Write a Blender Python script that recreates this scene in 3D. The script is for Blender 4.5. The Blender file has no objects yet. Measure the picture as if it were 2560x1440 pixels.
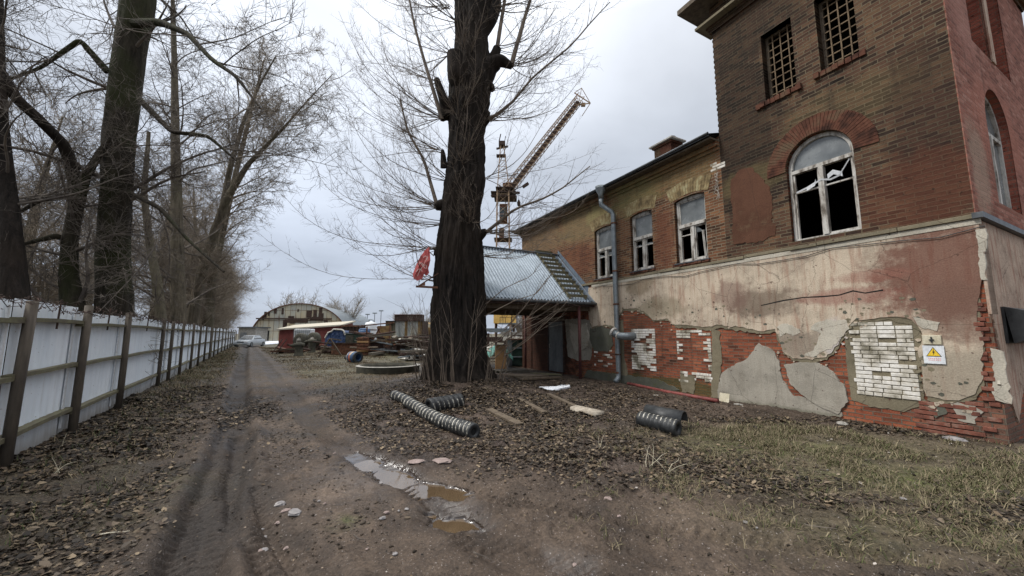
import bpy, math, random
import numpy as np
from mathutils import Vector, Matrix
from mathutils.geometry import tessellate_polygon
R=math.radians; PI=math.pi
random.seed(7); RG=np.random.default_rng(7)
S=bpy.context.scene; COL=S.collection
# ------------------------------------------------------------------ camera
CH=1.6; FPX=955.0; PT=R(6.8)
cd=bpy.data.cameras.new('camera'); cam=bpy.data.objects.new('camera',cd); COL.objects.link(cam)
cam.location=(0,0,CH); cam.rotation_euler=(PI/2+PT,0,0)
cd.sensor_width=36; cd.lens=36*FPX/2560; cd.clip_start=.05; cd.clip_end=6000
S.camera=cam
# ------------------------------------------------------------------ sky, sun, exposure
SUN_EL=R(50); SUN_AZ=R(-100)       # azimuth from +Y towards +X
w=bpy.data.worlds.new('World'); S.world=w; w.use_nodes=True
nt=w.node_tree; nt.nodes.clear()
def wn(t,**k):
    n=nt.nodes.new(t)
    for a,b in k.items(): setattr(n,a,b)
    return n
def wl(a,b): nt.links.new(a,b)
out=wn('ShaderNodeOutputWorld'); bg=wn('ShaderNodeBackground'); bg.inputs[1].default_value=.1
sky=wn('ShaderNodeTexSky',sky_type='NISHITA'); sky.sun_disc=False; sky.sun_elevation=SUN_EL; sky.sun_rotation=SUN_AZ
tc=wn('ShaderNodeTexCoord'); sp=wn('ShaderNodeSeparateXYZ'); wl(tc.outputs['Generated'],sp.inputs[0])
def wm(op,a,b=None,c=None):
    n=wn('ShaderNodeMath',operation=op)
    for i,x in enumerate((a,b,c)):
        if x is None: continue
        if isinstance(x,(int,float)): n.inputs[i].default_value=x
        else: wl(x,n.inputs[i])
    return n.outputs[0]
zc=wm('MAXIMUM',sp.outputs[2],0.0)
cr=wn('ShaderNodeValToRGB'); wl(zc,cr.inputs[0])
els=[(0,(2.95,3.3,4.0)),(.16,(3.25,3.6,4.25)),(.42,(3.85,4.15,4.65)),(.66,(5.8,6.05,6.5)),(1,(19,19.0,19.0))]
SC=20.0
e=cr.color_ramp.elements; e[0].position=0; e[1].position=1
for p,c in els[1:-1]: e.new(p)
for i,(p,c) in enumerate(els): e[i].position=p; e[i].color=tuple(x/SC for x in c)+(1,)
den=wm('ADD',zc,.28)
cx=wn('ShaderNodeCombineXYZ'); wl(wm('DIVIDE',sp.outputs[0],den),cx.inputs[0]); wl(wm('DIVIDE',sp.outputs[1],den),cx.inputs[1])
nz=wn('ShaderNodeTexNoise'); nz.inputs['Scale'].default_value=1.5; nz.inputs['Detail'].default_value=7; nz.inputs['Roughness'].default_value=.5; nz.inputs['Distortion'].default_value=.35
mp=wn('ShaderNodeMapping'); mp.inputs['Location'].default_value=(3.1,1.7,0); wl(cx.outputs[0],mp.inputs[0]); wl(mp.outputs[0],nz.inputs['Vector'])
# bright patch of thin cloud round the sun
sd=(math.sin(SUN_AZ)*math.cos(SUN_EL),math.cos(SUN_AZ)*math.cos(SUN_EL),math.sin(SUN_EL))
bd_=tuple(Vector((-.36,.80,.62)).normalized())   # thin bright gap in the clouds
dp=wn('ShaderNodeVectorMath',operation='DOT_PRODUCT'); wl(tc.outputs['Generated'],dp.inputs[0]); dp.inputs[1].default_value=bd_
gl=wn('ShaderNodeMapRange',interpolation_type='SMOOTHSTEP'); wl(dp.outputs['Value'],gl.inputs[0])
for i,x in ((1,.80),(2,1.0),(3,0),(4,.26)): gl.inputs[i].default_value=x
cl=wn('ShaderNodeMapRange'); wl(nz.outputs[0],cl.inputs[0])
for i,x in ((1,.3),(2,.7),(3,.82),(4,1.17)): cl.inputs[i].default_value=x
k=wm('MULTIPLY',wm('ADD',gl.outputs[0],1.0),cl.outputs[0])
vs=wn('ShaderNodeVectorMath',operation='SCALE'); wl(cr.outputs[0],vs.inputs[0]); wl(wm('MULTIPLY',k,SC),vs.inputs['Scale'])
mx=wn('ShaderNodeMix',data_type='RGBA'); mx.inputs[0].default_value=.93; wl(sky.outputs[0],mx.inputs[6]); wl(vs.outputs[0],mx.inputs[7])
wl(mx.outputs[2],bg.inputs[0]); wl(bg.outputs[0],out.inputs[0])
sl=bpy.data.lights.new('sun','SUN'); sl.energy=1.6; sl.angle=R(14); sl.color=(1,.97,.92)
so=bpy.data.objects.new('sun',sl); COL.objects.link(so)
so.rotation_euler=Vector(sd).to_track_quat('Z','Y').to_euler()
S.view_settings.view_transform='Standard'; S.view_settings.look='None'; S.view_settings.gamma=1
S.view_settings.exposure=.75
# ------------------------------------------------------------------ pixel helpers (photo 2560x1440 -> points in the place)
def ray(u,v):
    X=(u-1280)/FPX; Y=(720-v)/FPX
    return np.array([X,math.cos(PT)-Y*math.sin(PT),math.sin(PT)+Y*math.cos(PT)])
def gr(u,v,z=0.):
    r=ray(u,v); t=(z-CH)/r[2]; return (r[0]*t,r[1]*t)
def aty(u,v,y):
    r=ray(u,v); t=y/r[1]; return np.array([r[0]*t,y,CH+r[2]*t])
WO=np.array([7.47,5.987]); WD=np.array([-.465,.885]); WD/=np.hypot(*WD); WN=-np.array([WD[1],-WD[0]])  # WN points to the yard
def wall(u,v):
    r=ray(u,v); t=WO.dot(WN)/(WN.dot(r[:2])); p=r[:2]*t-WO
    return (float(p.dot(WD)),float(CH+r[2]*t))
def side(u,v):
    r=ray(u,v); t=WO.dot(WD)/(WD.dot(r[:2])); p=r[:2]*t-WO
    return (float(p.dot(-WN)),float(CH+r[2]*t))
def FW(s,z,o=0.): p=WO+WD*s+WN*o; return (p[0],p[1],z)          # facade frame
def FS(s,z,o=0.): p=WO-WN*s-WD*o; return (p[0],p[1],z)          # side frame
# ------------------------------------------------------------------ noise
def _h(ix,iy,sd):
    n=(ix*374761393+iy*668265263+sd*974634777)&0xffffffff
    n=((n^(n>>13))*1274126177)&0xffffffff
    return ((n^(n>>16))&0xffff)/65535.
def vn(x,y,sd=0):
    x=np.asarray(x,float); y=np.asarray(y,float)
    ix=np.floor(x).astype(np.int64); iy=np.floor(y).astype(np.int64); fx=x-ix; fy=y-iy
    fx=fx*fx*(3-2*fx); fy=fy*fy*(3-2*fy)
    a=_h(ix,iy,sd);b=_h(ix+1,iy,sd);c=_h(ix,iy+1,sd);d=_h(ix+1,iy+1,sd)
    return (a*(1-fx)+b*fx)*(1-fy)+(c*(1-fx)+d*fx)*fy
def fbm(x,y,o=4,sd=0):
    s=0;a=.5
    for i in range(o): s=s+a*(vn(x*2**i,y*2**i,sd+i)-.5); a*=.5
    return s*2
def seg_dist(x,y,pts):
    best=np.full(x.shape,1e9); al=np.zeros(x.shape); L=0
    for (ax,ay),(bx,by) in zip(pts[:-1],pts[1:]):
        dx,dy=bx-ax,by-ay; l=math.hypot(dx,dy)
        t=np.clip(((x-ax)*dx+(y-ay)*dy)/l**2,0,1)
        d=np.hypot(x-ax-t*dx,y-ay-t*dy); m=d<best
        best=np.where(m,d,best); al=np.where(m,L+t*l,al); L+=l
    return best,al
def sst(a,b,x): t=np.clip((x-a)/(b-a),0,1); return t*t*(3-2*t)
# ------------------------------------------------------------------ tagging
def tag(o,label=None,cat=None,group=None,kind=None):
    if label: o['label']=label
    if cat: o['category']=cat
    if group: o['group']=group
    if kind: o['kind']=kind
    return o
def thing(name,label,cat,loc=(0,0,0),rz=0,group=None):
    o=bpy.data.objects.new(name,None); COL.objects.link(o); o.location=loc; o.rotation_euler=(0,0,rz); o.empty_display_size=.2
    return tag(o,label,cat,group)
def copy_tree(o,parent=None):
    c=o.copy(); COL.objects.link(c); c.parent=parent
    for ch in list(o.children): copy_tree(ch,c)
    return c
# ------------------------------------------------------------------ mesh helpers
class MB:
    def __init__(s): s.v=[]; s.f=[]; s.uv=[]
    def face(s,pts,uv=None):
        n=len(s.v); s.v+= [tuple(p) for p in pts]; s.f.append(tuple(range(n,n+len(pts)))); s.uv.append(uv)
    def box(s,c,d,rz=0,M=None,jit=0):
        hx,hy,hz=d[0]/2,d[1]/2,d[2]/2; cr,sr=math.cos(rz),math.sin(rz); P=[]
        for x,y,z in ((-1,-1,-1),(1,-1,-1),(1,1,-1),(-1,1,-1),(-1,-1,1),(1,-1,1),(1,1,1),(-1,1,1)):
            q=Vector((x*hx,y*hy,z*hz))
            if jit: q+=Vector((random.uniform(-jit,jit) for _ in range(3)))
            q=M@q if M else Vector((q.x*cr-q.y*sr,q.x*sr+q.y*cr,q.z))
            P.append((q.x+c[0],q.y+c[1],q.z+c[2]))
        n=len(s.v); s.v+=P
        for f in ((0,3,2,1),(4,5,6,7),(0,1,5,4),(1,2,6,5),(2,3,7,6),(3,0,4,7)): s.f.append(tuple(n+i for i in f)); s.uv.append(None)
    def fbox(s,fr,a,b,z0,z1,o0,o1):   # box in a wall frame
        P=[fr(x,z,o) for (x,z,o) in ((a,z0,o0),(b,z0,o0),(b,z0,o1),(a,z0,o1),(a,z1,o0),(b,z1,o0),(b,z1,o1),(a,z1,o1))]
        n=len(s.v); s.v+=P
        uvs={0:(a,z0),1:(b,z0),2:(b,z0),3:(a,z0),4:(a,z1),5:(b,z1),6:(b,z1),7:(a,z1)}
        for f in ((0,3,2,1),(4,5,6,7),(0,1,5,4),(1,2,6,5),(2,3,7,6),(3,0,4,7)): s.f.append(tuple(n+i for i in f)); s.uv.append([uvs[i] for i in f])
    def bar(s,a,b,r,n=5,r2=None,cap=True):
        a=Vector(a);b=Vector(b);d=b-a
        if d.length<1e-6: return
        q=d.to_track_quat('Z','Y'); r2=r if r2 is None else r2; k=len(s.v)
        off=PI/4 if n==4 else 0
        for p,rr in ((a,r),(b,r2)):
            for i in range(n):
                t=off+2*PI*i/n; s.v.append(tuple(p+q@Vector((rr*math.cos(t),rr*math.sin(t),0))))
        for i in range(n): j=(i+1)%n; s.f.append((k+i,k+j,k+n+j,k+n+i)); s.uv.append(None)
        if cap: s.f.append(tuple(k+i for i in range(n))[::-1]); s.uv.append(None); s.f.append(tuple(k+n+i for i in range(n))); s.uv.append(None)
    def beam(s,a,b,w,h):  # rectangular member
        a=Vector(a);b=Vector(b);d=b-a; q=d.to_track_quat('Z','Y'); M=q.to_matrix()
        s.box((a+b)/2,(w,h,d.length),M=M)
    def tube(s,pts,r,n=8,cap=True):
        pts=[Vector(p) for p in pts]; k0=len(s.v); rr=r if isinstance(r,(list,tuple)) else [r]*len(pts)
        up=None
        for i,p in enumerate(pts):
            d=(pts[min(i+1,len(pts)-1)]-pts[max(i-1,0)]).normalized()
            if up is None: up=d.orthogonal().normalized()
            up=(up-d*up.dot(d)).normalized(); sd=d.cross(up)
            for j in range(n): t=2*PI*j/n; s.v.append(tuple(p+(up*math.cos(t)+sd*math.sin(t))*rr[i]))
        for i in range(len(pts)-1):
            for j in range(n): a=k0+i*n+j; b=k0+i*n+(j+1)%n; s.f.append((a,b,b+n,a+n)); s.uv.append(None)
        if cap: s.f.append(tuple(k0+i for i in range(n))[::-1]); s.uv.append(None); e=k0+(len(pts)-1)*n; s.f.append(tuple(e+i for i in range(n))); s.uv.append(None)
    def lathe(s,c,prof,n=24,axis='Z',M=None):   # prof [(r,h)]
        k=len(s.v)
        for r,h in prof:
            for i in range(n):
                t=2*PI*i/n; q=Vector((r*math.cos(t),r*math.sin(t),h))
                if M: q=M@q
                s.v.append((q.x+c[0],q.y+c[1],q.z+c[2]))
        for a in range(len(prof)-1):
            for i in range(n): j=(i+1)%n; s.f.append((k+a*n+i,k+a*n+j,k+(a+1)*n+j,k+(a+1)*n+i)); s.uv.append(None)
    def build(s,name,mat,parent=None,smooth=False,bevel=0,wl=None):
        me=bpy.data.meshes.new(name); vs=s.v
        o=bpy.data.objects.new(name,me); COL.objects.link(o)
        if parent is not None:
            o.parent=parent
            if wl:      # vertices are world: bring into the parent's space
                Mi=(Matrix.Translation(parent.location)@parent.rotation_euler.to_matrix().to_4x4()).inverted() if parent.parent is None else Matrix.Translation(-Vector(WORLD0[parent.name]))
                vs=[tuple(Mi@Vector(p)) for p in vs]
        me.from_pydata(vs,[],s.f)
        if any(u is not None for u in s.uv):
            ul=me.uv_layers.new(name='UVMap'); flat=[]
            for f,u in zip(s.f,s.uv):
                if u is None: u=[(0,0)]*len(f)
                for q in u: flat+=[q[0],q[1]]
            ul.data.foreach_set('uv',flat)
        if mat: me.materials.append(mat)
        if smooth: me.shade_smooth()
        if bevel:
            b=o.modifiers.new('bevel','BEVEL'); b.width=bevel; b.segments=2; b.limit_method='ANGLE'
        return o
WORLD0={}
def mesh_np(name,V,Fq,mat,parent=None,smooth=True,col=None,attrs=None):
    V=np.ascontiguousarray(V,np.float32); Fq=np.ascontiguousarray(Fq,np.int32); k=Fq.shape[1]
    me=bpy.data.meshes.new(name); me.vertices.add(len(V)); me.vertices.foreach_set('co',V.ravel())
    me.loops.add(Fq.size); me.loops.foreach_set('vertex_index',Fq.ravel())
    me.polygons.add(len(Fq)); me.polygons.foreach_set('loop_start',np.arange(0,Fq.size,k,dtype=np.int32))
    try: me.polygons.foreach_set('loop_total',np.full(len(Fq),k,np.int32))
    except Exception: pass
    me.update(calc_edges=True)
    if smooth: me.shade_smooth()
    if col is not None:
        a=me.color_attributes.new('tint','FLOAT_COLOR','POINT'); c=np.ones((len(V),4),np.float32); c[:,:3]=col; a.data.foreach_set('color',c.ravel())
    for n,x in (attrs or {}).items():
        a=me.attributes.new(n,'FLOAT','POINT'); a.data.foreach_set('value',np.ascontiguousarray(x,np.float32).ravel())
    o=bpy.data.objects.new(name,me); COL.objects.link(o)
    if mat: me.materials.append(mat)
    if parent: o.parent=parent
    return o
# ------------------------------------------------------------------ material helper
class N:
    def __init__(s,name,rough=.8,metal=0,spec=.5):
        s.m=bpy.data.materials.new(name); s.m.use_nodes=True; s.t=s.m.node_tree; s.b=s.t.nodes['Principled BSDF']
        s.b.inputs['Roughness'].default_value=rough; s.b.inputs['Metallic'].default_value=metal; s.b.inputs['Specular IOR Level'].default_value=spec
        s.tc=s.t.nodes.new('ShaderNodeTexCoord'); s.bump_prev=None
    def n(s,t,**k):
        x=s.t.nodes.new(t)
        for a,b in k.items(): setattr(x,a,b)
        return x
    def l(s,a,b): s.t.links.new(a,b)
    def set(s,inp,x):
        if isinstance(x,tuple) and len(x)==3: x=x+(1,)
        if isinstance(x,(int,float,tuple)): inp.default_value=x
        else: s.l(x,inp)
    def vec(s,src='Object',scale=(1,1,1),loc=(0,0,0),rot=(0,0,0)):
        mp=s.n('ShaderNodeMapping'); mp.inputs['Scale'].default_value=scale; mp.inputs['Location'].default_value=loc; mp.inputs['Rotation'].default_value=rot
        s.l(s.tc.outputs[src],mp.inputs[0]); return mp.outputs[0]
    def noise(s,sc=5,det=5,ro=.55,vec=None,dist=0):
        x=s.n('ShaderNodeTexNoise'); x.inputs['Scale'].default_value=sc; x.inputs['Detail'].default_value=det; x.inputs['Roughness'].default_value=ro; x.inputs['Distortion'].default_value=dist
        s.l(vec if vec is not None else s.tc.outputs['Object'],x.inputs['Vector']); return x.outputs[0]
    def ramp(s,fac,st,interp='LINEAR'):
        x=s.n('ShaderNodeValToRGB'); s.l(fac,x.inputs[0]); e=x.color_ramp.elements; x.color_ramp.interpolation=interp
        for p,c in st[2:]: e.new(p)
        for i,(p,c) in enumerate(st):
            e[i].position=p; e[i].color=(c if isinstance(c,tuple) else (c,c,c))+(1,)
        return x.outputs[0]
    def step(s,x,a,b,c=0.,d=1.):
        m=s.n('ShaderNodeMapRange',interpolation_type='SMOOTHSTEP'); s.l(x,m.inputs[0])
        for i,q in ((1,a),(2,b),(3,c),(4,d)): m.inputs[i].default_value=q
        return m.outputs[0]
    def mix(s,f,a,b,mode='MIX'):
        x=s.n('ShaderNodeMix',data_type='RGBA',blend_type=mode); s.set(x.inputs[0],f); s.set(x.inputs[6],a); s.set(x.inputs[7],b); return x.outputs[2]
    def math(s,op,a,b=0.):
        x=s.n('ShaderNodeMath',operation=op); s.set(x.inputs[0],a); s.set(x.inputs[1],b); return x.outputs[0]
    def attr(s,name,col=False):
        x=s.n('ShaderNodeAttribute',attribute_name=name); return x.outputs['Color' if col else 'Fac']
    def bump(s,h,st=.5,dist=.02):
        x=s.n('ShaderNodeBump'); x.inputs['Strength'].default_value=st; x.inputs['Distance'].default_value=dist; s.l(h,x.inputs['Height'])
        if s.bump_prev is not None: s.l(s.bump_prev,x.inputs['Normal'])
        s.bump_prev=x.outputs[0]; s.l(x.outputs[0],s.b.inputs['Normal'])
    def out(s,c,rough=None):
        s.set(s.b.inputs['Base Color'],c)
        if rough is not None: s.set(s.b.inputs['Roughness'],rough)
        return s.m
    def uvblob(s,c,r,nz,soft=.35,amp=.9):
        # irregular stain, or painted shade, with its own place on the wall (uv in metres)
        sub=s.n('ShaderNodeVectorMath',operation='SUBTRACT'); s.l(s.tc.outputs['UV'],sub.inputs[0]); sub.inputs[1].default_value=(c[0],c[1],0)
        ml=s.n('ShaderNodeVectorMath',operation='MULTIPLY'); s.l(sub.outputs[0],ml.inputs[0]); ml.inputs[1].default_value=(1/r[0],1/r[1],0)
        ln=s.n('ShaderNodeVectorMath',operation='LENGTH'); s.l(ml.outputs[0],ln.inputs[0])
        x=s.math('ADD',ln.outputs['Value'],s.math('MULTIPLY',s.math('SUBTRACT',nz,.5),amp*2))
        return s.step(x,1-soft,1+soft,1.,0.)
def pm(name,c1,c2,sc=6,rough=.8,metal=0,bump=.3,bd=.01,spec=.4,stretch=(1,1,1),c3=None,lo=.35,hi=.65,det=6):
    a=N(name,rough,metal,spec); v=a.vec(scale=stretch); n1=a.noise(sc,det,.6,v)
    st=[(lo,c1),(hi,c2)]
    if c3: st=[(lo,c1),((lo+hi)/2,c2),(hi,c3)]
    c=a.ramp(n1,st); n2=a.noise(sc*7,4,.6,v)
    c=a.mix(.35,c,a.ramp(n2,[(.3,(.45,.45,.45)),(.7,(1.35,1.35,1.35))]),'MULTIPLY')
    if bump: a.bump(a.noise(sc*4,5,.6,v),bump,bd)
    return a.out(c)
MT={}
# ---- brick
def brick_mat(name,ramp,mortar,blobs,bw=.26,rh=.077,face=1.,cobj='UV',seed=0):
    a=N(name,.88,0,.12); uv=a.vec('UV',loc=(seed*1.37,seed*.77,0))
    d=a.n('ShaderNodeTexNoise'); d.inputs['Scale'].default_value=3.5; d.inputs['Detail'].default_value=3; a.l(a.tc.outputs['UV'],d.inputs['Vector'])
    s1=a.n('ShaderNodeVectorMath',operation='SUBTRACT'); a.l(d.outputs['Color'],s1.inputs[0]); s1.inputs[1].default_value=(.5,.5,.5)
    s2=a.n('ShaderNodeVectorMath',operation='SCALE'); a.l(s1.outputs[0],s2.inputs[0]); s2.inputs['Scale'].default_value=.035
    s3=a.n('ShaderNodeVectorMath',operation='ADD'); a.l(a.tc.outputs['UV'],s3.inputs[0]); a.l(s2.outputs[0],s3.inputs[1])
    b=a.n('ShaderNodeTexBrick'); a.l(s3.outputs[0],b.inputs['Vector']); b.offset=.5
    for k_,x in (('Scale',1),('Mortar Size',.0105),('Mortar Smooth',.25),('Bias',0),('Brick Width',bw),('Row Height',rh)): b.inputs[k_].default_value=x
    b.inputs['Color1'].default_value=(0,0,0,1); b.inputs['Color2'].default_value=(1,1,1,1); b.inputs['Mortar'].default_value=(.5,.5,.5,1)
    nb=a.noise(1.1,5,.6,uv); nm=a.noise(9,6,.65,uv); nf=a.noise(60,4,.6,uv)
    sep=a.n('ShaderNodeSeparateColor'); a.l(b.outputs['Color'],sep.inputs[0])
    f=a.math('ADD',a.math('MULTIPLY',sep.outputs[0],.42),a.math('ADD',a.math('MULTIPLY',nb,.75),a.math('MULTIPLY',nm,.22)))
    f=a.math('SUBTRACT',f,.2)
    c=a.ramp(f,ramp)
    c=a.mix(.5,c,a.ramp(nf,[(.3,(.4,.4,.4)),(.7,(1.5,1.5,1.5))]),'MULTIPLY')
    mf=a.math('MULTIPLY',b.outputs['Fac'],a.step(nb,.25,.6,.7,1.))
    c=a.mix(mf,c,a.mix(nm,mortar,tuple(x*.45 for x in mortar)))
    for (ct,r,colr,st,mode) in blobs:
        c=a.mix(a.math('MULTIPLY',a.uvblob(ct,r,a.noise(2.6,6,.65,uv)),st),c,colr,mode)
    # dark streaks washed down the face
    sv=a.noise(1.0,5,.6,a.vec('UV',scale=(5,.5,1)))
    c=a.mix(a.step(sv,.52,.78,0,.45),c,(.03,.024,.02))
    pits=a.step(a.noise(16,3,.5,uv),.62,.72,0,.7)
    c=a.mix(pits,c,(.02,.015,.012))
    a.bump(b.outputs['Fac'],-.9,.018) if False else None
    inv=a.math('SUBTRACT',1.,b.outputs['Fac'])
    h=a.math('ADD',inv,a.math('MULTIPLY',sep.outputs[0],.35)); h=a.math('ADD',h,a.math('MULTIPLY',nm,.9))
    a.bump(h,.9,.016); a.bump(nf,.5,.006)
    return a.out(c)
TW=lambda u,v:wall(u,v)
tb=[(TW(1850,330),(1.0,2.2),(.022,.017,.013),.62,'MIX'),(TW(1880,60),(1.5,.9),(.03,.024,.018),.45,'MIX'),
    (TW(2120,260),(1.2,.5),(.16,.12,.06),.32,'MIX'),(TW(2330,330),(.6,1.7),(.035,.02,.016),.5,'MIX'),
    (TW(2300,480),(.9,.7),(.13,.045,.026),.45,'MIX'),(TW(1880,450),(.7,.35),(.19,.15,.07),.35,'MIX')]
MT['tower']=brick_mat('tower_brick',[(.12,(.010,.008,.007)),(.35,(.042,.027,.02)),(.55,(.10,.053,.035)),(.72,(.14,.085,.05)),(.9,(.22,.085,.045))],(.2,.16,.105),tb)
wb=[(TW(1580,480),(1.1,.7),(.23,.22,.09),.5,'MIX'),(TW(1700,430),(1.2,.55),(.22,.16,.07),.5,'MIX'),(TW(1450,560),(1.5,.8),(.24,.19,.1),.55,'MIX'),
    (TW(1490,540),(.6,.35),(.33,.29,.13),.5,'MIX'),(TW(1350,600),(1.8,.9),(.22,.16,.09),.5,'MIX'),(TW(1660,600),(.4,.9),(.14,.05,.03),.6,'MIX'),(TW(1440,650),(1.2,.7),(.15,.05,.03),.5,'MIX')]
MT['wing']=brick_mat('wing_brick',[(.12,(.035,.02,.014)),(.35,(.11,.055,.032)),(.55,(.19,.085,.045)),(.72,(.25,.13,.065)),(.9,(.34,.23,.12))],(.31,.26,.18),wb,seed=1)
bb=[(TW(1650,960),(3.5,.22),(.07,.075,.03),.75,'MIX'),(TW(2480,1060),(.8,.35),(.12,.10,.08),.5,'MIX'),(TW(1350,860),(3.0,2.3),(.035,.021,.016),.85,'MIX'),(TW(1600,860),(.5,.9),(.06,.045,.03),.5,'MIX')]  # tallest blob: shade under the canopy painted into the brick colour
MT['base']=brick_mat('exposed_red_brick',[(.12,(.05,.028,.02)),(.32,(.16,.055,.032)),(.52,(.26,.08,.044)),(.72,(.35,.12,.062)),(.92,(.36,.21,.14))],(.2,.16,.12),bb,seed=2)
MT['side']=brick_mat('side_brick',[(.12,(.16,.05,.035)),(.5,(.30,.10,.07)),(.9,(.42,.16,.11))],(.3,.17,.13),[],seed=3)
MT['redbrick']=brick_mat('painted_red_brick',[(.12,(.09,.035,.025)),(.35,(.2,.075,.052)),(.6,(.31,.125,.09)),(.9,(.46,.27,.21))],(.36,.19,.14),[((2.2,5.5),(1.6,.9),(.40,.16,.11),.5,'MIX'),((.6,4.4),(.5,.8),(.36,.27,.2),.6,'MIX'),((1.,8),(.8,1.4),(.38,.2,.16),.5,'MIX')],seed=4)
# ---- plaster of the plinth: pale lime wash, pink ground coat, dark damp areas, drips
def plaster_mat(name,base,pink,dark,blobs,stre=.7,sc=1.):
    a=N(name,.92,0,.1); uv=a.tc.outputs['UV']; n1=a.noise(1.3*sc,7,.65,uv); n2=a.noise(6*sc,6,.65,uv); n3=a.noise(45,5,.6,uv)
    dr=a.noise(1.,6,.6,a.vec('UV',scale=(9,.9,1))); dr2=a.noise(1.,4,.6,a.vec('UV',scale=(26,1.6,1),loc=(3,1,0)))
    c=a.mix(a.step(n1,.42,.6),base,tuple(x*.78 for x in base))
    c=a.mix(a.math('MULTIPLY',a.step(dr,.47,.66),stre),c,pink)
    c=a.mix(a.math('MULTIPLY',a.step(dr2,.52,.68),stre*.7),c,tuple(min(1,x*1.15) for x in base))
    c=a.mix(a.step(a.math('ADD',a.math('MULTIPLY',n1,.6),a.math('MULTIPLY',n2,.4)),.54,.64,0,.75),c,dark)
    for (ct,r,colr,st,mode) in blobs:
        c=a.mix(a.math('MULTIPLY',a.uvblob(ct,r,a.noise(3.2,7,.7,uv),.3),st),c,colr,mode)
    c=a.mix(a.step(a.noise(11,3,.5,uv),.66,.72,0,.75),c,(.07,.035,.028))
    c=a.mix(.45,c,a.ramp(n3,[(.3,(.55,.55,.55)),(.7,(1.35,1.35,1.35))]),'MULTIPLY')
    # fine cracks
    vo=a.n('ShaderNodeTexVoronoi',feature='DISTANCE_TO_EDGE'); vo.inputs['Scale'].default_value=1.1; a.l(a.mix(.12,uv,a.noise(4,5,.6,uv)),vo.inputs['Vector'])
    ck=a.step(vo.outputs['Distance'],0,.006,1,0); c=a.mix(a.math('MULTIPLY',ck,.55),c,(.04,.03,.025))
    a.bump(a.math('ADD',n2,a.math('MULTIPLY',n3,.5)),.6,.012); a.bump(ck,-.5,.008)
    return a.out(c)
PB=[(TW(2380,680),(1.0,.85),(.15,.062,.045),.85,'MIX'),(TW(2420,780),(.55,.5),(.17,.10,.075),.7,'MIX'),(TW(1900,760),(.75,.35),(.13,.095,.07),.7,'MIX'),(TW(1830,740),(.4,.4),(.17,.10,.08),.6,'MIX'),
    (TW(2120,740),(.8,.16),(.26,.11,.085),.6,'MIX'),(TW(2180,690),(.5,.12),(.27,.12,.09),.5,'MIX'),(TW(1600,710),(.55,.35),(.2,.15,.09),.6,'MIX'),(TW(2400,950),(.6,.5),(.3,.26,.2),.7,'MIX'),
    (TW(1650,770),(.9,.3),(.2,.17,.11),.55,'MIX'),(TW(1990,860),(.55,.3),(.2,.165,.13),.7,'MIX'),(TW(2090,850),(.22,.4),(.5,.46,.44),.75,'MIX')]
MT['plaster']=plaster_mat('plinth_plaster',(.54,.45,.345),(.34,.215,.155),(.21,.15,.115),PB,.75)
MT['sideplaster']=plaster_mat('side_plaster',(.46,.35,.27),(.28,.14,.10),(.19,.11,.08),[],.85,1.6)
MT['sidered']=plaster_mat('red_render',(.42,.19,.14),(.34,.13,.10),(.48,.32,.26),[],.5,2.)
MT['cement']=plaster_mat('grey_cement',(.36,.33,.275),(.27,.24,.195),(.19,.17,.135),[(TW(1970,1030),(1.8,.12),(.12,.12,.08),.5,'MIX')],.4)
MT['maroon']=plaster_mat('brown_render',(.115,.056,.036),(.09,.045,.03),(.13,.08,.05),[],.3)
MT['damp']=plaster_mat('damp_cement',(.12,.12,.095),(.1,.1,.08),(.1,.11,.05),[],.3)
MT['olive']=plaster_mat('olive_mortar',(.22,.19,.13),(.18,.15,.10),(.12,.105,.07),[],.3)
MT['pale']=plaster_mat('pale_plaster',(.5,.46,.38),(.45,.38,.3),(.36,.3,.23),[],.4)
MT['whitebrick']=pm('white_silicate_brick',(.20,.18,.13),(.55,.51,.43),2.6,.8,0,.5,.008,c3=(.74,.71,.65),lo=.36,hi=.58)
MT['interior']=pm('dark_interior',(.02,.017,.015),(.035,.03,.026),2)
MT['oldwhite']=pm('peeling_white_paint',(.11,.09,.07),(.38,.35,.31),9,.7,0,.6,.006,c3=(.52,.5,.46),lo=.36,hi=.55,stretch=(1,1,.25))
MT['oldwood']=pm('weathered_wood',(.07,.05,.035),(.14,.11,.075),7,.85,0,.5,.006,stretch=(1,1,.2))
MT['greywood']=pm('grey_wood',(.10,.085,.065),(.17,.15,.12),7,.85,0,.5,.006)
MT['mosswood']=pm('mossy_wood',(.11,.095,.065),(.16,.15,.085),5,.9,0,.5,.008)
MT['gridwood']=pm('grille_bars',(.10,.065,.035),(.2,.14,.08),6,.8,0,.3)
MT['postwood']=pm('brown_post',(.045,.036,.028),(.105,.085,.064),6,.85,0,.6,.01,stretch=(1,1,.15))
MT['roofmetal']=pm('dark_roof_metal',(.06,.065,.07),(.13,.14,.15),4,.5,.4,.2)
MT['zinc']=pm('galvanised_metal',(.17,.19,.2),(.27,.30,.31),5,.42,.5,.15,.004)
MT['canopyroof']=pm('corrugated_steel',(.23,.275,.32),(.29,.34,.39),1.2,.55,.2,.05,.003)
MT['flash']=pm('blue_grey_flashing',(.13,.17,.21),(.18,.22,.27),3,.5,.3,.1)
MT['rust']=pm('rusty_steel',(.05,.028,.02),(.14,.06,.035),6,.85,.1,.5,c3=(.22,.11,.06),lo=.35,hi=.7)
MT['darkrust']=pm('dark_rust',(.03,.02,.017),(.075,.042,.03),6,.85,.1,.5)
MT['redpaint']=pm('dull_red_post',(.06,.022,.02),(.12,.04,.035),6,.7,0,.3)
MT['craneyellow']=pm('faded_yellow_steel',(.19,.11,.075),(.36,.26,.16),2,.75,.1,.2,c3=(.25,.135,.095))
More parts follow.
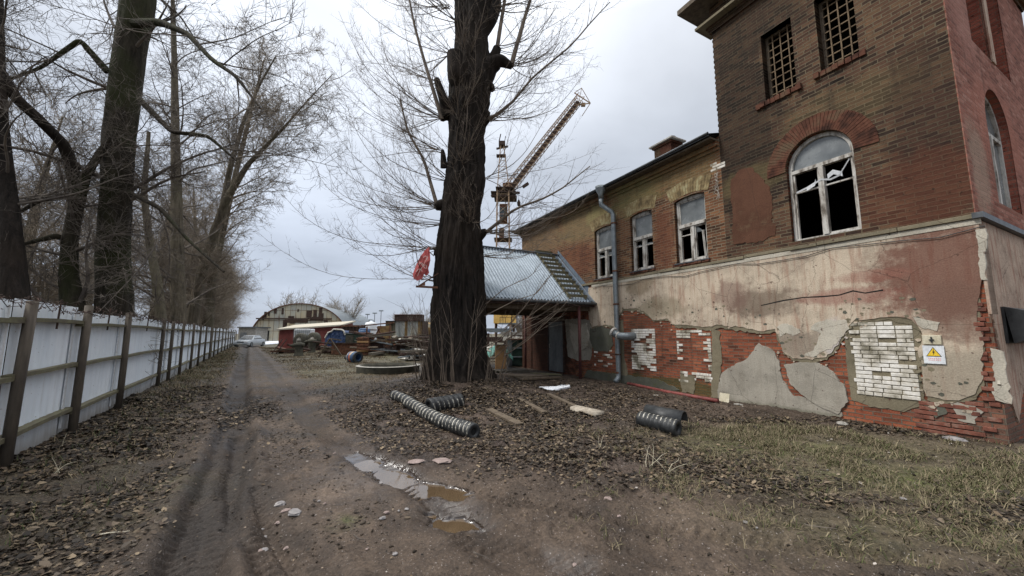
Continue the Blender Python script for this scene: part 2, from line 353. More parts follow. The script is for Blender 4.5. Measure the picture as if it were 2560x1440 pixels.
MT['black']=pm('black_rubber',(.012,.013,.014),(.035,.037,.038),8,.5,0,.4,.006)
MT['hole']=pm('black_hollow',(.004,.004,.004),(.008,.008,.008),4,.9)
MT['doorgrey']=pm('grey_steel_door',(.09,.095,.1),(.17,.18,.185),3,.65,.2,.2,stretch=(1,1,.4))
MT['concrete']=pm('concrete',(.2,.19,.165),(.34,.32,.29),4,.9,0,.4)
MT['mossconcrete']=pm('mossy_concrete',(.035,.034,.027),(.085,.08,.058),5,.9,0,.5)
MT['snow']=pm('old_snow',(.62,.65,.7),(.8,.82,.86),6,.7,0,.5,.02)
MT['stone']=pm('stone_grey',(.16,.15,.15),(.3,.28,.27),9,.8,0,.5)
MT['pinkstone']=pm('stone_pink',(.20,.15,.135),(.30,.235,.21),9,.8,0,.5)
MT['bluepaint']=pm('blue_paint',(.03,.07,.15),(.08,.15,.28),6,.55,0,.3)
MT['orangep']=pm('orange_paint',(.45,.12,.06),(.55,.2,.1),6,.6)
MT['cream']=pm('cream_paint',(.45,.4,.28),(.6,.55,.42),6,.7)
MT['tarpblue']=pm('blue_tarpaulin',(.02,.04,.10),(.045,.08,.18),3,.55,0,.6,.05)
MT['teal']=pm('teal_tarpaulin',(.05,.2,.17),(.14,.38,.31),3,.5,0,.6,.04)
MT['redshed']=pm('red_shed_paint',(.16,.04,.035),(.25,.07,.06),2,.7,0,.3)
MT['dirtywhite']=pm('dirty_white',(.45,.42,.36),(.65,.62,.56),4,.6)
MT['white']=pm('white_plastic',(.62,.64,.66),(.8,.82,.84),3,.4,0,0)
MT['green']=pm('dark_green_paint',(.02,.04,.03),(.04,.07,.05),4,.6)
MT['ochre']=pm('yellow_board',(.6,.36,.08),(.78,.5,.16),2,.7,0,.2)
MT['woodtan']=pm('tan_board',(.3,.17,.07),(.42,.25,.12),3,.8)
def glass_mat():
    a=N('dusty_glass',.22,0,.6); n1=a.noise(2.2,6,.6); c=a.ramp(n1,[(.3,(.10,.11,.115)),(.7,(.22,.235,.24))]); return a.out(c,a.ramp(n1,[(.3,.12),(.7,.35)]))
MT['glass']=glass_mat()
def tint_mat(name,rough=.8,mul=1.,trans=0):
    a=N(name,rough,0,.18); c=a.attr('tint',True); return a.out(c)
MT['tint']=tint_mat('dead_leaves',.62); MT['grass']=tint_mat('grass_blades',.8)
# ---- hangar sheets
def hangar_mat():
    a=N('hangar_sheet',.75,.1,.3); o=a.tc.outputs['Object']
    b=a.n('ShaderNodeTexBrick'); b.offset=.0; a.l(a.vec('UV'),b.inputs['Vector'])
    for k_,x in (('Scale',1),('Mortar Size',.04),('Brick Width',1.0),('Row Height',2.1)): b.inputs[k_].default_value=x
    b.inputs['Color1'].default_value=(0,0,0,1); b.inputs['Color2'].default_value=(1,1,1,1)
    n1=a.noise(.35,6,.6,a.vec('UV')); c=a.ramp(a.math('ADD',a.math('MULTIPLY',b.outputs['Color'],.3),a.math('MULTIPLY',n1,.8)),[(.3,(.30,.31,.29)),(.5,(.40,.38,.3)),(.7,(.45,.37,.24))])
    c=a.mix(b.outputs['Fac'],c,(.14,.09,.06)); ns=a.noise(1,5,.6,a.vec('UV',scale=(2.5,.35,1)))
    c=a.mix(a.step(ns,.56,.7,0,.8),c,(.16,.08,.045))
    return a.out(c)
MT['hangar']=hangar_mat()
# ---- bark
def bark_mat(name,c1,c2,moss,ms,scale=1):
    a=N(name,.9,0,.2); v=a.vec(scale=(9*scale,9*scale,1.3*scale)); n1=a.noise(1.,7,.65,v,.6); n2=a.noise(22,5,.6); n3=a.noise(.5,4,.6)
    c=a.ramp(n1,[(.32,c1),(.62,c2)]); c=a.mix(.5,c,a.ramp(n2,[(.3,(.5,.5,.5)),(.7,(1.4,1.4,1.4))]),'MULTIPLY')
    c=a.mix(a.math('MULTIPLY',a.step(n3,.45,.62),ms),c,moss)
    a.bump(n1,1.,.06); a.bump(n2,.5,.01); return a.out(c)
MT['bark']=bark_mat('old_poplar_bark',(.003,.0026,.0023),(.028,.022,.018),(.03,.019,.011),.3)
MT['barkgreen']=bark_mat('mossy_bark',(.010,.008,.006),(.045,.037,.026),(.028,.033,.010),.75)
MT['barkgrey']=bark_mat('grey_bark',(.05,.042,.03),(.15,.125,.09),(.12,.11,.07),.4)
MT['twig']=pm('twigs_dark',(.06,.048,.04),(.15,.125,.10),3,.8,0,0)
MT['twigc']=pm('shoots_brown',(.09,.07,.055),(.2,.155,.115),3,.75,0,0)
MT['twigfar']=pm('twigs_tan',(.15,.12,.09),(.30,.25,.19),1,.85,0,0)
MT['twigpale']=pm('twigs_grey',(.2,.175,.15),(.32,.29,.25),1,.85,0,0)
# ================================================================== GROUND
FD=np.array([-33.78,50.76]); FD/=np.hypot(*FD); F0=np.array([-5.75,4.54]); FNv=np.array([FD[1],-FD[0]])   # fence line, normal to the road
def g(u,v): return gr(u,v)
trR=[g(1620,1500),g(1420,1440),g(1200,1365),g(1100,1250),g(1010,1195),g(870,1130),g(770,1040),g(700,960),g(665,910),g(640,880),g(628,862)]
trL=[g(420,1560),g(520,1300),g(590,1060),g(600,950),g(608,895),g(616,868),g(621,856)]
trC=[g(760,1560),g(640,1330),g(600,1200),g(610,1080)]
trD=[g(2300,1400),g(1800,1350),g(1450,1290),g(1150,1235)]
trE=[g(860,1560),g(760,1400),g(690,1300),g(660,1220)]
PUD=[(g(1100,1222),.38,.2,-.35),(g(1128,1308),.26,.12,-.1),(g(985,1190),.40,.22,-.75),(g(918,1155),.50,.20,-.8),(g(1075,1285),.08,.05,-.2)]
TREE=(-1.66,12.0)
def pudmask(x,y):
    m=np.zeros_like(x)
    for (c,a,b,th) in PUD:
        dx=x-c[0];dy=y-c[1];u=(dx*math.cos(th)+dy*math.sin(th))/a;v=(-dx*math.sin(th)+dy*math.cos(th))/b
        q=np.sqrt(u*u+v*v)+.35*fbm(x*9,y*9,3,55)
        m=np.maximum(m,1-sst(.35,1.5,q))
    return m
WZ=-.03
def gheight(x,y,fine=True):
    x=np.asarray(x,float);y=np.asarray(y,float)
    r=np.hypot(x,y); near=1-sst(45,90,r)
    h=.10*fbm(x*.28,y*.28,3,3)*near+.035*fbm(x*1.3,y*1.3,3,9)*near
    dT=np.hypot(x-TREE[0],y-TREE[1]); h=h+.34*np.exp(-(dT/2.3)**2)
    # verge along the fence, a little higher than the track
    q=(x-F0[0])*FNv[0]+(y-F0[1])*FNv[1]
    h=h+.10*(1-sst(.2,1.9,q))*(q>-3)*near
    # flatten near building line
    qb=(x-WO[0])*WN[0]+(y-WO[1])*WN[1]
    h=h*sst(-.3,1.5,qb)-.06*(1-sst(0,.8,qb))*(qb>-30)
    m=np.zeros_like(h); trk=np.zeros_like(h)
    for tr,wd,dp in ((trR,.20,.032),(trL,.24,.085),(trC,.17,.055),(trD,.17,.045),(trE,.15,.04)):
        d,al=seg_dist(x,y,tr); d=d+.05*fbm(x*3,y*3,2,21)
        prof=-dp*(1-sst(wd*.55,wd*1.1,d))+dp*.5*np.exp(-((d-wd*1.35)/(wd*.35))**2)
        h=h+prof*near; trk=np.maximum(trk,1-sst(wd*.9,wd*1.8,d))
        if fine:
            tread=np.sin(al*2*PI/.10+d*30)*.016*(1-sst(wd*.6,wd*1.0,d))*sst(.35,.55,vn(x*1.1,y*1.1,77)+.15)
            h=h+tread*(1-sst(6,10,r))
    pmk=pudmask(x,y)
    if fine:
        rough=np.clip(.5+fbm(x*.9,y*.9,3,31)*1.6,0.15,1)
        lump=np.abs(fbm(x*7,y*7,4,41))
        h=h+(.075*lump+.03*fbm(x*17,y*17,3,51)+.035*fbm(x*3.1,y*3.1,2,71))*rough*(1-.85*pmk)*(1-.75*trk)*(.55+.45*sst(.3,1.2,np.abs((x-F0[0])*FNv[0]+(y-F0[1])*FNv[1]-3.2)))*(1-.8*np.exp(-((x-g(950,1175)[0])/.5)**2-((y-g(950,1175)[1])/.7)**2))*(1-sst(25,50,r))
    h=h*(1-pmk*.9)+pmk*(WZ-.017)*.95+pmk*.012*fbm(x*11,y*11,4,91)*fine
    return h
def gz(x,y): return float(gheight(np.array([x]),np.array([y]),False)[0])+.008
na,nr=880,830
ang=np.concatenate([np.linspace(-78,78,na-60),np.linspace(78,282,62)[1:-1]]); ang=np.radians(ang)
rad=np.concatenate([[0.02,.6,1.2,1.8],np.geomspace(2.2,70,nr-54),np.geomspace(72,4000,50)])
AA,RR=np.meshgrid(ang,rad); GX=RR*np.sin(AA); GY=RR*np.cos(AA); GZ=gheight(GX,GY)
nrr,naa=GX.shape; idx=np.arange(nrr*naa).reshape(nrr,naa)
a_=idx[:-1,:]; b_=idx[1:,:]; fq=np.stack([a_,b_,np.roll(b_,-1,1),np.roll(a_,-1,1)],-1).reshape(-1,4)
dR,_=seg_dist(GX,GY,trR); dL,_=seg_dist(GX,GY,trL)
pk=pudmask(GX,GY)
_r=np.hypot(GX,GY)
shine=np.exp(-((GX-g(950,1175)[0])/.55)**2-((GY-g(950,1175)[1])/.75)**2)*1.1
wet=np.clip(sst(.05,.5,pk)*(1-sst(WZ+.004,WZ+.022,GZ))+.8*shine*(1-sst(WZ+.02,.05,GZ))+.45*(1-sst(.08,.3,dR))*sst(.5,.68,vn(GX*2.6,GY*2.6,5))*(_r<4.2),0,1)
drk=np.clip(.55*(1-sst(.1,.26,np.minimum(seg_dist(GX,GY,trC)[0],seg_dist(GX,GY,trE)[0])))+(1-sst(.12,.38,dL+.06*fbm(GX*2,GY*2,2,13)))*sst(1.5,4,_r)+.5*(1-sst(.1,.3,dR))*sst(5,9,_r)+.7*wet*0,0,1)*(1-sst(60,80,_r))*np.clip(.35+1.0*vn(GX*2.3,GY*2.3,44)*.6+.5*vn(GX*8,GY*8,45),0,1)
def gauss(x,y,spots):
    m=np.zeros_like(x)
    for (u,v,rx,ry,k_) in spots:
        c=gr(u,v); m=np.maximum(m,k_*np.exp(-(((x-c[0])/rx)**2+((y-c[1])/ry)**2)))
    return m
qf=(GX-F0[0])*FNv[0]+(GY-F0[1])*FNv[1]
dT=np.hypot(GX-TREE[0],GY-TREE[1])
road=(1-sst(.5,1.1,np.minimum(dR,dL)))
grassm=np.maximum(gauss(GX,GY,[(2000,1110,2.6,1.0,1),(2350,1200,1.8,.8,1),(1750,1120,1.3,.6,.8),(2450,1330,1,.5,.6),(800,930,3.5,5,1),(700,900,3,6,.9),(2200,1330,1.2,.5,.6)]),
      np.maximum(.8*(1-sst(1.0,2.1,qf)),.95*sst(17,26,np.hypot(GX,GY))))
dm=.5*(np.minimum(dR,dL)); 
midr=(np.hypot(GX,GY)>7)*np.exp(-((qf-3.1)/.5)**2)*.5
grassm=np.maximum(grassm,midr)*(1-.85*road)
grassm=np.clip(grassm*(.55+.9*vn(GX*2.2,GY*2.2,8)),0,1)
def leafw(x,y):
    m=gauss(x,y,[(1130,1010,1.7,2.2,1),(1050,1040,1.2,1.2,.9),(1300,1110,1.7,.8,1),(1480,1150,1.3,.5,1),(1350,1050,1.6,1.4,.9),(1680,1180,1.0,.4,.9),(1900,1215,.7,.2,.8),(2120,1260,.5,.14,.8),(2330,1075,1.1,.3,1),(1950,1055,1.6,.22,.9),(1400,1000,2,2,.6),(560,1040,.9,1.5,.35),(2500,1290,.8,.3,.5)])
    q=(x-F0[0])*FNv[0]+(y-F0[1])*FNv[1]
    m=np.maximum(m,.75*(1-sst(.9,1.9,q))*(np.hypot(x,y)<18))
    return m
leafm=leafw(GX,GY)
def ground_mat():
    a=N('mud',.6,0,.5); P=a.tc.outputs['Object']; n1=a.noise(.9,7,.6); n2=a.noise(7,7,.65); n3=a.noise(45,5,.65); n4=a.noise(3,5,.6,None,.5)
    mud=a.ramp(n1,[(.3,(.022,.0155,.0115)),(.5,(.060,.0435,.032)),(.7,(.125,.093,.070))])
    mud=a.mix(.6,mud,a.ramp(n2,[(.28,(.5,.5,.5)),(.72,(1.5,1.48,1.45))]),'MULTIPLY')
    mud=a.mix(a.step(n4,.6,.72,0,.4),mud,(.15,.115,.085))
    gcol=a.ramp(n2,[(.3,(.035,.032,.017)),(.5,(.09,.075,.042)),(.7,(.17,.14,.085))]); gcol=a.mix(a.step(n4,.42,.56,0,.25),gcol,(.055,.062,.02))
    c=a.mix(a.attr('grass'),mud,gcol)
    c=a.mix(a.math('MULTIPLY',a.attr('moss'),a.step(a.noise(4.5,6,.65),.38,.58,.1,.9)),c,a.ramp(n3,[(.3,(.028,.034,.010)),(.7,(.10,.11,.035))]))
    c=a.mix(a.math('MULTIPLY',a.attr('leafy'),.8),c,a.ramp(n3,[(.3,(.018,.013,.011)),(.7,(.075,.052,.043))]))
    c=a.mix(.7,c,a.ramp(n3,[(.3,(.4,.4,.4)),(.7,(1.6,1.6,1.6))]),'MULTIPLY')
    gp=a.noise(70,2,.5); c=a.mix(a.math('MULTIPLY',a.step(gp,.67,.72),.8),c,(.34,.30,.28))
    c=a.mix(a.math('MULTIPLY',a.attr('track'),.75),c,(.022,.018,.016)); wt=a.attr('wet'); c=a.mix(a.math('MULTIPLY',wt,.6),c,(.035,.026,.022))
    ro=a.math('SUBTRACT',a.math('ADD',a.step(n1,.40,.62,.34,.55),a.math('MULTIPLY',n2,.4)),a.math('MULTIPLY',wt,.85))
    ro=a.math('MAXIMUM',ro,.09)
    dry=a.math('SUBTRACT',1.,a.math('MULTIPLY',wt,.93))
    a.bump(a.math('MULTIPLY',n2,dry),.9,.045); a.bump(a.math('MULTIPLY',n3,dry),.7,.016)
    a.l(a.math('ADD',.24,a.math('MULTIPLY',wt,.76)),a.b.inputs['Specular IOR Level'])
    return a.out(c,ro)
G=mesh_np('ground',np.stack([GX.ravel(),GY.ravel(),GZ.ravel()],1),fq[:,::-1],ground_mat(),None,True,None,{'wet':wet,'grass':grassm,'leafy':np.clip(leafm,0,1),'track':drk,'moss':np.clip(gauss(GX,GY,[(1950,1130,1.1,.35,1),(2250,1200,1.1,.35,1),(2450,1240,.6,.3,.8),(1740,1100,.5,.25,.7),(860,1310,.12,.1,.9),(400,1220,.5,.5,.4),(250,1330,.4,.4,.4)]),0,1)})
tag(G,kind='structure')
# puddle water
def water_mat():
    a=N('brown_water',.03,0,.9); a.b.inputs['IOR'].default_value=1.9; c=a.ramp(a.noise(3,3),[(.3,(.075,.05,.028)),(.7,(.11,.075,.043))]); a.bump(a.noise(9,2),.04,.01); return a.out(c)
mw=water_mat()
for c,rx in ((g(1035,1225),1.7),):
    b=MB(); b.face([(c[0]+1.35*math.cos(t)*math.cos(-.85)-.55*math.sin(t)*math.sin(-.85),c[1]+1.35*math.cos(t)*math.sin(-.85)+.55*math.sin(t)*math.cos(-.85),WZ) for t in np.linspace(0,2*PI,25)[:-1]])
    tag(b.build('puddle',mw),kind='structure')
# leaves lying on the ground: nobody could count them
def scatter(n,x0,x1,y0,y1,wf,rg):
    X=[];Y=[];tot=0
    while tot<n:
        x=rg.uniform(x0,x1,n*2);y=rg.uniform(y0,y1,n*2)**1; k_=rg.random(n*2)<wf(x,y); X.append(x[k_]);Y.append(y[k_]);tot+=k_.sum()
        if len(X)>40: break
    return np.concatenate(X)[:n],np.concatenate(Y)[:n]
def leaves(n,wf,box,smin,smax,cols,name,label,cat,lift=.012,rgs=1):
    rg=np.random.default_rng(rgs); x,y=scatter(n,*box,wf,rg); n=len(x); z=gheight(x,y)+lift*rg.random(n)+.004
    s=(smin*.7+(smax*1.5-smin*.7)*rg.beta(1.3,2.6,n))*np.clip(.62+.06*np.hypot(x,y),0,1.15); th=rg.uniform(0,2*PI,n); ti=rg.normal(0,.22,n); tj=rg.normal(0,.22,n); cu=rg.uniform(-.15,.35,n)
    base=np.array([(-.55,0),(-.2,.42),(.3,.36),(.62,0),(.28,-.38),(-.22,-.40)])
    V=np.zeros((n,6,3)); bx=base[None,:,0]*s[:,None]*(1+.25*rg.normal(0,1,(n,6))); by=base[None,:,1]*s[:,None]*(1+.25*rg.normal(0,1,(n,6)))
    bz=cu[:,None]*np.abs(by)+ti[:,None]*bx+tj[:,None]*by; bz=bz-bz.min(1,keepdims=True)*.8
    V[:,:,0]=x[:,None]+bx*np.cos(th)[:,None]-by*np.sin(th)[:,None]; V[:,:,1]=y[:,None]+bx*np.sin(th)[:,None]+by*np.cos(th)[:,None]; V[:,:,2]=z[:,None]+bz
    i0=(np.arange(n)*6)[:,None]; Fq=np.concatenate([i0+np.array([0,1,2,3]),i0+np.array([0,3,4,5])],0)
    cc=np.array(cols)[rg.integers(0,len(cols),n)]*rg.uniform(.6,1.3,(n,1)); cc=np.repeat(cc,6,0)
    o=mesh_np(name,V.reshape(-1,3),Fq,MT['tint'],None,False,cc); tag(o,label,cat,kind='stuff'); return o
def lw(x,y):
    d,_=seg_dist(x,y,trR); return np.clip(leafw(x,y)*1.15*sst(.24,.5,vn(x*2.1,y*2.1,61)*.6+vn(x*6,y*6,62)*.4),0,1)*(1-.9*pudmask(x,y))*sst(.1,.5,d)*(((x-WO[0])*WN[0]+(y-WO[1])*WN[1])>.03)
dark=[(.036,.027,.020),(.048,.036,.026),(.025,.020,.016),(.065,.045,.030),(.038,.032,.026),(.11,.078,.048),(.03,.023,.016),(.065,.047,.034),(.19,.145,.095),(.085,.068,.052),(.02,.016,.013),(.13,.10,.07)]
leaves(110000,lw,(-9,9,2.4,16),.022,.045,dark,'leaf_litter','dark brown wet dead leaves lying thick around the old tree and yard','leaves')
def lsp(x,y): return .25+.3*vn(x*1.2,y*1.2,3)-(pudmask(x,y)>.2)*1. -(((x-WO[0])*WN[0]+(y-WO[1])*WN[1])<.03)*1.
leaves(5000,lsp,(-7,8,2.2,12),.01,.026,dark+[(.26,.2,.15),(.3,.27,.24)],'leaf_scraps','small scattered leaf scraps and crumbs over the bare mud of the track','debris',rgs=5)
# crumbs and clods of mud
def clods(n,sd):
    rg=np.random.default_rng(sd); x,y=scatter(n,-7,7,2.3,11,lambda x,y:(.15+.85*sst(.4,.65,vn(x*1.6,y*1.6,sd)*.7+.3*vn(x*5,y*5,sd)))*sst(.2,.6,np.minimum(seg_dist(x,y,trR)[0],seg_dist(x,y,trL)[0]))*(1-sst(.02,.3,pudmask(x,y)))*(((x-WO[0])*WN[0]+(y-WO[1])*WN[1])>.05)*(((x-F0[0])*FNv[0]+(y-F0[1])*FNv[1])>.1)/(1+.0*x),rg); n=len(x); z=gheight(x,y)
    r=rg.gamma(1.6,.0032,n)+.003; B=np.array([(1,0,0),(0,1,0),(-1,0,0),(0,-1,0),(0,0,.8),(0,0,-.5)])
    V=B[None]*r[:,None,None]*(1+.35*rg.normal(0,1,(n,6,1))); a=rg.uniform(0,2*PI,n); c_,s_=np.cos(a)[:,None],np.sin(a)[:,None]
    V=np.stack([V[:,:,0]*c_-V[:,:,1]*s_+x[:,None],V[:,:,0]*s_+V[:,:,1]*c_+y[:,None],V[:,:,2]+z[:,None]+r[:,None]*.15],-1)
    T=np.array([(0,1,4),(1,2,4),(2,3,4),(3,0,4),(1,0,5),(2,1,5),(3,2,5),(0,3,5)]); F=(np.arange(n)[:,None,None]*6+T[None]).reshape(-1,3)
    cc=np.array([(.045,.035,.026),(.07,.054,.04),(.03,.024,.018),(.055,.044,.033),(.10,.083,.065)])[rg.integers(0,5,n)]*rg.uniform(.7,1.3,(n,1))
    o=mesh_np('mud_crumbs',V.reshape(-1,3),F,MT['grass'],None,False,np.repeat(cc,6,0)); tag(o,'small crumbs and clods of brown mud over the rutted yard','mud',kind='stuff')
clods(20000,5)
# grass
def grass(n,wf,box,h0,h1,cols,name,label,lean=1.1,rgs=2,clump=0):
    rg=np.random.default_rng(rgs); x,y=scatter(n if not clump else n//clump,*box,wf,rg)
    if clump:
        x=np.repeat(x,clump)+rg.normal(0,.05,len(x)*clump); y=np.repeat(y,clump)+rg.normal(0,.05,len(y)*clump)
    n=len(x); z=gheight(x,y); h=rg.uniform(h0,h1,n); th=rg.uniform(0,2*PI,n); ln=rg.uniform(.3,1,n)*lean; wd=(.0016+.00028*np.hypot(x,y))*rg.uniform(.7,1.3,n)
    dx=np.cos(th);dy=np.sin(th)
    V=np.zeros((n,6,3))
    for k_,(f,w_) in enumerate(((0,1),(.55,.8),(1,.15))):
        hz=h*f*np.cos(ln*(.4+.8*f)); ho=h*f*np.sin(ln*(.4+.8*f))
        for sgn,j in ((-1,0),(1,1)):
            V[:,k_*2+j,0]=x+dx*ho-dy*wd*w_*sgn; V[:,k_*2+j,1]=y+dy*ho+dx*wd*w_*sgn; V[:,k_*2+j,2]=z+np.maximum(hz,.004)
    i0=(np.arange(n)*6)[:,None]; Fq=np.concatenate([i0+np.array([0,1,3,2]),i0+np.array([2,3,5,4])],0)
    cc=np.repeat(np.array(cols)[rg.integers(0,len(cols),n)]*rg.uniform(.7,1.25,(n,1)),6,0)
    return tag(mesh_np(name,V.reshape(-1,3),Fq,MT['grass'],None,False,cc),label,'grass',kind='stuff')
def okb(x,y): return (((x-WO[0])*WN[0]+(y-WO[1])*WN[1])>.1)*(((x-F0[0])*FNv[0]+(y-F0[1])*FNv[1])>.05)
def gw1(x,y): return np.clip(gauss(x,y,[(2000,1110,2.4,.8,1),(2350,1190,1.6,.7,1),(1750,1110,1.3,.5,.7),(2450,1300,1,.4,.8),(2100,1330,1.2,.4,.5),(2300,1380,.8,.3,.5),(1650,1220,.6,.3,.5)])*sst(.38,.66,vn(x*2.3,y*2.3,8)*.6+vn(x*7,y*7,19)*.4),0,1)*okb(x,y)
grass(24000,gw1,(0,9,2.6,8),.03,.12,[(.15,.125,.075),(.21,.175,.11),(.09,.085,.04),(.06,.07,.025),(.16,.125,.08),(.11,.085,.055)],'dry_grass','short straw coloured and green grass in patches before the brick building',1.56,2,8)
def gw2(x,y):
    q=(x-F0[0])*FNv[0]+(y-F0[1])*FNv[1]; return np.clip((1-sst(.4,1.8,q))*(.3+.7*sst(.4,.7,vn(x*2,y*2,18))),0,1)*okb(x,y)
grass(9000,gw2,(-22,-1,2.4,30),.04,.13,[(.11,.085,.055),(.15,.115,.07),(.06,.065,.03),(.045,.06,.02),(.2,.16,.1)],'verge_grass','thin brown and green grass along the foot of the white fence',1.25,3,4)
def gw3(x,y):
    d1,_=seg_dist(x,y,trR); d2,_=seg_dist(x,y,trL); q=(x-F0[0])*FNv[0]+(y-F0[1])*FNv[1]
    return np.clip(sst(9,13,np.hypot(x,y))*sst(.45,.8,np.minimum(d1,d2))*(.25+.75*sst(.35,.65,vn(x*.9,y*.9,28))),0,1)*(q>.1)*(np.hypot(x-TREE[0],y-TREE[1])>2)*((x-WO[0])*WN[0]+(y-WO[1])*WN[1]>4.8)
grass(48000,gw3,(-30,2,9,45),.03,.11,[(.13,.095,.06),(.18,.14,.085),(.09,.065,.042),(.06,.045,.028)],'yard_grass','flattened tan winter grass across the yard beyond the track',1.3,4,4)
# dry stalks and shoots
def stalk(u,v,h,n,label,sd):
    rg=random.Random(sd); x,y=gr(u,v); z=gz(x,y); b=MB()
    for i in range(n):
        a=rg.uniform(0,2*PI); ln=rg.uniform(.2,1.0); p=[Vector((x+rg.uniform(-.05,.05),y+rg.uniform(-.05,.05),z-.01))]
        for k_ in range(5): p.append(p[-1]+Vector((math.cos(a)*ln,math.sin(a)*ln,1-.22*k_*ln+rg.uniform(-.2,.2)))*h/5*rg.uniform(.7,1.1)); a+=rg.uniform(-.5,.5)
        b.tube(p,[.0045*(1-.15*i2) for i2 in range(6)],4)
    o=b.build('dry_stalk',MT['cream'],None); tag(o,label,'weed','dry weed stalks')
stalk(125,1215,.22,3,'pale dry weed stalk curling up from the leaves at lower left of the fence',1)
stalk(160,1140,.25,2,'pale broken stalk near the bottom rail of the white fence',2)
stalk(1620,1175,.32,5,'tangle of thin dry stalks in the leaf litter right of the track',3)
stalk(1500,1130,.25,3,'thin bent dry stalks left of the stalk tangle',4)
stalk(1680,1190,.3,5,'wiry dry stalk clump below the striped rubber roll',5)
# stones
def stone(u,v,s,mat,label,sd,flat=.4,group=None):
    rg=np.random.default_rng(sd); x,y=gr(u,v); z=gz(x,y); b=MB(); n=9; rings=[(-.6,.7),(-.1,1),(.45,.8),(.75,.4)]
    for k_,(h,r_) in enumerate(rings):
        for i in range(n): t=2*PI*i/n+.2*k_; q=r_*(1+rg.uniform(-.22,.22)); b.v.append((q*s*math.cos(t),q*s*.75*math.sin(t),h*s*flat*(1+rg.uniform(-.2,.2))))
    for k_ in range(3):
        for i in range(n): j=(i+1)%n; b.f.append((k_*n+i,k_*n+j,(k_+1)*n+j,(k_+1)*n+i)); b.uv.append(None)
    b.f.append(tuple(3*n+i for i in range(n))); b.uv.append(None)
    o=b.build('stone',mat); o.location=(x,y,z+s*flat*.25); o.rotation_euler=(0,0,sd*1.3); tag(o,label,'stone',group)
stone(1520,1262,.075,MT['pinkstone'],'lone pink stone lying in the mud right of the brown puddles',1)
stone(738,1288,.075,MT['stone'],'blue grey stone, largest of the stones by the left wheel track',2)
stone(715,1280,.045,MT['pinkstone'],'small pinkish wedge stone left of the blue grey stone',3)
stone(700,1262,.06,MT['stone'],'grey flat stone above the pinkish wedge stone',4)
stone(695,1300,.03,MT['pinkstone'],'smallest pale stone just below the pinkish wedge stone',6)
stone(1040,1165,.10,MT['pinkstone'],'flat pink stone at the upper edge of the shining wet patch',5,.2)
stone(1105,1160,.13,MT['pinkstone'],'broad flat grey pink stone behind the brown puddle',7,.2)
rg_=random.Random(3)
for i in range(34):
    t=rg_.random()
    if i<20: u=rg_.uniform(640,1000); v=rg_.uniform(960,1440)
    else: u=rg_.uniform(1000,2450); v=rg_.uniform(1180,1420)
    stone(u,v,rg_.uniform(.012,.03),MT['pinkstone'] if i%3==0 else MT['stone'],'small pale pebble pressed into the mud of the yard',20+i,.5,'pebbles pressed into the mud')
def sheet(name,label,cat,pts,h,mat,group=None,zoff=0,jit=.0):
    b=MB(); P=[Vector((x,y,gz(x,y)+zoff)) for x,y in pts]; n=len(P)
    T=[p+Vector((random.uniform(-jit,jit),random.uniform(-jit,jit),h*random.uniform(.7,1.3) if jit else h)) for p in P]
    b.v=[tuple(p) for p in P]+[tuple(p) for p in T]; b.f=[tuple(range(n,2*n))]+[(i,(i+1)%n,n+(i+1)%n,n+i) for i in range(n)]; b.uv=[None]*len(b.f)
    return tag(b.build(name,mat),label,cat,group)
def gp(*l): return [gr(*q) for q in l]
sheet('snow_patch','narrow strip of leftover white snow in front of the canopy','snow',gp((1348,976),(1370,974),(1392,972),(1405,968),(1425,968),(1426,973),(1410,976),(1390,979),(1370,980)),.035,MT['snow'],jit=.02)
sheet('snow_patch','low bank of old snow beside the pale car','snow',gp((640,856),(700,852),(712,858),(650,864)),.12,MT['snow'],jit=.05)
def plank(u0,v0,u1,v1,w,h,label,mat='greywood',lift=0,name='plank',cat='plank',z1=0):
    a=gr(u0,v0);b2=gr(u1,v1); A=Vector((a[0],a[1],gz(*a)+h/2+lift)); B=Vector((b2[0],b2[1],gz(*b2)+h/2+lift+z1)); b=MB(); d=(B-A); L_=d.length
    d.normalize(); s_=Vector((-d.y,d.x,0)).normalized(); up=d.cross(s_)*-1 if d.cross(s_).z<0 else d.cross(s_)
    M=Matrix((d,s_,up)).transposed(); b.box((0,0,0),(L_,w,h),M=M); o=b.build(name,MT['oldwood' if mat=='greywood' and name=='plank' else mat],bevel=.004); o.location=(A+B)/2; tag(o,label,cat); return o
plank(1222,1030,1300,1062,.16,.04,'dark weathered plank half buried in leaves, nearest the rubber rolls')
plank(1297,1004,1362,1038,.12,.05,'short grey plank in the leaves, second from the rubber rolls')
plank(1372,990,1450,1030,.10,.06,'long grey plank ending at the pale rag in front of the building')
# pale rag
b=MB(); 
pts=gp((1425,1028),(1440,1022),(1462,1026),(1480,1036),(1510,1046),(1490,1050),(1465,1042),(1440,1036))
b.v=[(x,y,gz(x,y)) for x,y in pts]+[(x+random.uniform(-.02,.02),y,gz(x,y)+random.uniform(.04,.09)) for x,y in pts]; n=len(pts)
cxy=np.mean(pts,0); b.v.append((cxy[0],cxy[1],gz(*cxy)+.08)); b.f=[(i,(i+1)%n,n+(i+1)%n,n+i) for i in range(n)]+[(n+i,n+(i+1)%n,2*n) for i in range(n)]; b.uv=[None]*len(b.f)
tag(b.build('rag',pm('dirty_rag',(.26,.22,.17),(.42,.37,.3),8,.9),smooth=True),'crumpled cream rag lying at the end of the long plank','rag')
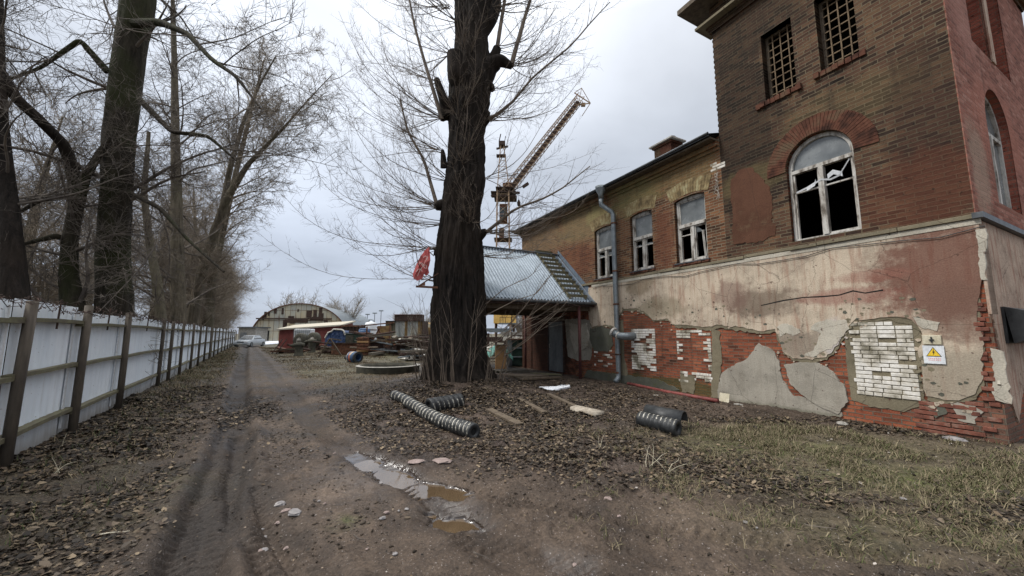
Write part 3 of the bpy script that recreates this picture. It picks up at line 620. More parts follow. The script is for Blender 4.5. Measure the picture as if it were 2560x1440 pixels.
# sticks
for i,(u0,v0,u1,v1,lb) in enumerate(((250,1360,320,1350,'thin pale twig on the mud in the lower left corner'),(1180,1400,1230,1412,'crooked dark twig in the mud below the puddles'),(2010,1320,2095,1340,'curved dark twig on the mud at lower right'),(880,1350,925,1372,'thin dark twig across the middle of the mud track'))):
    a=gr(u0,v0);c=gr(u1,v1); b=MB(); P=[]
    for k_ in range(6):
        t=k_/5; x=a[0]+(c[0]-a[0])*t+random.uniform(-.012,.012); y=a[1]+(c[1]-a[1])*t+random.uniform(-.012,.012); P.append((x,y,gz(x,y)+.022))
    b.tube(P,[.006-.0008*q for q in range(6)],5); tag(b.build('stick',MT['cream' if i==0 else 'twig']),lb,'stick')

def PW(b,name,mat,parent,smooth=False,bevel=0):   # part whose vertices are world coordinates
    o=b.build(name,mat,parent,smooth,bevel)
    if parent is not None and parent.type=='EMPTY': o.location=-Vector(parent.location)
    return o
# ================================================================== BRICK BUILDING
BLD=thing('brick_building','long derelict two storey brick building with a tower, peeling plaster and broken windows','building',(float(WO[0]),float(WO[1]),0))
def rough_edge(pts,step=.05,amp=.015,sd=1,closed=True):
    rg=random.Random(sd); out_=[]; n=len(pts)
    for i in range(n if closed else n-1):
        a=pts[i];b=pts[(i+1)%n]; L=math.hypot(b[0]-a[0],b[1]-a[1]); k_=max(1,int(L/step))
        for j in range(k_):
            t=j/k_; q=0 if j==0 else amp*.7; x=a[0]+(b[0]-a[0])*t; y=a[1]+(b[1]-a[1])*t; e=amp*2.6*min(1,4*t*(1-t)*L/.2)
            nx_=float(fbm(x*4+sd,y*4,3,sd)); ny_=float(fbm(x*4,y*4+sd,3,sd+50)); out_.append((x+nx_*e+rg.uniform(-q,q),y+ny_*e+rg.uniform(-q,q)))
    return out_
def slab(name,poly,fr,o0,o1,mat,parent=BLD,holes=(),sides=True):
    b=MB(); loops=[poly]+list(holes); fl=[p for l in loops for p in l]
    tris=tessellate_polygon([[Vector((p[0],p[1],0)) for p in l] for l in loops])
    b.v=[fr(p[0],p[1],o1) for p in fl]
    for t in tris: b.f.append(tuple(t)); b.uv.append([fl[i] for i in t])
    k_=0
    if sides:
        m=len(fl); b.v+=[fr(p[0],p[1],o0) for p in fl]
        for l in loops:
            n=len(l)
            for i in range(n): A=k_+i;B=k_+(i+1)%n; b.f.append((A,B,m+B,m+A)); b.uv.append([fl[A],fl[B],fl[B],fl[A]])
            k_+=n
    return PW(b,name,mat,parent)
def rect(s0,s1,z0,z1): return [(s0,z0),(s1,z0),(s1,z1),(s0,z1)]
def seg_arch(s0,s1,z0,z1,rise,n=8):
    P=[(s0,z0),(s1,z0)]
    for i in range(n+1): t=1-i/n; P.append((s0+(s1-s0)*t,z1-rise+rise*math.sin(PI*t)**.8 if rise else z1))
    return P
def round_arch(s0,s1,z0,zs,n=16):
    c=(s0+s1)/2;r=(s1-s0)/2; return [(s0,z0)]+[(s1,z0)]+[(c+r*math.cos(PI*i/n),zs+r*math.sin(PI*i/n)) for i in range(n+1)]
def reveal(poly,fr,depth,mat,name='window_reveal',f0=0.):
    b=MB(); n=len(poly)
    for i in range(n):
        p=poly[i];q=poly[(i+1)%n]; L=math.hypot(q[0]-p[0],q[1]-p[1])
        b.face([fr(p[0],p[1],f0),fr(q[0],q[1],f0),fr(q[0],q[1],-depth),fr(p[0],p[1],-depth)],[(p[0],p[1]),(q[0],q[1]),(q[0]+depth,q[1]),(p[0]+depth,p[1])])
    return PW(b,name,mat,BLD)
ZS=3.45; ST0=wall(1797,340)[0]; ZE=6.8; SEND=wall(1305,600)[0]
def tooth(s,z0,z1,amp=.014,sd=0):
    rg=random.Random(sd); P=[];z=z0;k_=0
    while z<z1-.08: o=s+(amp if k_%2 else -amp*.3)+rg.uniform(-.006,.006); P+=[(o,z),(o,z+.068)]; z+=.077; k_+=1
    return P
W1=(wall(1534,630)[0],wall(1487,630)[0],wall(1510,694)[1],wall(1510,566)[1])
W2=(wall(1632,600)[0],wall(1577,600)[0],wall(1605,674)[1],wall(1605,528)[1])
W3=(wall(1766,570)[0],wall(1688,570)[0],wall(1730,652)[1],wall(1730,485)[1])
WA=(wall(2147,500)[0],wall(1972,500)[0],wall(2060,590)[1],0); WA=(WA[0],WA[1],WA[2],wall(2050,328)[1]-(WA[1]-WA[0])/2)
W5=(wall(1985,140)[0],wall(1905,140)[0],wall(1945,238)[1],wall(1945,62)[1])
W6=(wall(2140,60)[0],wall(2040,60)[0],wall(2090,160)[1],wall(2090,-35)[1])
hw=[seg_arch(*q,.07) for q in (W1,W2,W3)]; hA=round_arch(*WA); h5=rect(W5[0],W5[1],W5[2],W5[3]); h6=rect(W6[0],W6[1],W6[2],W6[3])
# far upstairs windows hidden behind the tree are bricked; wing wall
slab('wing_wall',[(ST0,ZS),(SEND,ZS)]+[(p[0],p[1]) for p in tooth(SEND,ZS,ZE)]+[(SEND,ZE+.05),(ST0,ZE+.05)],FW,-.3,0,MT['wing'],holes=hw)
TT=10.0
tw=slab('tower_wall',[(0,ZS)]+[(ST0,ZS)]+[(ST0,ZE-.02)]+tooth(ST0,ZE,TT,-.014,3)+[(ST0,TT),(0,TT)],FW,-.3,0,MT['tower'],holes=[hA,h5,h6])
SL=6.45
sA=round_arch(side(2478,400)[0],side(2531,400)[0],3.95,side(2495,268)[1]-.55)
u0=side(2425,95)[0]; u1=side(2512,130)[0]; umid=(u0+u1)/2; zbS=side(2425,95)[1]-.05
sU=[rect(u0,umid-.12,zbS,9.85),rect(umid+.12,u1,zbS,9.85)]
slab('side_wall',rect(.0,SL,ZS,TT),FS,.002,.016,MT['redbrick'],holes=[sA]+sU)
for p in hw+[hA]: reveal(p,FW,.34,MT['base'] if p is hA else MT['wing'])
for p in (h5,h6): reveal(p,FW,.34,MT['tower'])
for p in [sA]+sU: reveal(p,FS,.4,MT['side'],f0=.016)
# lower storey core wall and interior
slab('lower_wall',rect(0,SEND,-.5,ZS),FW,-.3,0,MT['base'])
slab('lower_side_wall',rect(.0,SL,-.5,ZS-.001),FS,.002,.014,MT['base'])
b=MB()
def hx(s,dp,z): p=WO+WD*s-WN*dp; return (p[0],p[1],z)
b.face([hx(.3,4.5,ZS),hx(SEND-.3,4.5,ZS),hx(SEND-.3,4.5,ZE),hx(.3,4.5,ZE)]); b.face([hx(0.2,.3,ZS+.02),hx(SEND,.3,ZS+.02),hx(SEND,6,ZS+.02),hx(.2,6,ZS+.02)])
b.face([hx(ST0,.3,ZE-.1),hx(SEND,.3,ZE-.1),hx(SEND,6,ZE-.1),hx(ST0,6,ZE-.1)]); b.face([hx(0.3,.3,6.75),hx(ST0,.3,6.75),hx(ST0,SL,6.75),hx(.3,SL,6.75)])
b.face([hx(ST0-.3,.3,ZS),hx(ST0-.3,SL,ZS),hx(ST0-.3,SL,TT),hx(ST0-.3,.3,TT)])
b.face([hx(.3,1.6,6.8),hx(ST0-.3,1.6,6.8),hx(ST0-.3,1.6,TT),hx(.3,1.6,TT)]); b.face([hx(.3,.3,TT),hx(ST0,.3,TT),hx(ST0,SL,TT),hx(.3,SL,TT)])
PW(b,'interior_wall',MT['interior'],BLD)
# far end, back walls
b=MB()
for (s0,d0,s1,d1,z1,m_) in ((SEND,0.02,SEND,9,ZE,'wing'),(SEND,9,ST0,9,ZE,'wing'),(ST0,.02,ST0,SL,TT+1,'tower'),(ST0,SL,0,SL,TT+1,'tower')):
    b.face([hx(s0,d0,-.4),hx(s1,d1,-.4),hx(s1,d1,z1),hx(s0,d0,z1)],[(0,-.4),(8,-.4),(8,z1),(0,z1)])
PW(b,'back_wall',MT['wing'],BLD)
# string course between storeys
b=MB()
rg=random.Random(5); s_=-.09
while s_<SEND-.3:
    l_=rg.uniform(.5,1.3); e_=min(s_+l_,SEND-.02); dz=rg.uniform(-.012,.012); oo=rg.uniform(.05,.085)
    b.fbox(FW,s_,e_-.006,ZS-.02+dz,ZS+.055+dz,-.02,oo); s_=e_
PW(b,'string_course',MT['olive'],BLD,bevel=.008)
b=MB(); b.fbox(FW,-.06,9.5,ZS-.11,ZS-.022,.0,.045); PW(b,'lower_moulding',MT['pale'],BLD)
b=MB(); b.fbox(FS,-.11,SL,ZS-.02,ZS+.07,-.01,.11); PW(b,'side_ledge',MT['roofmetal'],BLD)
# ---- plinth plaster with its broken outline
top=[(0.0,ZS-.11),(9.62,ZS-.11)]
low=[(1470,730),(1474,800),(1482,818),(1510,812),(1545,815),(1548,790),(1560,772),(1590,770),(1612,778),(1635,800),(1672,797),(1690,812),(1775,816),(1800,812),(1850,818),(1903,828),(1940,822),(1950,850),(1958,878),(1985,896),(2032,900),(2068,893),(2088,868),(2112,835),(2126,812),(2140,798),(2160,800),(2230,792),(2282,800),(2305,828),(2310,840),(2296,880),(2308,935),(2318,990),(2365,1000),(2410,996),(2440,985),(2460,945),(2452,900),(2462,860),(2444,800),(2450,740),(2455,690),(2470,700)]
lw_=[wall(*p) for p in low]; lw_[-1]=(0.0,lw_[-1][1])
poly=[(0.0,ZS-.11)]+[(9.7,ZS-.11)]+rough_edge([(9.7,2.9)]+lw_,.06,.018,4,False)+[lw_[-1]]
slab('plinth_plaster',poly,FW,-.01,.035,MT['plaster'])
ul_=[(a,z-.05-.09*abs(float(fbm(a*2.2,z*2.2,3,77)))) for a,z in lw_[:-1]]
slab('undercoat',[(0.02,ZS-.2),(9.6,ZS-.2)]+rough_edge([(9.6,2.8)]+ul_+[(0.02,lw_[-1][1])],.05,.022,9,False)+[(0.02,lw_[-1][1])],FW,-.01,.022,MT['olive'])
def flakes(name,mat,n,o1,sd,below):
    rg=random.Random(sd); b=MB()
    for i in range(n):
        j=rg.randrange(3,len(lw_)-8); a,z=lw_[j]; t=rg.random(); a+=(lw_[j+1][0]-a)*t; z+=(lw_[j+1][1]-z)*t
        a+=rg.uniform(-.12,.12); z+=(-rg.uniform(.03,.22) if below else rg.uniform(.04,.5)); r=rg.uniform(.012,.05); m=rg.randint(5,8)
        P=[(a+r*rg.uniform(.5,1.3)*math.cos(6.283*q/m),z+r*rg.uniform(.4,.9)*math.sin(6.283*q/m)) for q in range(m)]; k_=len(b.v)
        b.v+=[FW(x,y,o1) for x,y in P]+[FW(x,y,-.01) for x,y in P]; b.f.append(tuple(range(k_,k_+m))); b.uv.append(P)
        for q in range(m): b.f.append((k_+q,k_+(q+1)%m,k_+m+(q+1)%m,k_+m+q)); b.uv.append(None)
    PW(b,name,mat,BLD)
flakes('plaster_crumbs',MT['plaster'],70,.03,3,True); flakes('bare_spots',MT['olive'],80,.037,4,False); flakes('dark_spots',MT['damp'],50,.0385,5,False)
# side face plinth plaster
sp_=[(0,ZS-.03),(SL,ZS-.03)]+rough_edge([(SL,.5),(3.2,.3),(2.2,.7),(1.4,1.0),(.9,.55),(.55,.2),(.35,.5),(.2,1.2),(0,1.9)],.06,.02,6,False)+[(0,1.9)]
slab('side_plaster',sp_,FS,-.01,.035,MT['sideplaster'])
b=MB(); b.fbox(FW,-.035,0.0,1.9,ZS-.11,-.3,.035); PW(b,'corner_plaster',MT['sideplaster'],BLD)
def patch(name,px,mat,o1=.03,sd=1,amp=.02,label=None,fr=FW,f=wall,step=.06):
    o=slab(name,rough_edge([f(*p) for p in px],step,amp,sd),fr,-.01,o1,MT[mat])
    if label: o['label']=label
    return o
patch('cement_patch',[(1804,935),(1830,915),(1860,902),(1898,858),(1922,868),(1938,880),(1950,905),(1958,950),(1985,990),(2030,1000),(2090,1010),(2108,1040),(2060,1046),(1980,1040),(1900,1030),(1850,1018),(1795,1008),(1798,970)],'cement',.03,11)
patch('cement_patch',[(1962,912),(2010,906),(2050,908),(2085,930),(2112,962),(2122,1005),(2098,1035),(2050,1015),(2005,985),(1975,955)],'cement',.045,12)
patch('maroon_patch',[(1828,455),(1850,425),(1880,418),(1912,450),(1930,500),(1938,590),(1880,606),(1835,612)],'maroon',.012,13,.03)
patch('dark_cement',[(1476,822),(1500,815),(1530,822),(1534,862),(1520,880),(1485,876),(1476,850)],'damp',.02,14)
patch('mossy_foot',[(1462,942),(1470,926),(1520,932),(1560,938),(1600,942),(1640,948),(1700,975),(1640,990),(1540,968),(1470,952)],'damp',.03,15)
patch('damp_pier',[(1782,820),(1800,828),(1806,900),(1800,960),(1796,1015),(1776,1010),(1780,930)],'olive',.02,16)
patch('olive_surround',[(2112,805),(2160,796),(2230,792),(2290,805),(2310,850),(2300,900),(2316,1010),(2260,1030),(2175,1018),(2130,1000),(2120,930)],'olive',.012,17)
patch('damp_pier',[(1536,800),(1558,800),(1560,880),(1570,940),(1546,955),(1538,880)],'olive',.016,18)
patch('pale_patch',[(1425,808),(1448,812),(1450,860),(1440,885),(1428,850)],'pale',.02,19)
patch('pale_patch',[(1456,812),(1468,808),(1474,840),(1468,868),(1456,875),(1446,868),(1448,838)],'pale',.05,20,label='peeling pale plaster sheet')
patch('grey_patch',[(1412,800),(1430,796),(1478,800),(1484,850),(1476,900),(1445,902),(1420,890),(1416,840)],'cement',.012,21)
patch('grey_patch',[(2380,1010),(2430,1005),(2460,1030),(2440,1060),(2395,1050)],'cement',.02,22)
patch('grey_patch',[(2310,1012),(2350,1008),(2370,1030),(2340,1045)],'damp',.02,23)
patch('brown_patch',[(1700,935),(1740,940),(1735,985),(1705,980)],'olive',.016,24)
patch('render_remnant',[(2440,575),(2466,572),(2470,700),(2456,700),(2448,640)],'pale',.05,25)
patch('corner_render',[(2476,870),(2510,880),(2530,1010),(2490,1000)],'pale',.03,26)
# side lower
patch('side_cement',[(2500,860),(2530,900),(2550,1000),(2520,1010),(2496,960)],'pale',.02,27,fr=FS,f=side)
# ---- white silicate bricks set into the walled-up openings (real bricks)
def bricks(name,s0,s1,z0,z1,keep,mat,o1=.03,sd=1,bl=.255,rh=.0765):
    rg=random.Random(sd); b=MB(); z=z0;k_=0
    while z<z1-.03:
        s=s0-(bl/2 if k_%2 else 0)-rg.uniform(0,.03)
        while s<s1:
            l_=bl*rg.choice((1,1,1,.5)) ; a=max(s,s0); e=min(s+l_-.012,s1)
            if e-a>.05 and keep(a,e,z,k_,rg): b.fbox(FW,a,e,z,z+rh-.013,-.01,o1+rg.uniform(-.006,.006))
            s+=l_
        z+=rh;k_+=1
    return PW(b,name,mat,BLD,bevel=.006)
a3=wall(2292,905)[0]; b3=wall(2132,905)[0]; t3=wall(2215,808)[1]; l3=wall(2215,992)[1]
bricks('white_brick_infill',a3,b3,l3,t3,lambda a,e,z,k_,rg: rg.random()>.05 and not(k_>14 and rg.random()<.12),MT['whitebrick'],.032,3)
a1=wall(1640,880)[0]; b1=wall(1580,880)[0]; t1=wall(1610,820)[1]; l1=wall(1610,925)[1]
bricks('white_brick_infill',a1,b1,l1,t1,lambda a,e,z,k_,rg: rg.random()>.12,MT['whitebrick'],.025,4)
a2=wall(1779,880)[0]; b2=wall(1694,880)[0]; t2=wall(1736,822)[1]; l2=wall(1736,958)[1]
def k2(a,e,z,k_,rg):
    tf=(z-l2)/(t2-l2); sf=(a+e)/2; ed=(sf-a2)/(b2-a2)
    if tf>.78: return rg.random()<.72
    if tf<.16: return rg.random()<.6
    return (ed<.2 and rg.random()<.85) or (ed>.85 and rg.random()<.6 and tf>.3)
bricks('white_brick_infill',a2,b2,l2,t2,k2,MT['whitebrick'],.018,5)
bricks('white_brick_pieces',wall(1530,880)[0],wall(1486,880)[0],wall(1500,915)[1],wall(1500,872)[1],lambda a,e,z,k_,rg: rg.random()<.3,MT['whitebrick'],.018,6)
bricks('pale_brick_pieces',wall(1812,400)[0],wall(1775,400)[0],wall(1790,425)[1],wall(1790,402)[1],lambda a,e,z,k_,rg: rg.random()<.5,MT['whitebrick'],.01,7)
# projecting broken bricks near the right corner foot
rgb=random.Random(9); b=MB()
for i in range(70):
    u=rgb.uniform(2330,2475); v=rgb.uniform(1010,1085)+(u-2330)*.06; s,z=wall(u,v); z=round(z/.077)*.077
    b.fbox(FW,s,s+rgb.uniform(.09,.24),z,z+.062,-.02,rgb.uniform(.004,.028))
for i in range(34):
    z=rgb.randrange(0,26)*.077+.1; s=rgb.uniform(.01,.1); b.fbox(FW,s,s+rgb.uniform(.05,.14),z,z+.062,-.02,rgb.uniform(.015,.04))
MT['oldbrick']=pm('old_red_bricks',(.07,.032,.024),(.2,.07,.045),4,.9,0,.6,.008,c3=(.26,.17,.13),lo=.33,hi=.7)
PW(b,'broken_bricks',MT['oldbrick'],BLD,bevel=.006)
# ---- brick arches over the openings
def vouss(c,zc,r0,r1,a0,a1,n,mat,parent=BLD,o1=.018,name='brick_arch'):
    b=MB(); rg=random.Random(int(c*100))
    for i in range(n):
        t0=a0+(a1-a0)*(i+.06)/n; t1=a0+(a1-a0)*(i+.94)/n
        Q=[(c+r*math.cos(t),zc+r*math.sin(t)) for (r,t) in ((r0,t0),(r1+rg.uniform(-.01,.01),t0),(r1,t1),(r0,t1))]; oo=o1+rg.uniform(-.004,.004); k_=len(b.v)
        b.v+=[FW(p[0],p[1],-.01) for p in Q]+[FW(p[0],p[1],oo) for p in Q]; du=rg.uniform(0,9)
        for f in ((4,5,6,7),(0,1,5,4),(1,2,6,5),(2,3,7,6),(3,0,4,7)): b.f.append(tuple(k_+j for j in f)); b.uv.append([(du+.05+.03*(j%2),rg.random()*.0+round(c+i)*.077*3+.03) for j in f])
    return PW(b,name,mat,parent)
MT['vred']=pm('arch_bricks',(.045,.022,.016),(.12,.05,.032),3,.9,0,.5,.006,c3=(.12,.08,.05),spec=.15)
MT['vochre']=pm('ochre_arch_bricks',(.12,.085,.04),(.26,.19,.09),4,.85,0,.5,.006,c3=(.36,.32,.18))
cA=(WA[0]+WA[1])/2; rA=(WA[1]-WA[0])/2
vouss(cA,WA[3],rA+.01,rA+.40,-.05,PI+.05,44,MT['vred'])
for q in (W1,W2,W3):
    c=(q[0]+q[1])/2; hwid=(q[1]-q[0])/2+.12; rr=1.9; zc=q[3]-math.sqrt(rr*rr-((q[1]-q[0])/2)**2)-.02
    t=math.asin(hwid/rr); vouss(c,zc,rr+.01,rr+.42,PI/2-t,PI/2+t,16,MT['vochre'],o1=.008)
patch('white_paint_patch',[(2040,808),(2080,800),(2118,800),(2122,815),(2100,850),(2082,872),(2060,878),(2034,893),(2012,888),(2044,862),(2054,832),(2028,824)],'pale',.04,31,.03)
patch('white_paint_patch',[(1944,818),(1975,812),(2002,822),(1990,838),(1966,832),(1952,842)],'pale',.04,32,.03)
patch('white_paint_patch',[(2285,792),(2320,800),(2352,806),(2345,828),(2312,822),(2296,812)],'pale',.045,33,.03)
ck_=[wall(*p) for p in ((1905,764),(1960,752),(2010,744),(2060,742),(2100,738),(2135,728),(2165,733),(2210,726))]
slab('crack',[(a,z+.012+.006*(i%2)) for i,(a,z) in enumerate(ck_)]+[(a,z-.008) for a,z in ck_[::-1]],FW,.03,.038,MT['hole'])
# sills of broken bricks
b=MB(); rg=random.Random(2)
for q in (W5,W6):
    s=q[0]-.1
    while s<q[1]+.12: b.fbox(FW,s,s+.1,q[2]-.11-rg.uniform(0,.03),q[2]-.004,-.03,.05+rg.uniform(-.02,.03)); s+=.11
for q in (W1,W2,W3):
    s=q[0]-.05
    while s<q[1]+.05: b.fbox(FW,s,s+.11,q[2]-.1,q[2]-.006,-.03,.03+rg.uniform(-.01,.02)); s+=.12
PW(b,'brick_sill',MT['vred'],BLD,bevel=.006)
# ---- windows
def bars(b,fr,L,o0,o1):
    for (s0,s1,z0,z1) in L: b.fbox(fr,s0,s1,z0,z1,o0,o1)
def casement(q,fr,name,label,rise=.07,seed=0,lean=False,trz=.56):
    s0,s1,z0,z1=q; rg=random.Random(seed); b=MB(); fw=.065; zt=z0+(z1-z0)*trz; sm=(s0+s1)/2; o0,o1=-.20,-.10
    bars(b,fr,[(s0,s0+fw,z0,z1-.02),(s1-fw,s1,z0,z1-.02),(s0+fw,s1-fw,z0,z0+.06),(s0+fw,s1-fw,z1-.1,z1-.0)],o0,o1)
    bars(b,fr,[(s0+fw,s1-fw,zt-.045,zt+.045)],o0,o1+.03); bars(b,fr,[(sm-.05,sm+.05,z0+.06,zt-.045)],o0,o1+.012)
    W=PW(b,name,MT['oldwhite'],BLD,bevel=.005); 
    if label: W['label']=label
    c=MB(); bars(c,fr,[(s0+fw,s0+fw+.035,zt+.045,z1-.1),(s1-fw-.035,s1-fw,zt+.045,z1-.1),(s0+fw+.035,s1-fw-.035,zt+.045,zt+.075),(s0+fw+.035,s1-fw-.035,z1-.13,z1-.1)],-.185,-.13)
    zb=z0+.06+(zt-z0)*.68
    for a_,e_ in ((s0+fw,sm-.05),(sm+.05,s1-fw)):
        bars(c,fr,[(a_,a_+.035,z0+.06,zt-.045),(e_-.035,e_,z0+.06,zt-.045),(a_+.035,e_-.035,zt-.08,zt-.045),(a_+.035,e_-.035,z0+.06,z0+.1)],-.185,-.12)
        if not(lean and a_<sm): bars(c,fr,[(a_+.035,e_-.035,zb,zb+.03)],-.185,-.13)
    PW(c,'sash',MT['oldwhite'],W)
    if lean:
        c=MB(); A=Vector(fr(s0+fw+.05,z0+.07,-.08)); B=Vector(fr(s0+fw+.14,zb+.05,-.14)); c.beam(A,B,.05,.03); PW(c,'loose_sash_bar',MT['oldwhite'],W)
    p=MB(); p.fbox(fr,s0+fw+.03,s1-fw-.03,zt+.07,z1-.12,-.16,-.154); PW(p,'pane',MT['glass'],W)
    # broken shards left in the small upper lights
    p=MB()
    for a_,e_ in ((s0+fw+.035,sm-.085),(sm+.085,s1-fw-.035)):
        if rg.random()<.7:
            zz=zb+.03; p.face([fr(a_,zz,-.15),fr(e_,zz,-.15),fr(e_,zz+rg.uniform(.02,.2),-.15),fr(a_+(e_-a_)*.4,zz+rg.uniform(.02,.1),-.15)])
    if p.f: PW(p,'glass_shard',MT['glass'],W)
    k_=MB(); k_.face([fr(s0-.06,z0-.012,.05),fr(s1+.06,z0-.012,.05),fr(s1+.06,z0+.005,-.12),fr(s0-.06,z0+.005,-.12)]); k_.face([fr(s0-.06,z0-.012,.05),fr(s1+.06,z0-.012,.05),fr(s1+.06,z0-.04,.052),fr(s0-.06,z0-.04,.052)])
    PW(k_,'sill',MT['roofmetal'],W); return W
casement(W1,FW,'window',None,seed=1); casement(W2,FW,'window',None,seed=4); casement(W3,FW,'window','window with a loose leaning sash bar',seed=8,lean=True)
def arcwin(q,fr,name='window',label=None,glass_all=False,o0=-.2,o1=-.1):
    s0,s1,z0,zs=q; c=(s0+s1)/2;r=(s1-s0)/2; b=MB(); fw=.06; n=20
    bars(b,fr,[(s0,s0+fw,z0,zs),(s1-fw,s1,z0,zs),(s0+fw,s1-fw,z0,z0+.05),(s0+fw,s1-fw,zs-.11,zs-.03)],o0,o1); bars(b,fr,[(c-.045,c+.045,z0+.05,zs-.11)],o0,o1+.02)
    for i in range(n):
        t0=PI*i/n;t1=PI*(i+1)/n; Q=[(c+x*math.cos(t),zs+x*math.sin(t)) for x,t in ((r,t0),(r,t1),(r-fw*1.3,t1),(r-fw*1.3,t0))]
        k_=len(b.v); b.v+=[fr(*p,o0) for p in Q]+[fr(*p,o1) for p in Q]
        for f in ((4,5,6,7),(0,1,5,4),(2,3,7,6)): b.f.append(tuple(k_+j for j in f)); b.uv.append(None)
    W=PW(b,name,MT['oldwhite'],BLD,bevel=.004)
    if label: W['label']=label
    p=MB(); P=[(c+(r-fw)*math.cos(PI*i/n),zs+(r-fw)*math.sin(PI*i/n)) for i in range(n+1)]+[(s0+fw,zs-.04),(s1-fw,zs-.04)]; k_=len(p.v); p.v=[fr(*x,-.155) for x in P]; p.f=[tuple(range(len(P)))]; p.uv=[None]; PW(p,'pane',MT['glass'],W)
    if glass_all:
        p=MB(); p.fbox(fr,s0+fw,c-.045,z0+.05,zs-.11,-.16,-.15); p.fbox(fr,c+.045,s1-fw,z0+.05,zs-.11,-.16,-.15); PW(p,'pane',MT['glass'],W)
    return W
WW=arcwin(WA,FW,label='arched window with empty lower lights and hanging strips of film')
s0,s1,z0,zs=WA; cm=(s0+s1)/2; zb=z0+(zs-z0)*.66
c=MB(); bars(c,FW,[(s0+.06,cm-.045,zb,zb+.03),(cm+.045,s1-.06,zb,zb+.03),(s1-.1,s1-.06,z0+.05,zs-.11),(s0+.06,s0+.1,z0+.05,zs-.11),(cm+.045,cm+.08,z0+.05,zs-.11),(s0+.1,cm-.045,z0+.05,z0+.09)],-.18,-.13); PW(c,'sash',MT['oldwhite'],WW)
c=MB()
def film(P,w_):
    for (a,b2) in zip(P[:-1],P[1:]): c.face([FW(a[0],a[1],a[2]),FW(b2[0],b2[1],b2[2]),FW(b2[0],b2[1]+w_,b2[2]+.01),FW(a[0],a[1]+w_,a[2]+.01)])
film([(s1-.12,zb+.0,-.1),(cm+.2,zb+.06,-.09),(cm+.0,zb+.13,-.07),(cm-.15,zb+.08,-.1),(cm-.3,zb+.12,-.12),(s0+.12,zb+.4,-.13)],.035)
film([(cm+.28,zb-.01,-.08),(cm+.12,zb+.05,-.075),(cm+.1,zb+.12,-.09)],.08)
film([(cm-.1,zb+.13,-.12),(cm-.2,zb+.2,-.13),(cm-.35,zb+.1,-.13)],.1)
PW(c,'torn_film',MT['white'],WW)
arcwin((sA[0][0],sA[1][0],3.95,side(2495,268)[1]-.55),FS,glass_all=True,label='narrow arched window in the red side face')
b=MB(); b.fbox(FS,umid-.12,umid+.12,zbS-.02,TT,-.02,.04); PW(b,'side_mullion',MT['sideplaster'],BLD)
for q in sU:
    p=MB(); p.fbox(FS,q[0][0]+.02,q[1][0]-.02,zbS+.02,9.8,-.3,-.28); PW(p,'blind_panel',MT['side'],BLD)
for qi,(s0,s1,z0,z1) in enumerate((W5,W6)):
    b=MB(); bars(b,FW,[(s0,s0+.06,z0,z1),(s1-.06,s1,z0,z1),(s0+.06,s1-.06,z0,z0+.05),(s0+.06,s1-.06,z1-.06,z1)],-.28,-.2)
    W=PW(b,'grille_window',MT['oldwood'],BLD); b=MB()
    for i in range(1,4): s=s0+(s1-s0)*i/4; b.fbox(FW,s-.012,s+.012,z0,z1,-.2,-.18)
    nz_=9
    for i in range(1,nz_): z=z0+(z1-z0)*i/nz_; b.fbox(FW,s0,s1,z-.012,z+.012,-.225,-.2)
    PW(b,'grille',MT['gridwood'],W)
# ---- eaves, roof, tower cornice, chimney
b=MB()
b.face([hx(ST0,-.42,ZE+.02),hx(SEND+.3,-.42,ZE+.02),hx(SEND+.3,4.5,ZE+1.5),hx(ST0,4.5,ZE+1.5)]); b.face([hx(ST0,4.5,ZE+1.5),hx(SEND+.3,4.5,ZE+1.5),hx(SEND+.3,9.4,ZE+.02),hx(ST0,9.4,ZE+.02)])
b.face([hx(ST0,-.42,ZE-.04),hx(SEND+.3,-.42,ZE-.04),hx(SEND+.3,4.5,ZE+1.43),hx(ST0,4.5,ZE+1.43)])
b.face([hx(ST0,-.42,ZE-.04),hx(SEND+.3,-.42,ZE-.04),hx(SEND+.3,-.42,ZE+.02),hx(ST0,-.42,ZE+.02)]); b.face([hx(SEND+.3,-.42,ZE-.04),hx(SEND+.3,4.5,ZE+1.43),hx(SEND+.3,4.5,ZE+1.5),hx(SEND+.3,-.42,ZE+.02)])
b.face([hx(SEND+.28,0,ZE),hx(SEND+.02,9,ZE),hx(SEND+.02,4.5,ZE+1.42)])
RF=PW(b,'roof',MT['roofmetal'],BLD)
b=MB(); b.fbox(FW,ST0+.01,SEND+.25,ZE-.1,ZE-.05,0,.36); PW(b,'eave_board',MT['oldwood'],RF)
b=MB(); b.fbox(FW,ST0+.01,SEND+.05,ZE-.24,ZE-.11,0,.12); b.fbox(FW,ST0+.01,SEND+.05,ZE-.33,ZE-.245,0,.05); PW(b,'eave_moulding',MT['wing'],BLD)
b=MB(); b.tube([FW(ST0+.01,ZE+.03,.44),FW(ST0+3,ZE+.01,.44),FW(ST0+6,ZE+.02,.44),FW(SEND+.3,ZE,.44)],.035,8); PW(b,'gutter_edge',MT['roofmetal'],RF)
b=MB(); r_=ray(1669,385); t_=(WO.dot(-WN)+1.3)/((-WN).dot(r_[:2])); pc=r_[:2]*t_; rz=math.atan2(WD[1],WD[0])
zc0=float(CH+r_[2]*t_)-.35; b.box((pc[0],pc[1],zc0+.1),(.7,.5,.95),rz); b.box((pc[0],pc[1],zc0+.62),(.8,.6,.08),rz); CHM=PW(b,'chimney',MT['vred'],RF)
b=MB(); b.box((pc[0],pc[1],zc0+.69),(.98,.74,.06),rz); PW(b,'chimney_cap',MT['dirtywhite'],CHM,bevel=.01)
b=MB(); rg=random.Random(8)
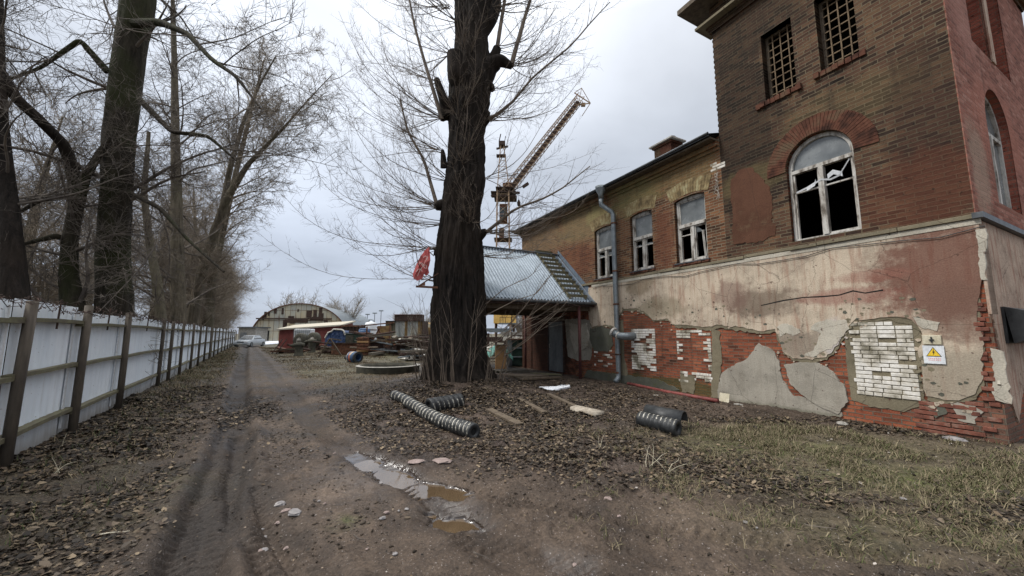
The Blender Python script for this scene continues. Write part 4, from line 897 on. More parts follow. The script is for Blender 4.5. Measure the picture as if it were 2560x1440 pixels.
for i in range(12): q=pc+WD*rg.uniform(-.35,.35)+WN*rg.uniform(-.2,.2); b.box((q[0],q[1],zc0+.76),(rg.uniform(.08,.2),rg.uniform(.08,.14),rg.uniform(.06,.16)),rg.uniform(0,3),jit=.015)
PW(b,'broken_brick_top',MT['darkrust'],CHM)
b=MB()
for (z0,z1,o) in ((TT-.16,TT-.06,.05),(TT-.06,TT+.02,.10)): b.fbox(FW,-.02,ST0+o,z0,z1,-.1,o); b.fbox(FS,.1-.1,SL,z0,z1,-.1,o)
PW(b,'cornice_moulding',MT['tower'],BLD)
b=MB(); b.fbox(FW,-.28,ST0+.3,TT+.021,TT+.09,-.4,.3); b.fbox(FS,.4,SL+.3,TT+.021,TT+.09,-.4,.28); PW(b,'cornice_slab',MT['olive'],BLD)
b=MB(); b.fbox(FW,0,ST0+.02,TT+.091,TT+.62,-.3,.02); b.fbox(FS,.3,SL,TT+.091,TT+.62,-.3,.02); PW(b,'tower_frieze',MT['tower'],BLD)
b=MB(); b.fbox(FW,-.5,ST0+.6,TT+.621,TT+.76,-SL-.3,.6); PW(b,'tower_roof',MT['oldwood'],BLD)
# ---- downpipe with hopper
pr=.085; dS=wall(1543,600)[0]; hS=wall(1524,470)[0]
b=MB(); hp=FW(hS,ZE-.05,.42); b.lathe(hp,[(.0,-.36),(.09,-.36),(.095,-.2),(.19,.0),(.2,.1),(.18,.1),(.17,.02),(.0,-.02)],20)
DP=PW(b,'downpipe_hopper',MT['zinc'],BLD,True)
b=MB(); b.tube([FW(hS,ZE-.35,.42),FW(hS,ZE-.62,.42),FW(dS+.05,ZE-.92,.17),FW(dS,ZE-1.05,.15),FW(dS,ZE-1.3,.15),FW(dS,3.0,.15),FW(dS-.02,.25,.15),FW(dS-.02,.12,.17),FW(dS-.05,.0,.34)],pr,12)
PW(b,'downpipe',MT['zinc'],BLD,True)
b=MB()
for z in (ZE-1.35,3.75,2.6,.9,.3): b.lathe(FW(dS,z,.15),[(pr+.001,-.03),(pr+.016,-.025),(pr+.016,.025),(pr+.001,.03)],14); b.fbox(FW,dS-.015,dS+.015,z-.015,z+.015,0,.1)
PW(b,'pipe_clamp',MT['rust'],BLD)
# vent elbow
eS=wall(1585,838)[0]; ez=wall(1560,838)[1]
T_=thing('vent_pipe','thick grey metal elbow pipe bulging round the downpipe from the plaster wall','pipe',FW(eS,ez))
b=MB(); P=[FW(eS,ez-.02,-.02),FW(eS+.0,ez-.02,.12),FW(eS+.1,ez-.03,.30),FW(eS+.28,ez-.02,.40),FW(eS+.5,ez+.1,.42)]
b.tube(P,.125,14); PW(b,'elbow',MT['zinc'],T_,True)
b=MB(); b.tube([FW(eS+.46,ez+.085,.415),FW(eS+.52,ez+.115,.425)],.16,16); b.tube([FW(eS+.26,ez-.025,.40),FW(eS+.30,ez-.015,.405)],.135,14); PW(b,'collar',MT['dirtywhite'],T_)
# door under the canopy
dA=wall(1410,870)[0]; dB=wall(1374,870)[0]
slab('door_recess_lintel',rect(dA-.1,dB+.1,2.12,2.3),FW,0,.04,MT['oldwood'])
b=MB(); b.fbox(FW,dA,dB,.0,2.1,.0,.045); DR=PW(b,'door',MT['doorgrey'],BLD)
b=MB(); b.fbox(FW,dA-.06,dA-.002,0,2.14,.0,.07); b.fbox(FW,dB+.002,dB+.06,0,2.14,.0,.07); b.fbox(FW,dA-.002,dB+.002,2.102,2.15,.0,.07); PW(b,'door_frame',MT['darkrust'],DR)
b=MB(); b.tube([FW(dB-.12,1.15,.045),FW(dB-.12,1.15,.09),FW(dB-.12,1.0,.09),FW(dB-.12,1.0,.045)],.012,6); PW(b,'handle',MT['dirtywhite'],DR)
# electric switch plate and warning sign
def WTH(name,label,cat,s,z): return thing(name,label,cat,FW(s,z))
s0=wall(2357,850)[0]; s1=wall(2310,850)[0]; z0=wall(2333,861)[1]; z1=wall(2333,838)[1]
T_=WTH('switch_plate','cream metal box cover with a dark handle above the yellow triangle sign','box',s0,z0)
b=MB(); b.fbox(FW,s0,s1,z0,z1,.02,.075); PW(b,'cover',MT['cream'],T_,bevel=.006)
b=MB(); sc_=(s0+s1)/2; zc_=(z0+z1)/2; b.fbox(FW,sc_-.03,sc_+.03,zc_-.008,zc_+.008,.075,.095); b.fbox(FW,sc_-.009,sc_+.009,zc_-.045,zc_+.05,.076,.093); PW(b,'handle',MT['black'],T_)
s0=wall(2365,885)[0]; s1=wall(2311,885)[0]; z0=wall(2338,909)[1]; z1=wall(2338,864)[1]
T_=WTH('warning_sign','white plate with a yellow lightning triangle hanging on the plaster','sign',s0,z0)
b=MB(); b.fbox(FW,s0,s1,z0,z1,.05,.058); PL=PW(b,'plate',MT['white'],T_)
W_=s1-s0; H_=z1-z0; cx_=(s0+s1)/2
MT['signyellow']=pm('sign_yellow',(.75,.5,.03),(.85,.58,.05),5,.5,0,0); MT['signblack']=pm('sign_black',(.01,.01,.01),(.02,.02,.02),5,.5,0,0); MT['signred']=pm('sign_pale_red',(.75,.4,.38),(.8,.48,.45),5,.5,0,0)
def tri(h,cz,o,mat,name):
    b=MB(); P=[(cx_-h*.58,cz-h*.38),(cx_+h*.58,cz-h*.38),(cx_,cz+h*.62)]; b.v=[FW(*p,o) for p in P]+[FW(*p,.058) for p in P]; b.f=[(0,1,2),(0,1,4,3),(1,2,5,4),(2,0,3,5)]; b.uv=[None]*4; PW(b,name,mat,PL)
tri(W_*.62,z0+H_*.6,.0605,MT['signblack'],'triangle_border'); tri(W_*.52,z0+H_*.6,.063,MT['signyellow'],'triangle')
b=MB(); cz=z0+H_*.62; P=[(.015,.10),(-.02,.0),(.0,.0),(-.012,-.07),(.028,.025),(.006,.025)]; k_=W_/.3
b.v=[FW(cx_-x*k_*.8,cz+y*k_*.8,.0655) for x,y in P]; b.f=[(0,1,2,5),(5,2,3,4)]; b.uv=[None]*2; PW(b,'lightning_bolt',MT['signblack'],PL)
b=MB()
for j in range(2):
    for i in range(7): b.fbox(FW,cx_-.075+i*.022,cx_-.062+i*.022,z0+H_*.17+j*.028,z0+H_*.17+.018+j*.028,.058,.0595)
PW(b,'lettering',MT['signred'],PL)
# black metal hood on the side face
T_=thing('metal_hood','black sheet metal hood fixed to the plaster beyond the tower corner','hood',FS(.9,1.6))
b=MB(); s0=side(2497,800)[0]; z1=side(2500,768)[1]; z0=side(2510,858)[1]
b.fbox(FS,s0,s0+1.5,z0,z1,0,.07); PW(b,'back_plate',MT['black'],T_)
b=MB(); P=[(z1+.0,.07),(z1-.12,.40),(z0+.12,.36),(z0,.12)]
for (a_,oa),(c_,oc) in zip(P[:-1],P[1:]): b.face([FS(s0,a_,oa),FS(s0+1.5,a_,oa),FS(s0+1.5,c_,oc),FS(s0,c_,oc)])
for ss in (s0,s0+1.5): b.face([FS(ss,z1,.07),FS(ss,z1-.12,.4),FS(ss,z0+.12,.36),FS(ss,z0,.12)])
PW(b,'hood_shell',MT['black'],T_)
# white loose wire tangle on the wall, cables under the string course
b=MB(); rg=random.Random(12)
for i in range(4):
    P=[]; s,z=wall(1790+i,432)
    for k_ in range(9): P.append(FW(s+rg.uniform(-.07,.07),z-k_*.09,.03+rg.uniform(0,.03)))
    b.tube(P,.0035,4)
tag(b.build('wire_tangle',MT['dirtywhite']),'white wire tangle hanging on the brick wall beside the third window','wire')
b=MB(); P=[FW(-.1+i*.5,ZS-.16-.05*math.sin(i*1.3)-.03*(i%2),.06) for i in range(20)]; b.tube(P,.008,5); tag(b.build('cable',MT['black']),'thin black cable sagging along the top of the pale plaster','cable')
# red pipe and board at the foot
a=gr(1570,962); c=gr(1795,1010); b=MB(); b.tube([(a[0],a[1],gz(*a)+.06),((a[0]+c[0])/2,(a[1]+c[1])/2,gz(*a)+.05),(c[0],c[1],gz(*c)+.05)],.045,10); MT['redpipe']=pm('worn_red_pipe',(.13,.03,.025),(.24,.06,.05),5,.6,0,.3)
tag(b.build('red_pipe',MT['redpipe'],smooth=True),'worn red pipe lying on the ground along the foot of the brick wall','pipe')
b=MB(); x,y=gr(1812,1006); b.box((0,0,.11),(.24,.02,.2),rz,M=Matrix.Rotation(rz,3,'Z')@Matrix.Rotation(R(14),3,'X')); o=b.build('board_offcut',MT['cream']); o.location=(x,y,gz(x,y)-.01); tag(o,'small cream board leaning against the grey cement patch','board')
for i,(u,v,lb) in enumerate(((1845,1015,'grey rubble lump next to the small cream board'),(2105,1060,'pale plaster lump fallen below the grey cement'),(2385,1095,'dark grey slab of rubble near the tower corner'),(1640,990,'small grey rubble lump behind the red pipe'))): stone(u,v,(.09,.11,.13,.07)[i],MT['concrete' if i!=2 else 'stone'],lb,60+i,.35)
# ================================================================== CANOPY
CS0=wall(1490,757)[0]; CSR=wall(1395,640)[0]; CS1=2*CSR-CS0; ZC0=2.74; ZC1=4.96; CW=4.75
CN=thing('canopy','pitched corrugated metal canopy on dull red posts joined to the brick wall','canopy',FW((CS0+CS1)/2,0,2.3))
def corr(name,sa,za,sb,zb,mat):
    b=MB(); n=int(CW/.032); P=[]
    for i in range(n+1):
        P.append((i*.032,.045*(0,1,1,0)[i%4]))
    nx,nzz=(za-zb),(sb-sa); 
    for i,(o,h) in enumerate(P): 
        for (s,z) in ((sa,za),(sb,zb)): b.v.append(FW(s,z+h,o+.03))
    for i in range(n): b.f.append((2*i,2*i+2,2*i+3,2*i+1)); b.uv.append(None)
    return PW(b,name,mat,CN)
corr('roof_sheet',CS0,ZC0,CSR,ZC1,MT['canopyroof']); corr('roof_sheet',CS1,ZC0,CSR,ZC1,MT['canopyroof'])
b=MB(); b.beam(Vector(FW(CS0-.03,ZC0+.02,.12)),Vector(FW(CSR,ZC1+.05,.12)),.26,.03); 
q=[FW(CS0-.03,ZC0,.02),FW(CS0-.03,ZC0+.06,.28),FW(CSR+.02,ZC1+.09,.28),FW(CSR+.02,ZC1+.04,.02)]
b=MB(); b.face(q); b.face([FW(CS0-.03,ZC0+.06,.28),FW(CS0-.03,ZC0-.02,.29),FW(CSR+.02,ZC1+.0,.29),FW(CSR+.02,ZC1+.09,.28)]); b.face([FW(CS0-.03,ZC0,.012),FW(CSR,ZC1+.04,.012),FW(CSR,ZC1+.26,.012),FW(CS0-.03,ZC0+.26,.012)])
PW(b,'wall_flashing',MT['flash'],CN)
b=MB(); b.fbox(FW,CSR-.1,CSR+.1,ZC1+.035,ZC1+.06,.03,CW); PW(b,'ridge_cap',MT['canopyroof'],CN)
b=MB(); b.fbox(FW,CS0+.02,CS0+.09,ZC0-.16,ZC0-.01,.05,CW-.02); PW(b,'front_beam',MT['darkrust'],CN); b=MB(); b.fbox(FW,CS1-.09,CS1-.02,ZC0-.16,ZC0-.01,.05,CW-.02); PW(b,'back_beam',MT['darkrust'],CN)
b=MB(); b.tube([FW(CS0-.05,ZC0-.04,.0),FW(CS0-.05,ZC0-.05,CW)],.05,8); PW(b,'gutter',MT['roofmetal'],CN)
b=MB(); b.face([FW(CS0+.1,ZC0-.14,.1),FW(CS1-.1,ZC0-.14,.1),FW(CS1-.1,ZC0-.14,CW-.1),FW(CS0+.1,ZC0-.14,CW-.1)]); 
for i in range(6): s=CS0+.3+i*(CS1-CS0-.6)/5; b.fbox(FW,s-.04,s+.04,ZC0-.3,ZC0-.15,.1,CW-.1)
PW(b,'ceiling_boards',MT['oldwood'],CN)
b=MB(); b.face([FW(CS0,ZC0-.02,CW),FW(CS1,ZC0-.02,CW),FW(CSR,ZC1-.02,CW)]); PW(b,'gable_board',MT['oldwood'],CN)
for (s,o) in ((CS0+.06,.75),(CS0+.06,CW-.22),(CS1-.06,.3),(CS1-.06,CW-.22),(CSR,CW-.22)):
    b=MB(); b.tube([FW(s,-.1,o),FW(s,ZC0-.15,o)],.055,10); po=PW(b,'post',MT['redpaint'],CN,True)
    if o>4 and s<CSR-1:
        b=MB(); rg=random.Random(4)
        for i in range(7): z=.8+i*.2+rg.uniform(-.03,.03); b.lathe(FW(s,z,o),[(.0565,-.045),(.058,0),(.0565,.045)],10)
        PW(b,'white_paint_dab',MT['dirtywhite'],po)
# roof ladder of boards
T_=thing('roof_ladder','mossy wooden roof ladder lying up the right side of the corrugated canopy roof','ladder',FW(CS0+.1,ZC0,.6))
def onr(t,o,h=.05): return Vector(FW(CS0+(CSR-CS0)*t,ZC0+(ZC1-ZC0)*t+h,o))
for o in (.42,1.12):
    b=MB(); b.beam(onr(.03,o,.07),onr(1.02,o,.07),.09,.045); PW(b,'side_rail',MT['mosswood'],T_)
for i in range(11):
    t=.05+i*.094; b=MB(); b.beam(onr(t,.32,.125),onr(t,1.22,.125),.045,.10); PW(b,'rung',MT['mosswood'],T_)
# stuff lying under the canopy
def woodpallet(name,label,cat,x,y,z,rz,w,d,mat,n=6):
    T_=thing(name,label,cat,(x,y,z),rz)
    for i in range(n): b=MB(); b.box((-w/2+w*(i+.5)/n,0,.12),(w/n*.7,d,.022)); b.build('slat',MT[mat],T_)
    for yy in (-d/2+.05,0,d/2-.05): b=MB(); b.box((0,yy,.055),(w,.09,.105)); b.build('bearer',MT[mat],T_)
    return T_
x,y=gr(1275,932); woodpallet('pallet','old wooden pallet lying under the canopy between tree and far wall','pallet',x,y,gz(x,y),rz+PI/2,1.3,.9,'greywood')
# ================================================================== FENCE
def fs_u(u,v=900):   # distance along the fence of a pixel column
    r=ray(u,v); A=np.array([[r[0],-FD[0]],[r[1],-FD[1]]]); t,s=np.linalg.solve(A,F0); return s
FEN=thing('metal_fence','long white corrugated metal fence with brown posts, wooden rails and barbed wire','fence',(float(F0[0]),float(F0[1]),0))
def FF(s,z,o=0.): p=F0+FD*s+FNv*o; return (p[0],p[1],z)
us=[(22,970),(192,900),(304,880),(399,860),(424,860),(451,860),(478,855),(496,855),(511,855),(524,850),(535,850),(545,850),(554,850),(562,845),(569,845),(575,845),(580,845),(585,845),(589,845)]
ps=[-3.4]+[fs_u(*q) for q in us]
def gzf(s): p=F0+FD*s; return float(gheight(np.array([p[0]]),np.array([p[1]]),False)[0])
FT=1.97
def rib(b,s0,s1,z0,z1,o):
    n=max(2,int((s1-s0)/.05)) if s0<14 else max(2,int((s1-s0)/.2)); k_=len(b.v)
    for i in range(n+1):
        s=s0+(s1-s0)*i/n; h=.012 if i%4 in(0,1) else -.006
        b.v+= [FF(s,z0,o+h),FF(s,z1,o+h)]
    for i in range(n): b.f.append((k_+2*i,k_+2*i+2,k_+2*i+3,k_+2*i+1)); b.uv.append(None)
def fencew():
    a=N('white_fence_sheet',.5,.0,.5); n1=a.noise(1.1,5,.6,a.vec(scale=(1,1,.5))); n2=a.noise(9,5,.6,a.vec(scale=(1,1,.12)))
    c=a.ramp(n1,[(.3,(.74,.81,.88)),(.7,(.84,.89,.94))]); c=a.mix(.3,c,a.ramp(n2,[(.35,(.78,.8,.82)),(.65,(1.08,1.08,1.08))]),'MULTIPLY')
    z=a.n('ShaderNodeSeparateXYZ'); a.l(a.tc.outputs['Object'],z.inputs[0]); low_=a.math('ADD',z.outputs[2],a.math('MULTIPLY',n2,-.35))
    c=a.mix(a.step(low_,-.1,.30,.8,0),c,(.20,.17,.13)); rs=a.noise(1.,6,.65,a.vec(scale=(7,7,.8))); c=a.mix(a.step(rs,.60,.74,0,.4),c,(.34,.29,.23)); sp_=a.noise(30,3,.5); c=a.mix(a.step(sp_,.70,.74,0,.6),c,(.2,.16,.12)); a.bump(a.noise(1.6,3),.35,.05); return a.out(c)
MT['fence']=fencew()
for i in range(len(ps)-1):
    s0,s1=ps[i],ps[i+1]; b=MB(); gz_=min(gzf(s0),gzf(s1)); dz=random.uniform(-.015,.015)
    rib(b,s0,s1,gz_-.1,FT+dz+.03*math.sin(i*2.2),-.075+random.uniform(-.012,.012)); pn=PW(b,'sheet_panel',MT['fence'],FEN)
    b=MB(); b.fbox(lambda s,z,o:FF(s,z,o),s1-.16,s1-.1,gz_+.1,FT-.05,-.055,-.04); PW(b,'joint_strip',MT['white'],pn)
for i in range(len(ps)-1):
    s0,s1=ps[i]-.05,ps[i+1]+.05; g0=.5*(gzf(ps[i])+gzf(ps[i+1]))
    for j,z in enumerate((1.72,1.08,.40)):
        b=MB(); w0=random.uniform(-.03,.03); A=Vector(FF(s0,z+g0*.3+random.uniform(-.015,.015),-.015)); B=Vector(FF(s1,z+g0*.3+w0,-.015)); M_=(A+B)/2+Vector((0,0,random.uniform(-.02,.02)))
        hh=(.10,.085,.10)[j]
        b.beam(A,M_,.045 if False else hh,.05); b.beam(M_,B,hh,.05); PW(b,'rail',MT['mosswood'],FEN)
for i,s in enumerate(ps):
    b=MB(); w_=.098 if i<4 else .085; lean=random.uniform(-.04,.04) if i!=1 else .10; ht=random.uniform(1.95,2.12) if i>4 else (2.0,1.98,2.04,2.03,2.02)[i]
    A=Vector(FF(s,-.15,.05)); B=Vector(FF(s+lean,ht,.05)); d=B-A
    M=Matrix((Vector((FD[0],FD[1],0)),Vector((FNv[0],FNv[1],0)),Vector((0,0,1)))).transposed()
    b.tube([A,A.lerp(B,.5)+Vector((random.uniform(-.01,.01),0,0)),B],[w_*.56,w_*.54,w_*.52],8); PW(b,'post',MT['postwood'],FEN,True)
b=MB(); rg=random.Random(6)
for strand in range(3):
    P=[];s=ps[0]
    while s<ps[10]: P.append(FF(s,FT-.05+.03*strand+rg.uniform(-.07,.07),.05+rg.uniform(-.08,.08))); s+=.16 if s<14 else .5
    b.tube(P,.004,4,False)
    for p in P:
        for k_ in range(2 if p[1]<14 else 0): b.bar(Vector(p)+Vector([rg.uniform(-.03,.03) for _ in range(3)]),Vector(p)+Vector([rg.uniform(-.03,.03) for _ in range(3)]),.004,3)
PW(b,'barbed_wire',MT['darkrust'],FEN)
for i in range(10):
    s=.5*(ps[i]+ps[i+1]); b=MB(); b.bar(FF(s,1.66,.02),FF(s,2.06,.03),.012,5); PW(b,'wire_stake',MT['darkrust'],FEN)
# ================================================================== TREES
def tubes_np(P,Rd,ns):
    n,K,_=P.shape; T=np.gradient(P,axis=1); T/=np.linalg.norm(T,axis=2,keepdims=True)+1e-9
    d=P[:,-1]-P[:,0]; ref=np.where(np.abs(d[:,2:3])>.8*np.linalg.norm(d,axis=1,keepdims=True),np.array([[1.,0,0]]),np.array([[0,0,1.]]))[:,None,:]
    U=np.cross(T,np.broadcast_to(ref,T.shape)); U/=np.linalg.norm(U,axis=2,keepdims=True)+1e-9; W=np.cross(T,U)
    a=np.arange(ns)*2*PI/ns; V=P[:,:,None,:]+Rd[:,:,None,None]*(U[:,:,None,:]*np.cos(a)[None,None,:,None]+W[:,:,None,:]*np.sin(a)[None,None,:,None])
    idx=np.arange(n*K*ns).reshape(n,K,ns); A=idx[:,:-1,:];B=np.roll(A,-1,2);C=idx[:,1:,:];D=np.roll(C,-1,2)
    return V.reshape(-1,3),np.stack([A,B,D,C],-1).reshape(-1,4)
class Crown:
    def __init__(s): s.V=[];s.F=[];s.n=0
    def add(s,P,Rd,ns):
        V,F=tubes_np(P,Rd,ns); s.V.append(V); s.F.append(F+s.n); s.n+=len(V)
    def build(s,name,mat,parent): return mesh_np(name,np.concatenate(s.V),np.concatenate(s.F),mat,parent,True)
def grow(rg,P,Rd,n,t0,t1,ang,L,seg,rr,up=.0,wob=.25,rmax=1,rmin=.002,side=None,taper=.25,lenpow=0.):
    m,K,_=P.shape; wts=np.linalg.norm(np.diff(P,axis=1),axis=2).sum(1); wts/=wts.sum(); pi=rg.choice(m,n,p=wts)
    t=rg.uniform(t0,t1,n)*(K-1); i=np.minimum(t.astype(int),K-2); f=(t-i)[:,None]
    p=P[pi,i]*(1-f)+P[pi,i+1]*f; d=P[pi,i+1]-P[pi,i]; d/=np.linalg.norm(d,axis=1,keepdims=True)+1e-9
    r=(Rd[pi,i]*(1-f[:,0])+Rd[pi,i+1]*f[:,0])*rr*rg.uniform(.6,1,n); r=np.clip(r,rmin,rmax)
    q=rg.normal(0,1,(n,3)); 
    if side is not None: q=q*np.array(side)
    q-=d*(q*d).sum(1,keepdims=True); q/=np.linalg.norm(q,axis=1,keepdims=True)+1e-9
    a=R(ang)*rg.uniform(.65,1.3,n)[:,None]; v=d*np.cos(a)+q*np.sin(a)
    Ln=L*rg.uniform(.45,1.2,n)*(1-lenpow*(t/(K-1))); st=(Ln/seg)[:,None]
    out_=np.zeros((n,seg+1,3)); out_[:,0]=p; w_=rg.normal(0,1,(n,3))*wob*.5
    for k_ in range(seg):
        p=p+v*st; out_[:,k_+1]=p; w_=w_*.5+rg.normal(0,wob,(n,3)); v=v+w_*.5+np.array([0,0,up]); v/=np.linalg.norm(v,axis=1,keepdims=True)
    Ro=r[:,None]*np.linspace(1,taper,seg+1)[None]; return out_,Ro
def resample(pts,rad,K):
    pts=np.array(pts,float); rad=np.array(rad,float); L=np.concatenate([[0],np.cumsum(np.linalg.norm(np.diff(pts,axis=0),axis=1))]); t=np.linspace(0,L[-1],K)
    return np.stack([np.interp(t,L,pts[:,i]) for i in range(3)],1),np.interp(t,L,rad)
def trunk_mesh(c,pts,rad,K,ns,amp,sd,flare=0,rough=1.):
    P,Rr=resample(pts,rad,K); 
    for _ in range(2): P[1:-1]=(P[:-2]+P[1:-1]*2+P[2:])/4; Rr[1:-1]=(Rr[:-2]+Rr[1:-1]*2+Rr[2:])/4
    T=np.gradient(P,axis=0); T/=np.linalg.norm(T,axis=1,keepdims=True)
    X=np.cross(T,np.array([0,1,0.])); X/=np.linalg.norm(X,axis=1,keepdims=True); Y=np.cross(X,T)
    a=np.arange(ns)*2*PI/ns; L=np.concatenate([[0],np.cumsum(np.linalg.norm(np.diff(P,axis=0),axis=1))])
    A,Z=np.meshgrid(a,L); R0=Rr[:,None]
    def cyl(fa,fz,s_,o=4): return .5*(fbm(np.cos(A)*fa+9,Z*fz+np.sin(A)*fa*1.7,o,s_)+fbm(np.sin(A)*fa-5,Z*fz+np.cos(A)*fa*1.3,o,s_+7))
    ridg=1-np.abs(cyl(7,.9,sd))*6; m=1+amp*(cyl(1.3,.5,sd+3)*1.6+.9*cyl(3.2,1.7,sd+11)+.30*np.clip(ridg,-.5,1)*rough+.5*cyl(14,3,sd+5)*rough)
    if flare: m=m*(1+flare*np.exp(-Z/.8)*(1+.55*np.cos(A*5+1+sd)+.35*np.cos(A*8+2)))
    V=P[:,None]+R0[:,:,None]*m[:,:,None]*(X[:,None]*np.cos(a)[None,:,None]+Y[:,None]*np.sin(a)[None,:,None])
    idx=np.arange(K*ns).reshape(K,ns); q=idx[:-1];w_=idx[1:]; F=np.stack([q,np.roll(q,-1,1),np.roll(w_,-1,1),w_],-1).reshape(-1,4)
    k_=c.n; c.V.append(V.reshape(-1,3)); c.F.append(F+k_); c.n+=K*ns
    # closed top
    top=np.concatenate([V[-1],P[-1:]+T[-1:]*Rr[-1]*.1]); c.V.append(top); i=np.arange(ns); F=np.stack([i,(i+1)%ns,np.full(ns,ns),np.full(ns,ns)],-1)
    F=np.stack([i[::2],(i[::2]+1)%ns,(i[::2]+2)%ns,np.full(ns//2,ns)],-1); c.F.append(F+c.n); c.n+=ns+1
    return P,Rr
def px(l,y): return [aty(u,v,y if not isinstance(y,(list,tuple)) else y[i]) for i,(u,v) in enumerate(l)]
# ---- the old pollarded poplar in the middle
rg=np.random.default_rng(11); YT=12.0
prof=[(965,1052,1238),(930,1062,1226),(880,1076,1218),(820,1084,1215),(760,1086,1214),(700,1088,1212),(620,1091,1211),(560,1096,1206),(500,1104,1209),(450,1111,1214),(400,1115,1213),(340,1119,1211),(290,1117,1222),(250,1118,1228),(200,1122,1234),(150,1130,1228),(100,1136,1224),(60,1135,1226),(0,1130,1232),(-80,1134,1238),(-200,1142,1240),(-330,1150,1236)]
tp=[];tr=[]
for v,a,b2 in prof:
    A=aty(a,v,YT);B=aty(b2,v,YT); tp.append((A+B)/2); tr.append((B[0]-A[0])/2*(.93 if v>600 else .87))
tp.insert(0,tp[0]-np.array([0,0,.35])); tr.insert(0,tr[0]*1.03)
PT_=thing('old_poplar','huge old poplar with black furrowed trunk, cut limbs and sprays of thin shoots','tree',(float(tp[0][0]),YT,0))
C_=Crown(); TP,TR=trunk_mesh(C_,tp,tr,320,180,.14,3,.18,1.5)
def limb(c,uv,ys,wpx,amp=.12,K=26,ns=20,sd=1):
    P=px(uv,ys); r_=[w_/2/FPX*(P[i][1])*1.0 for i,w_ in enumerate(wpx)]; return trunk_mesh(c,P,r_,K,ns,amp,sd)
limb(C_,[(1158,235),(1140,190),(1134,132)],[11.8,11.45,11.4],[50,46,38],K=18,sd=4)          # sawn stump left
limb(C_,[(1120,285),(1108,245),(1096,212),(1091,196)],[11.8,11.5,11.4,11.35],[34,26,20,14],K=14,sd=5)
limb(C_,[(1195,205),(1225,165),(1250,150),(1280,166)],[12,11.9,11.8,11.8],[70,48,34,16],K=22,sd=6)
limb(C_,[(1225,160),(1238,135),(1243,120)],[11.9,11.8,11.8],[36,26,22],K=12,sd=6)
limb(C_,[(1200,90),(1228,50),(1240,15),(1238,-30)],[12,12,12.1,12.1],[36,32,32,26],K=20,sd=7)
limb(C_,[(1195,290),(1214,285),(1224,288)],[12,11.9,11.9],[40,30,14],K=8,sd=8)
limb(C_,[(1205,215),(1226,215),(1233,226)],[12,11.9,11.9],[40,26,12],K=8,sd=9)
limb(C_,[(1125,515),(1100,512),(1088,518)],[12,11.85,11.8],[44,30,18],K=10,sd=10)
limb(C_,[(1125,620),(1098,622),(1090,640)],[12,11.9,11.9],[40,26,14],K=8,sd=11)
limb(C_,[(1130,285),(1112,290),(1104,300)],[12,11.9,11.9],[44,24,12],K=8,sd=12)
limb(C_,[(1110,420),(1108,385),(1106,375)],[11.8,11.7,11.7],[18,12,8],K=8,sd=13)
limb(C_,[(1195,590),(1210,580),(1216,575)],[12,11.9,11.9],[30,20,10],K=8,sd=14)
limb(C_,[(1195,320),(1214,305),(1222,300)],[12,11.9,11.9],[26,18,10],K=8,sd=15)
TRK=C_.build('trunk',MT['bark'],PT_); TRK.location=-Vector(PT_.location)
# shoots: leave the trunk sideways, bow outwards and turn up
spots=[(1093,515,-1,13),(1106,292,-1,12),(1104,375,-1,9),(1098,205,-1,7),(1134,135,-1,8),(1095,622,-1,9),(1090,700,-1,4),(1216,580,1,10),(1222,300,1,11),(1278,165,1,8),(1243,122,1,6),(1238,20,1,9),(1215,450,1,5),(1230,225,1,5),(1150,60,-1,8),(1125,20,-1,8),(1160,420,0,7),(1150,300,0,7),(1170,560,0,6),(1170,150,0,7),(1150,-60,-1,9),(1230,-80,1,9),(1212,640,1,4),(1100,560,-1,6),(1112,445,-1,6)]
S0=[];D0=[];LL=[]
for (u,v,sg,n) in [(a,b_,c_,int(d*1.25)) for a,b_,c_,d in spots]:
    for k_ in range(n):
        p=aty(u,v,11.85+rg.uniform(-.1,.1)); a=rg.uniform(-.9,.9) if sg else rg.uniform(-.5,.5)
        dirx=sg*math.cos(a) if sg else rg.uniform(-.6,.6); diry=-math.sin(a) if sg else -1; low_=v>480
        S0.append(p+rg.normal(0,.05,3)); D0.append((dirx,diry,rg.uniform(-.25,.45) if low_ else rg.uniform(-.2,.8))); LL.append(rg.uniform(2.4,4.9)*(1.0 if sg else .6)*(.9 if sg>0 else 1.05))
for (x0,y0,x1,y1,rad) in ():pass
S0=np.array(S0);D0=np.array(D0);LL=np.array(LL); n=len(S0); D0/=np.linalg.norm(D0,axis=1,keepdims=True)
seg=16; PP=np.zeros((n,seg+1,3)); p=S0.copy(); v=D0.copy(); PP[:,0]=p; wv=rg.normal(0,.03,(n,3)); upn=rg.uniform(.05,.17,n)
for k_ in range(seg):
    p=p+v*(LL/seg)[:,None]; PP[:,k_+1]=p; wv=wv*.75+rg.normal(0,.038,(n,3)); v=v+wv; v[:,2]+=upn*(.3+1.4*k_/seg); v/=np.linalg.norm(v,axis=1,keepdims=True)
RR_=rg.uniform(.008,.017,n)[:,None]*np.linspace(1,.2,seg+1)[None]
C_=Crown(); C_.add(PP,RR_,5)
P2,R2=grow(rg,PP,RR_,n*17,.12,.97,44,.85,7,.55,.055,.15,rmax=.008,rmin=.0035,lenpow=.45); C_.add(P2,R2,3)
P3,R3=grow(rg,P2,R2,n*52,.15,.98,46,.24,3,.7,.10,.2,rmax=.0045,rmin=.003,lenpow=.3); C_.add(P3,R3,3)
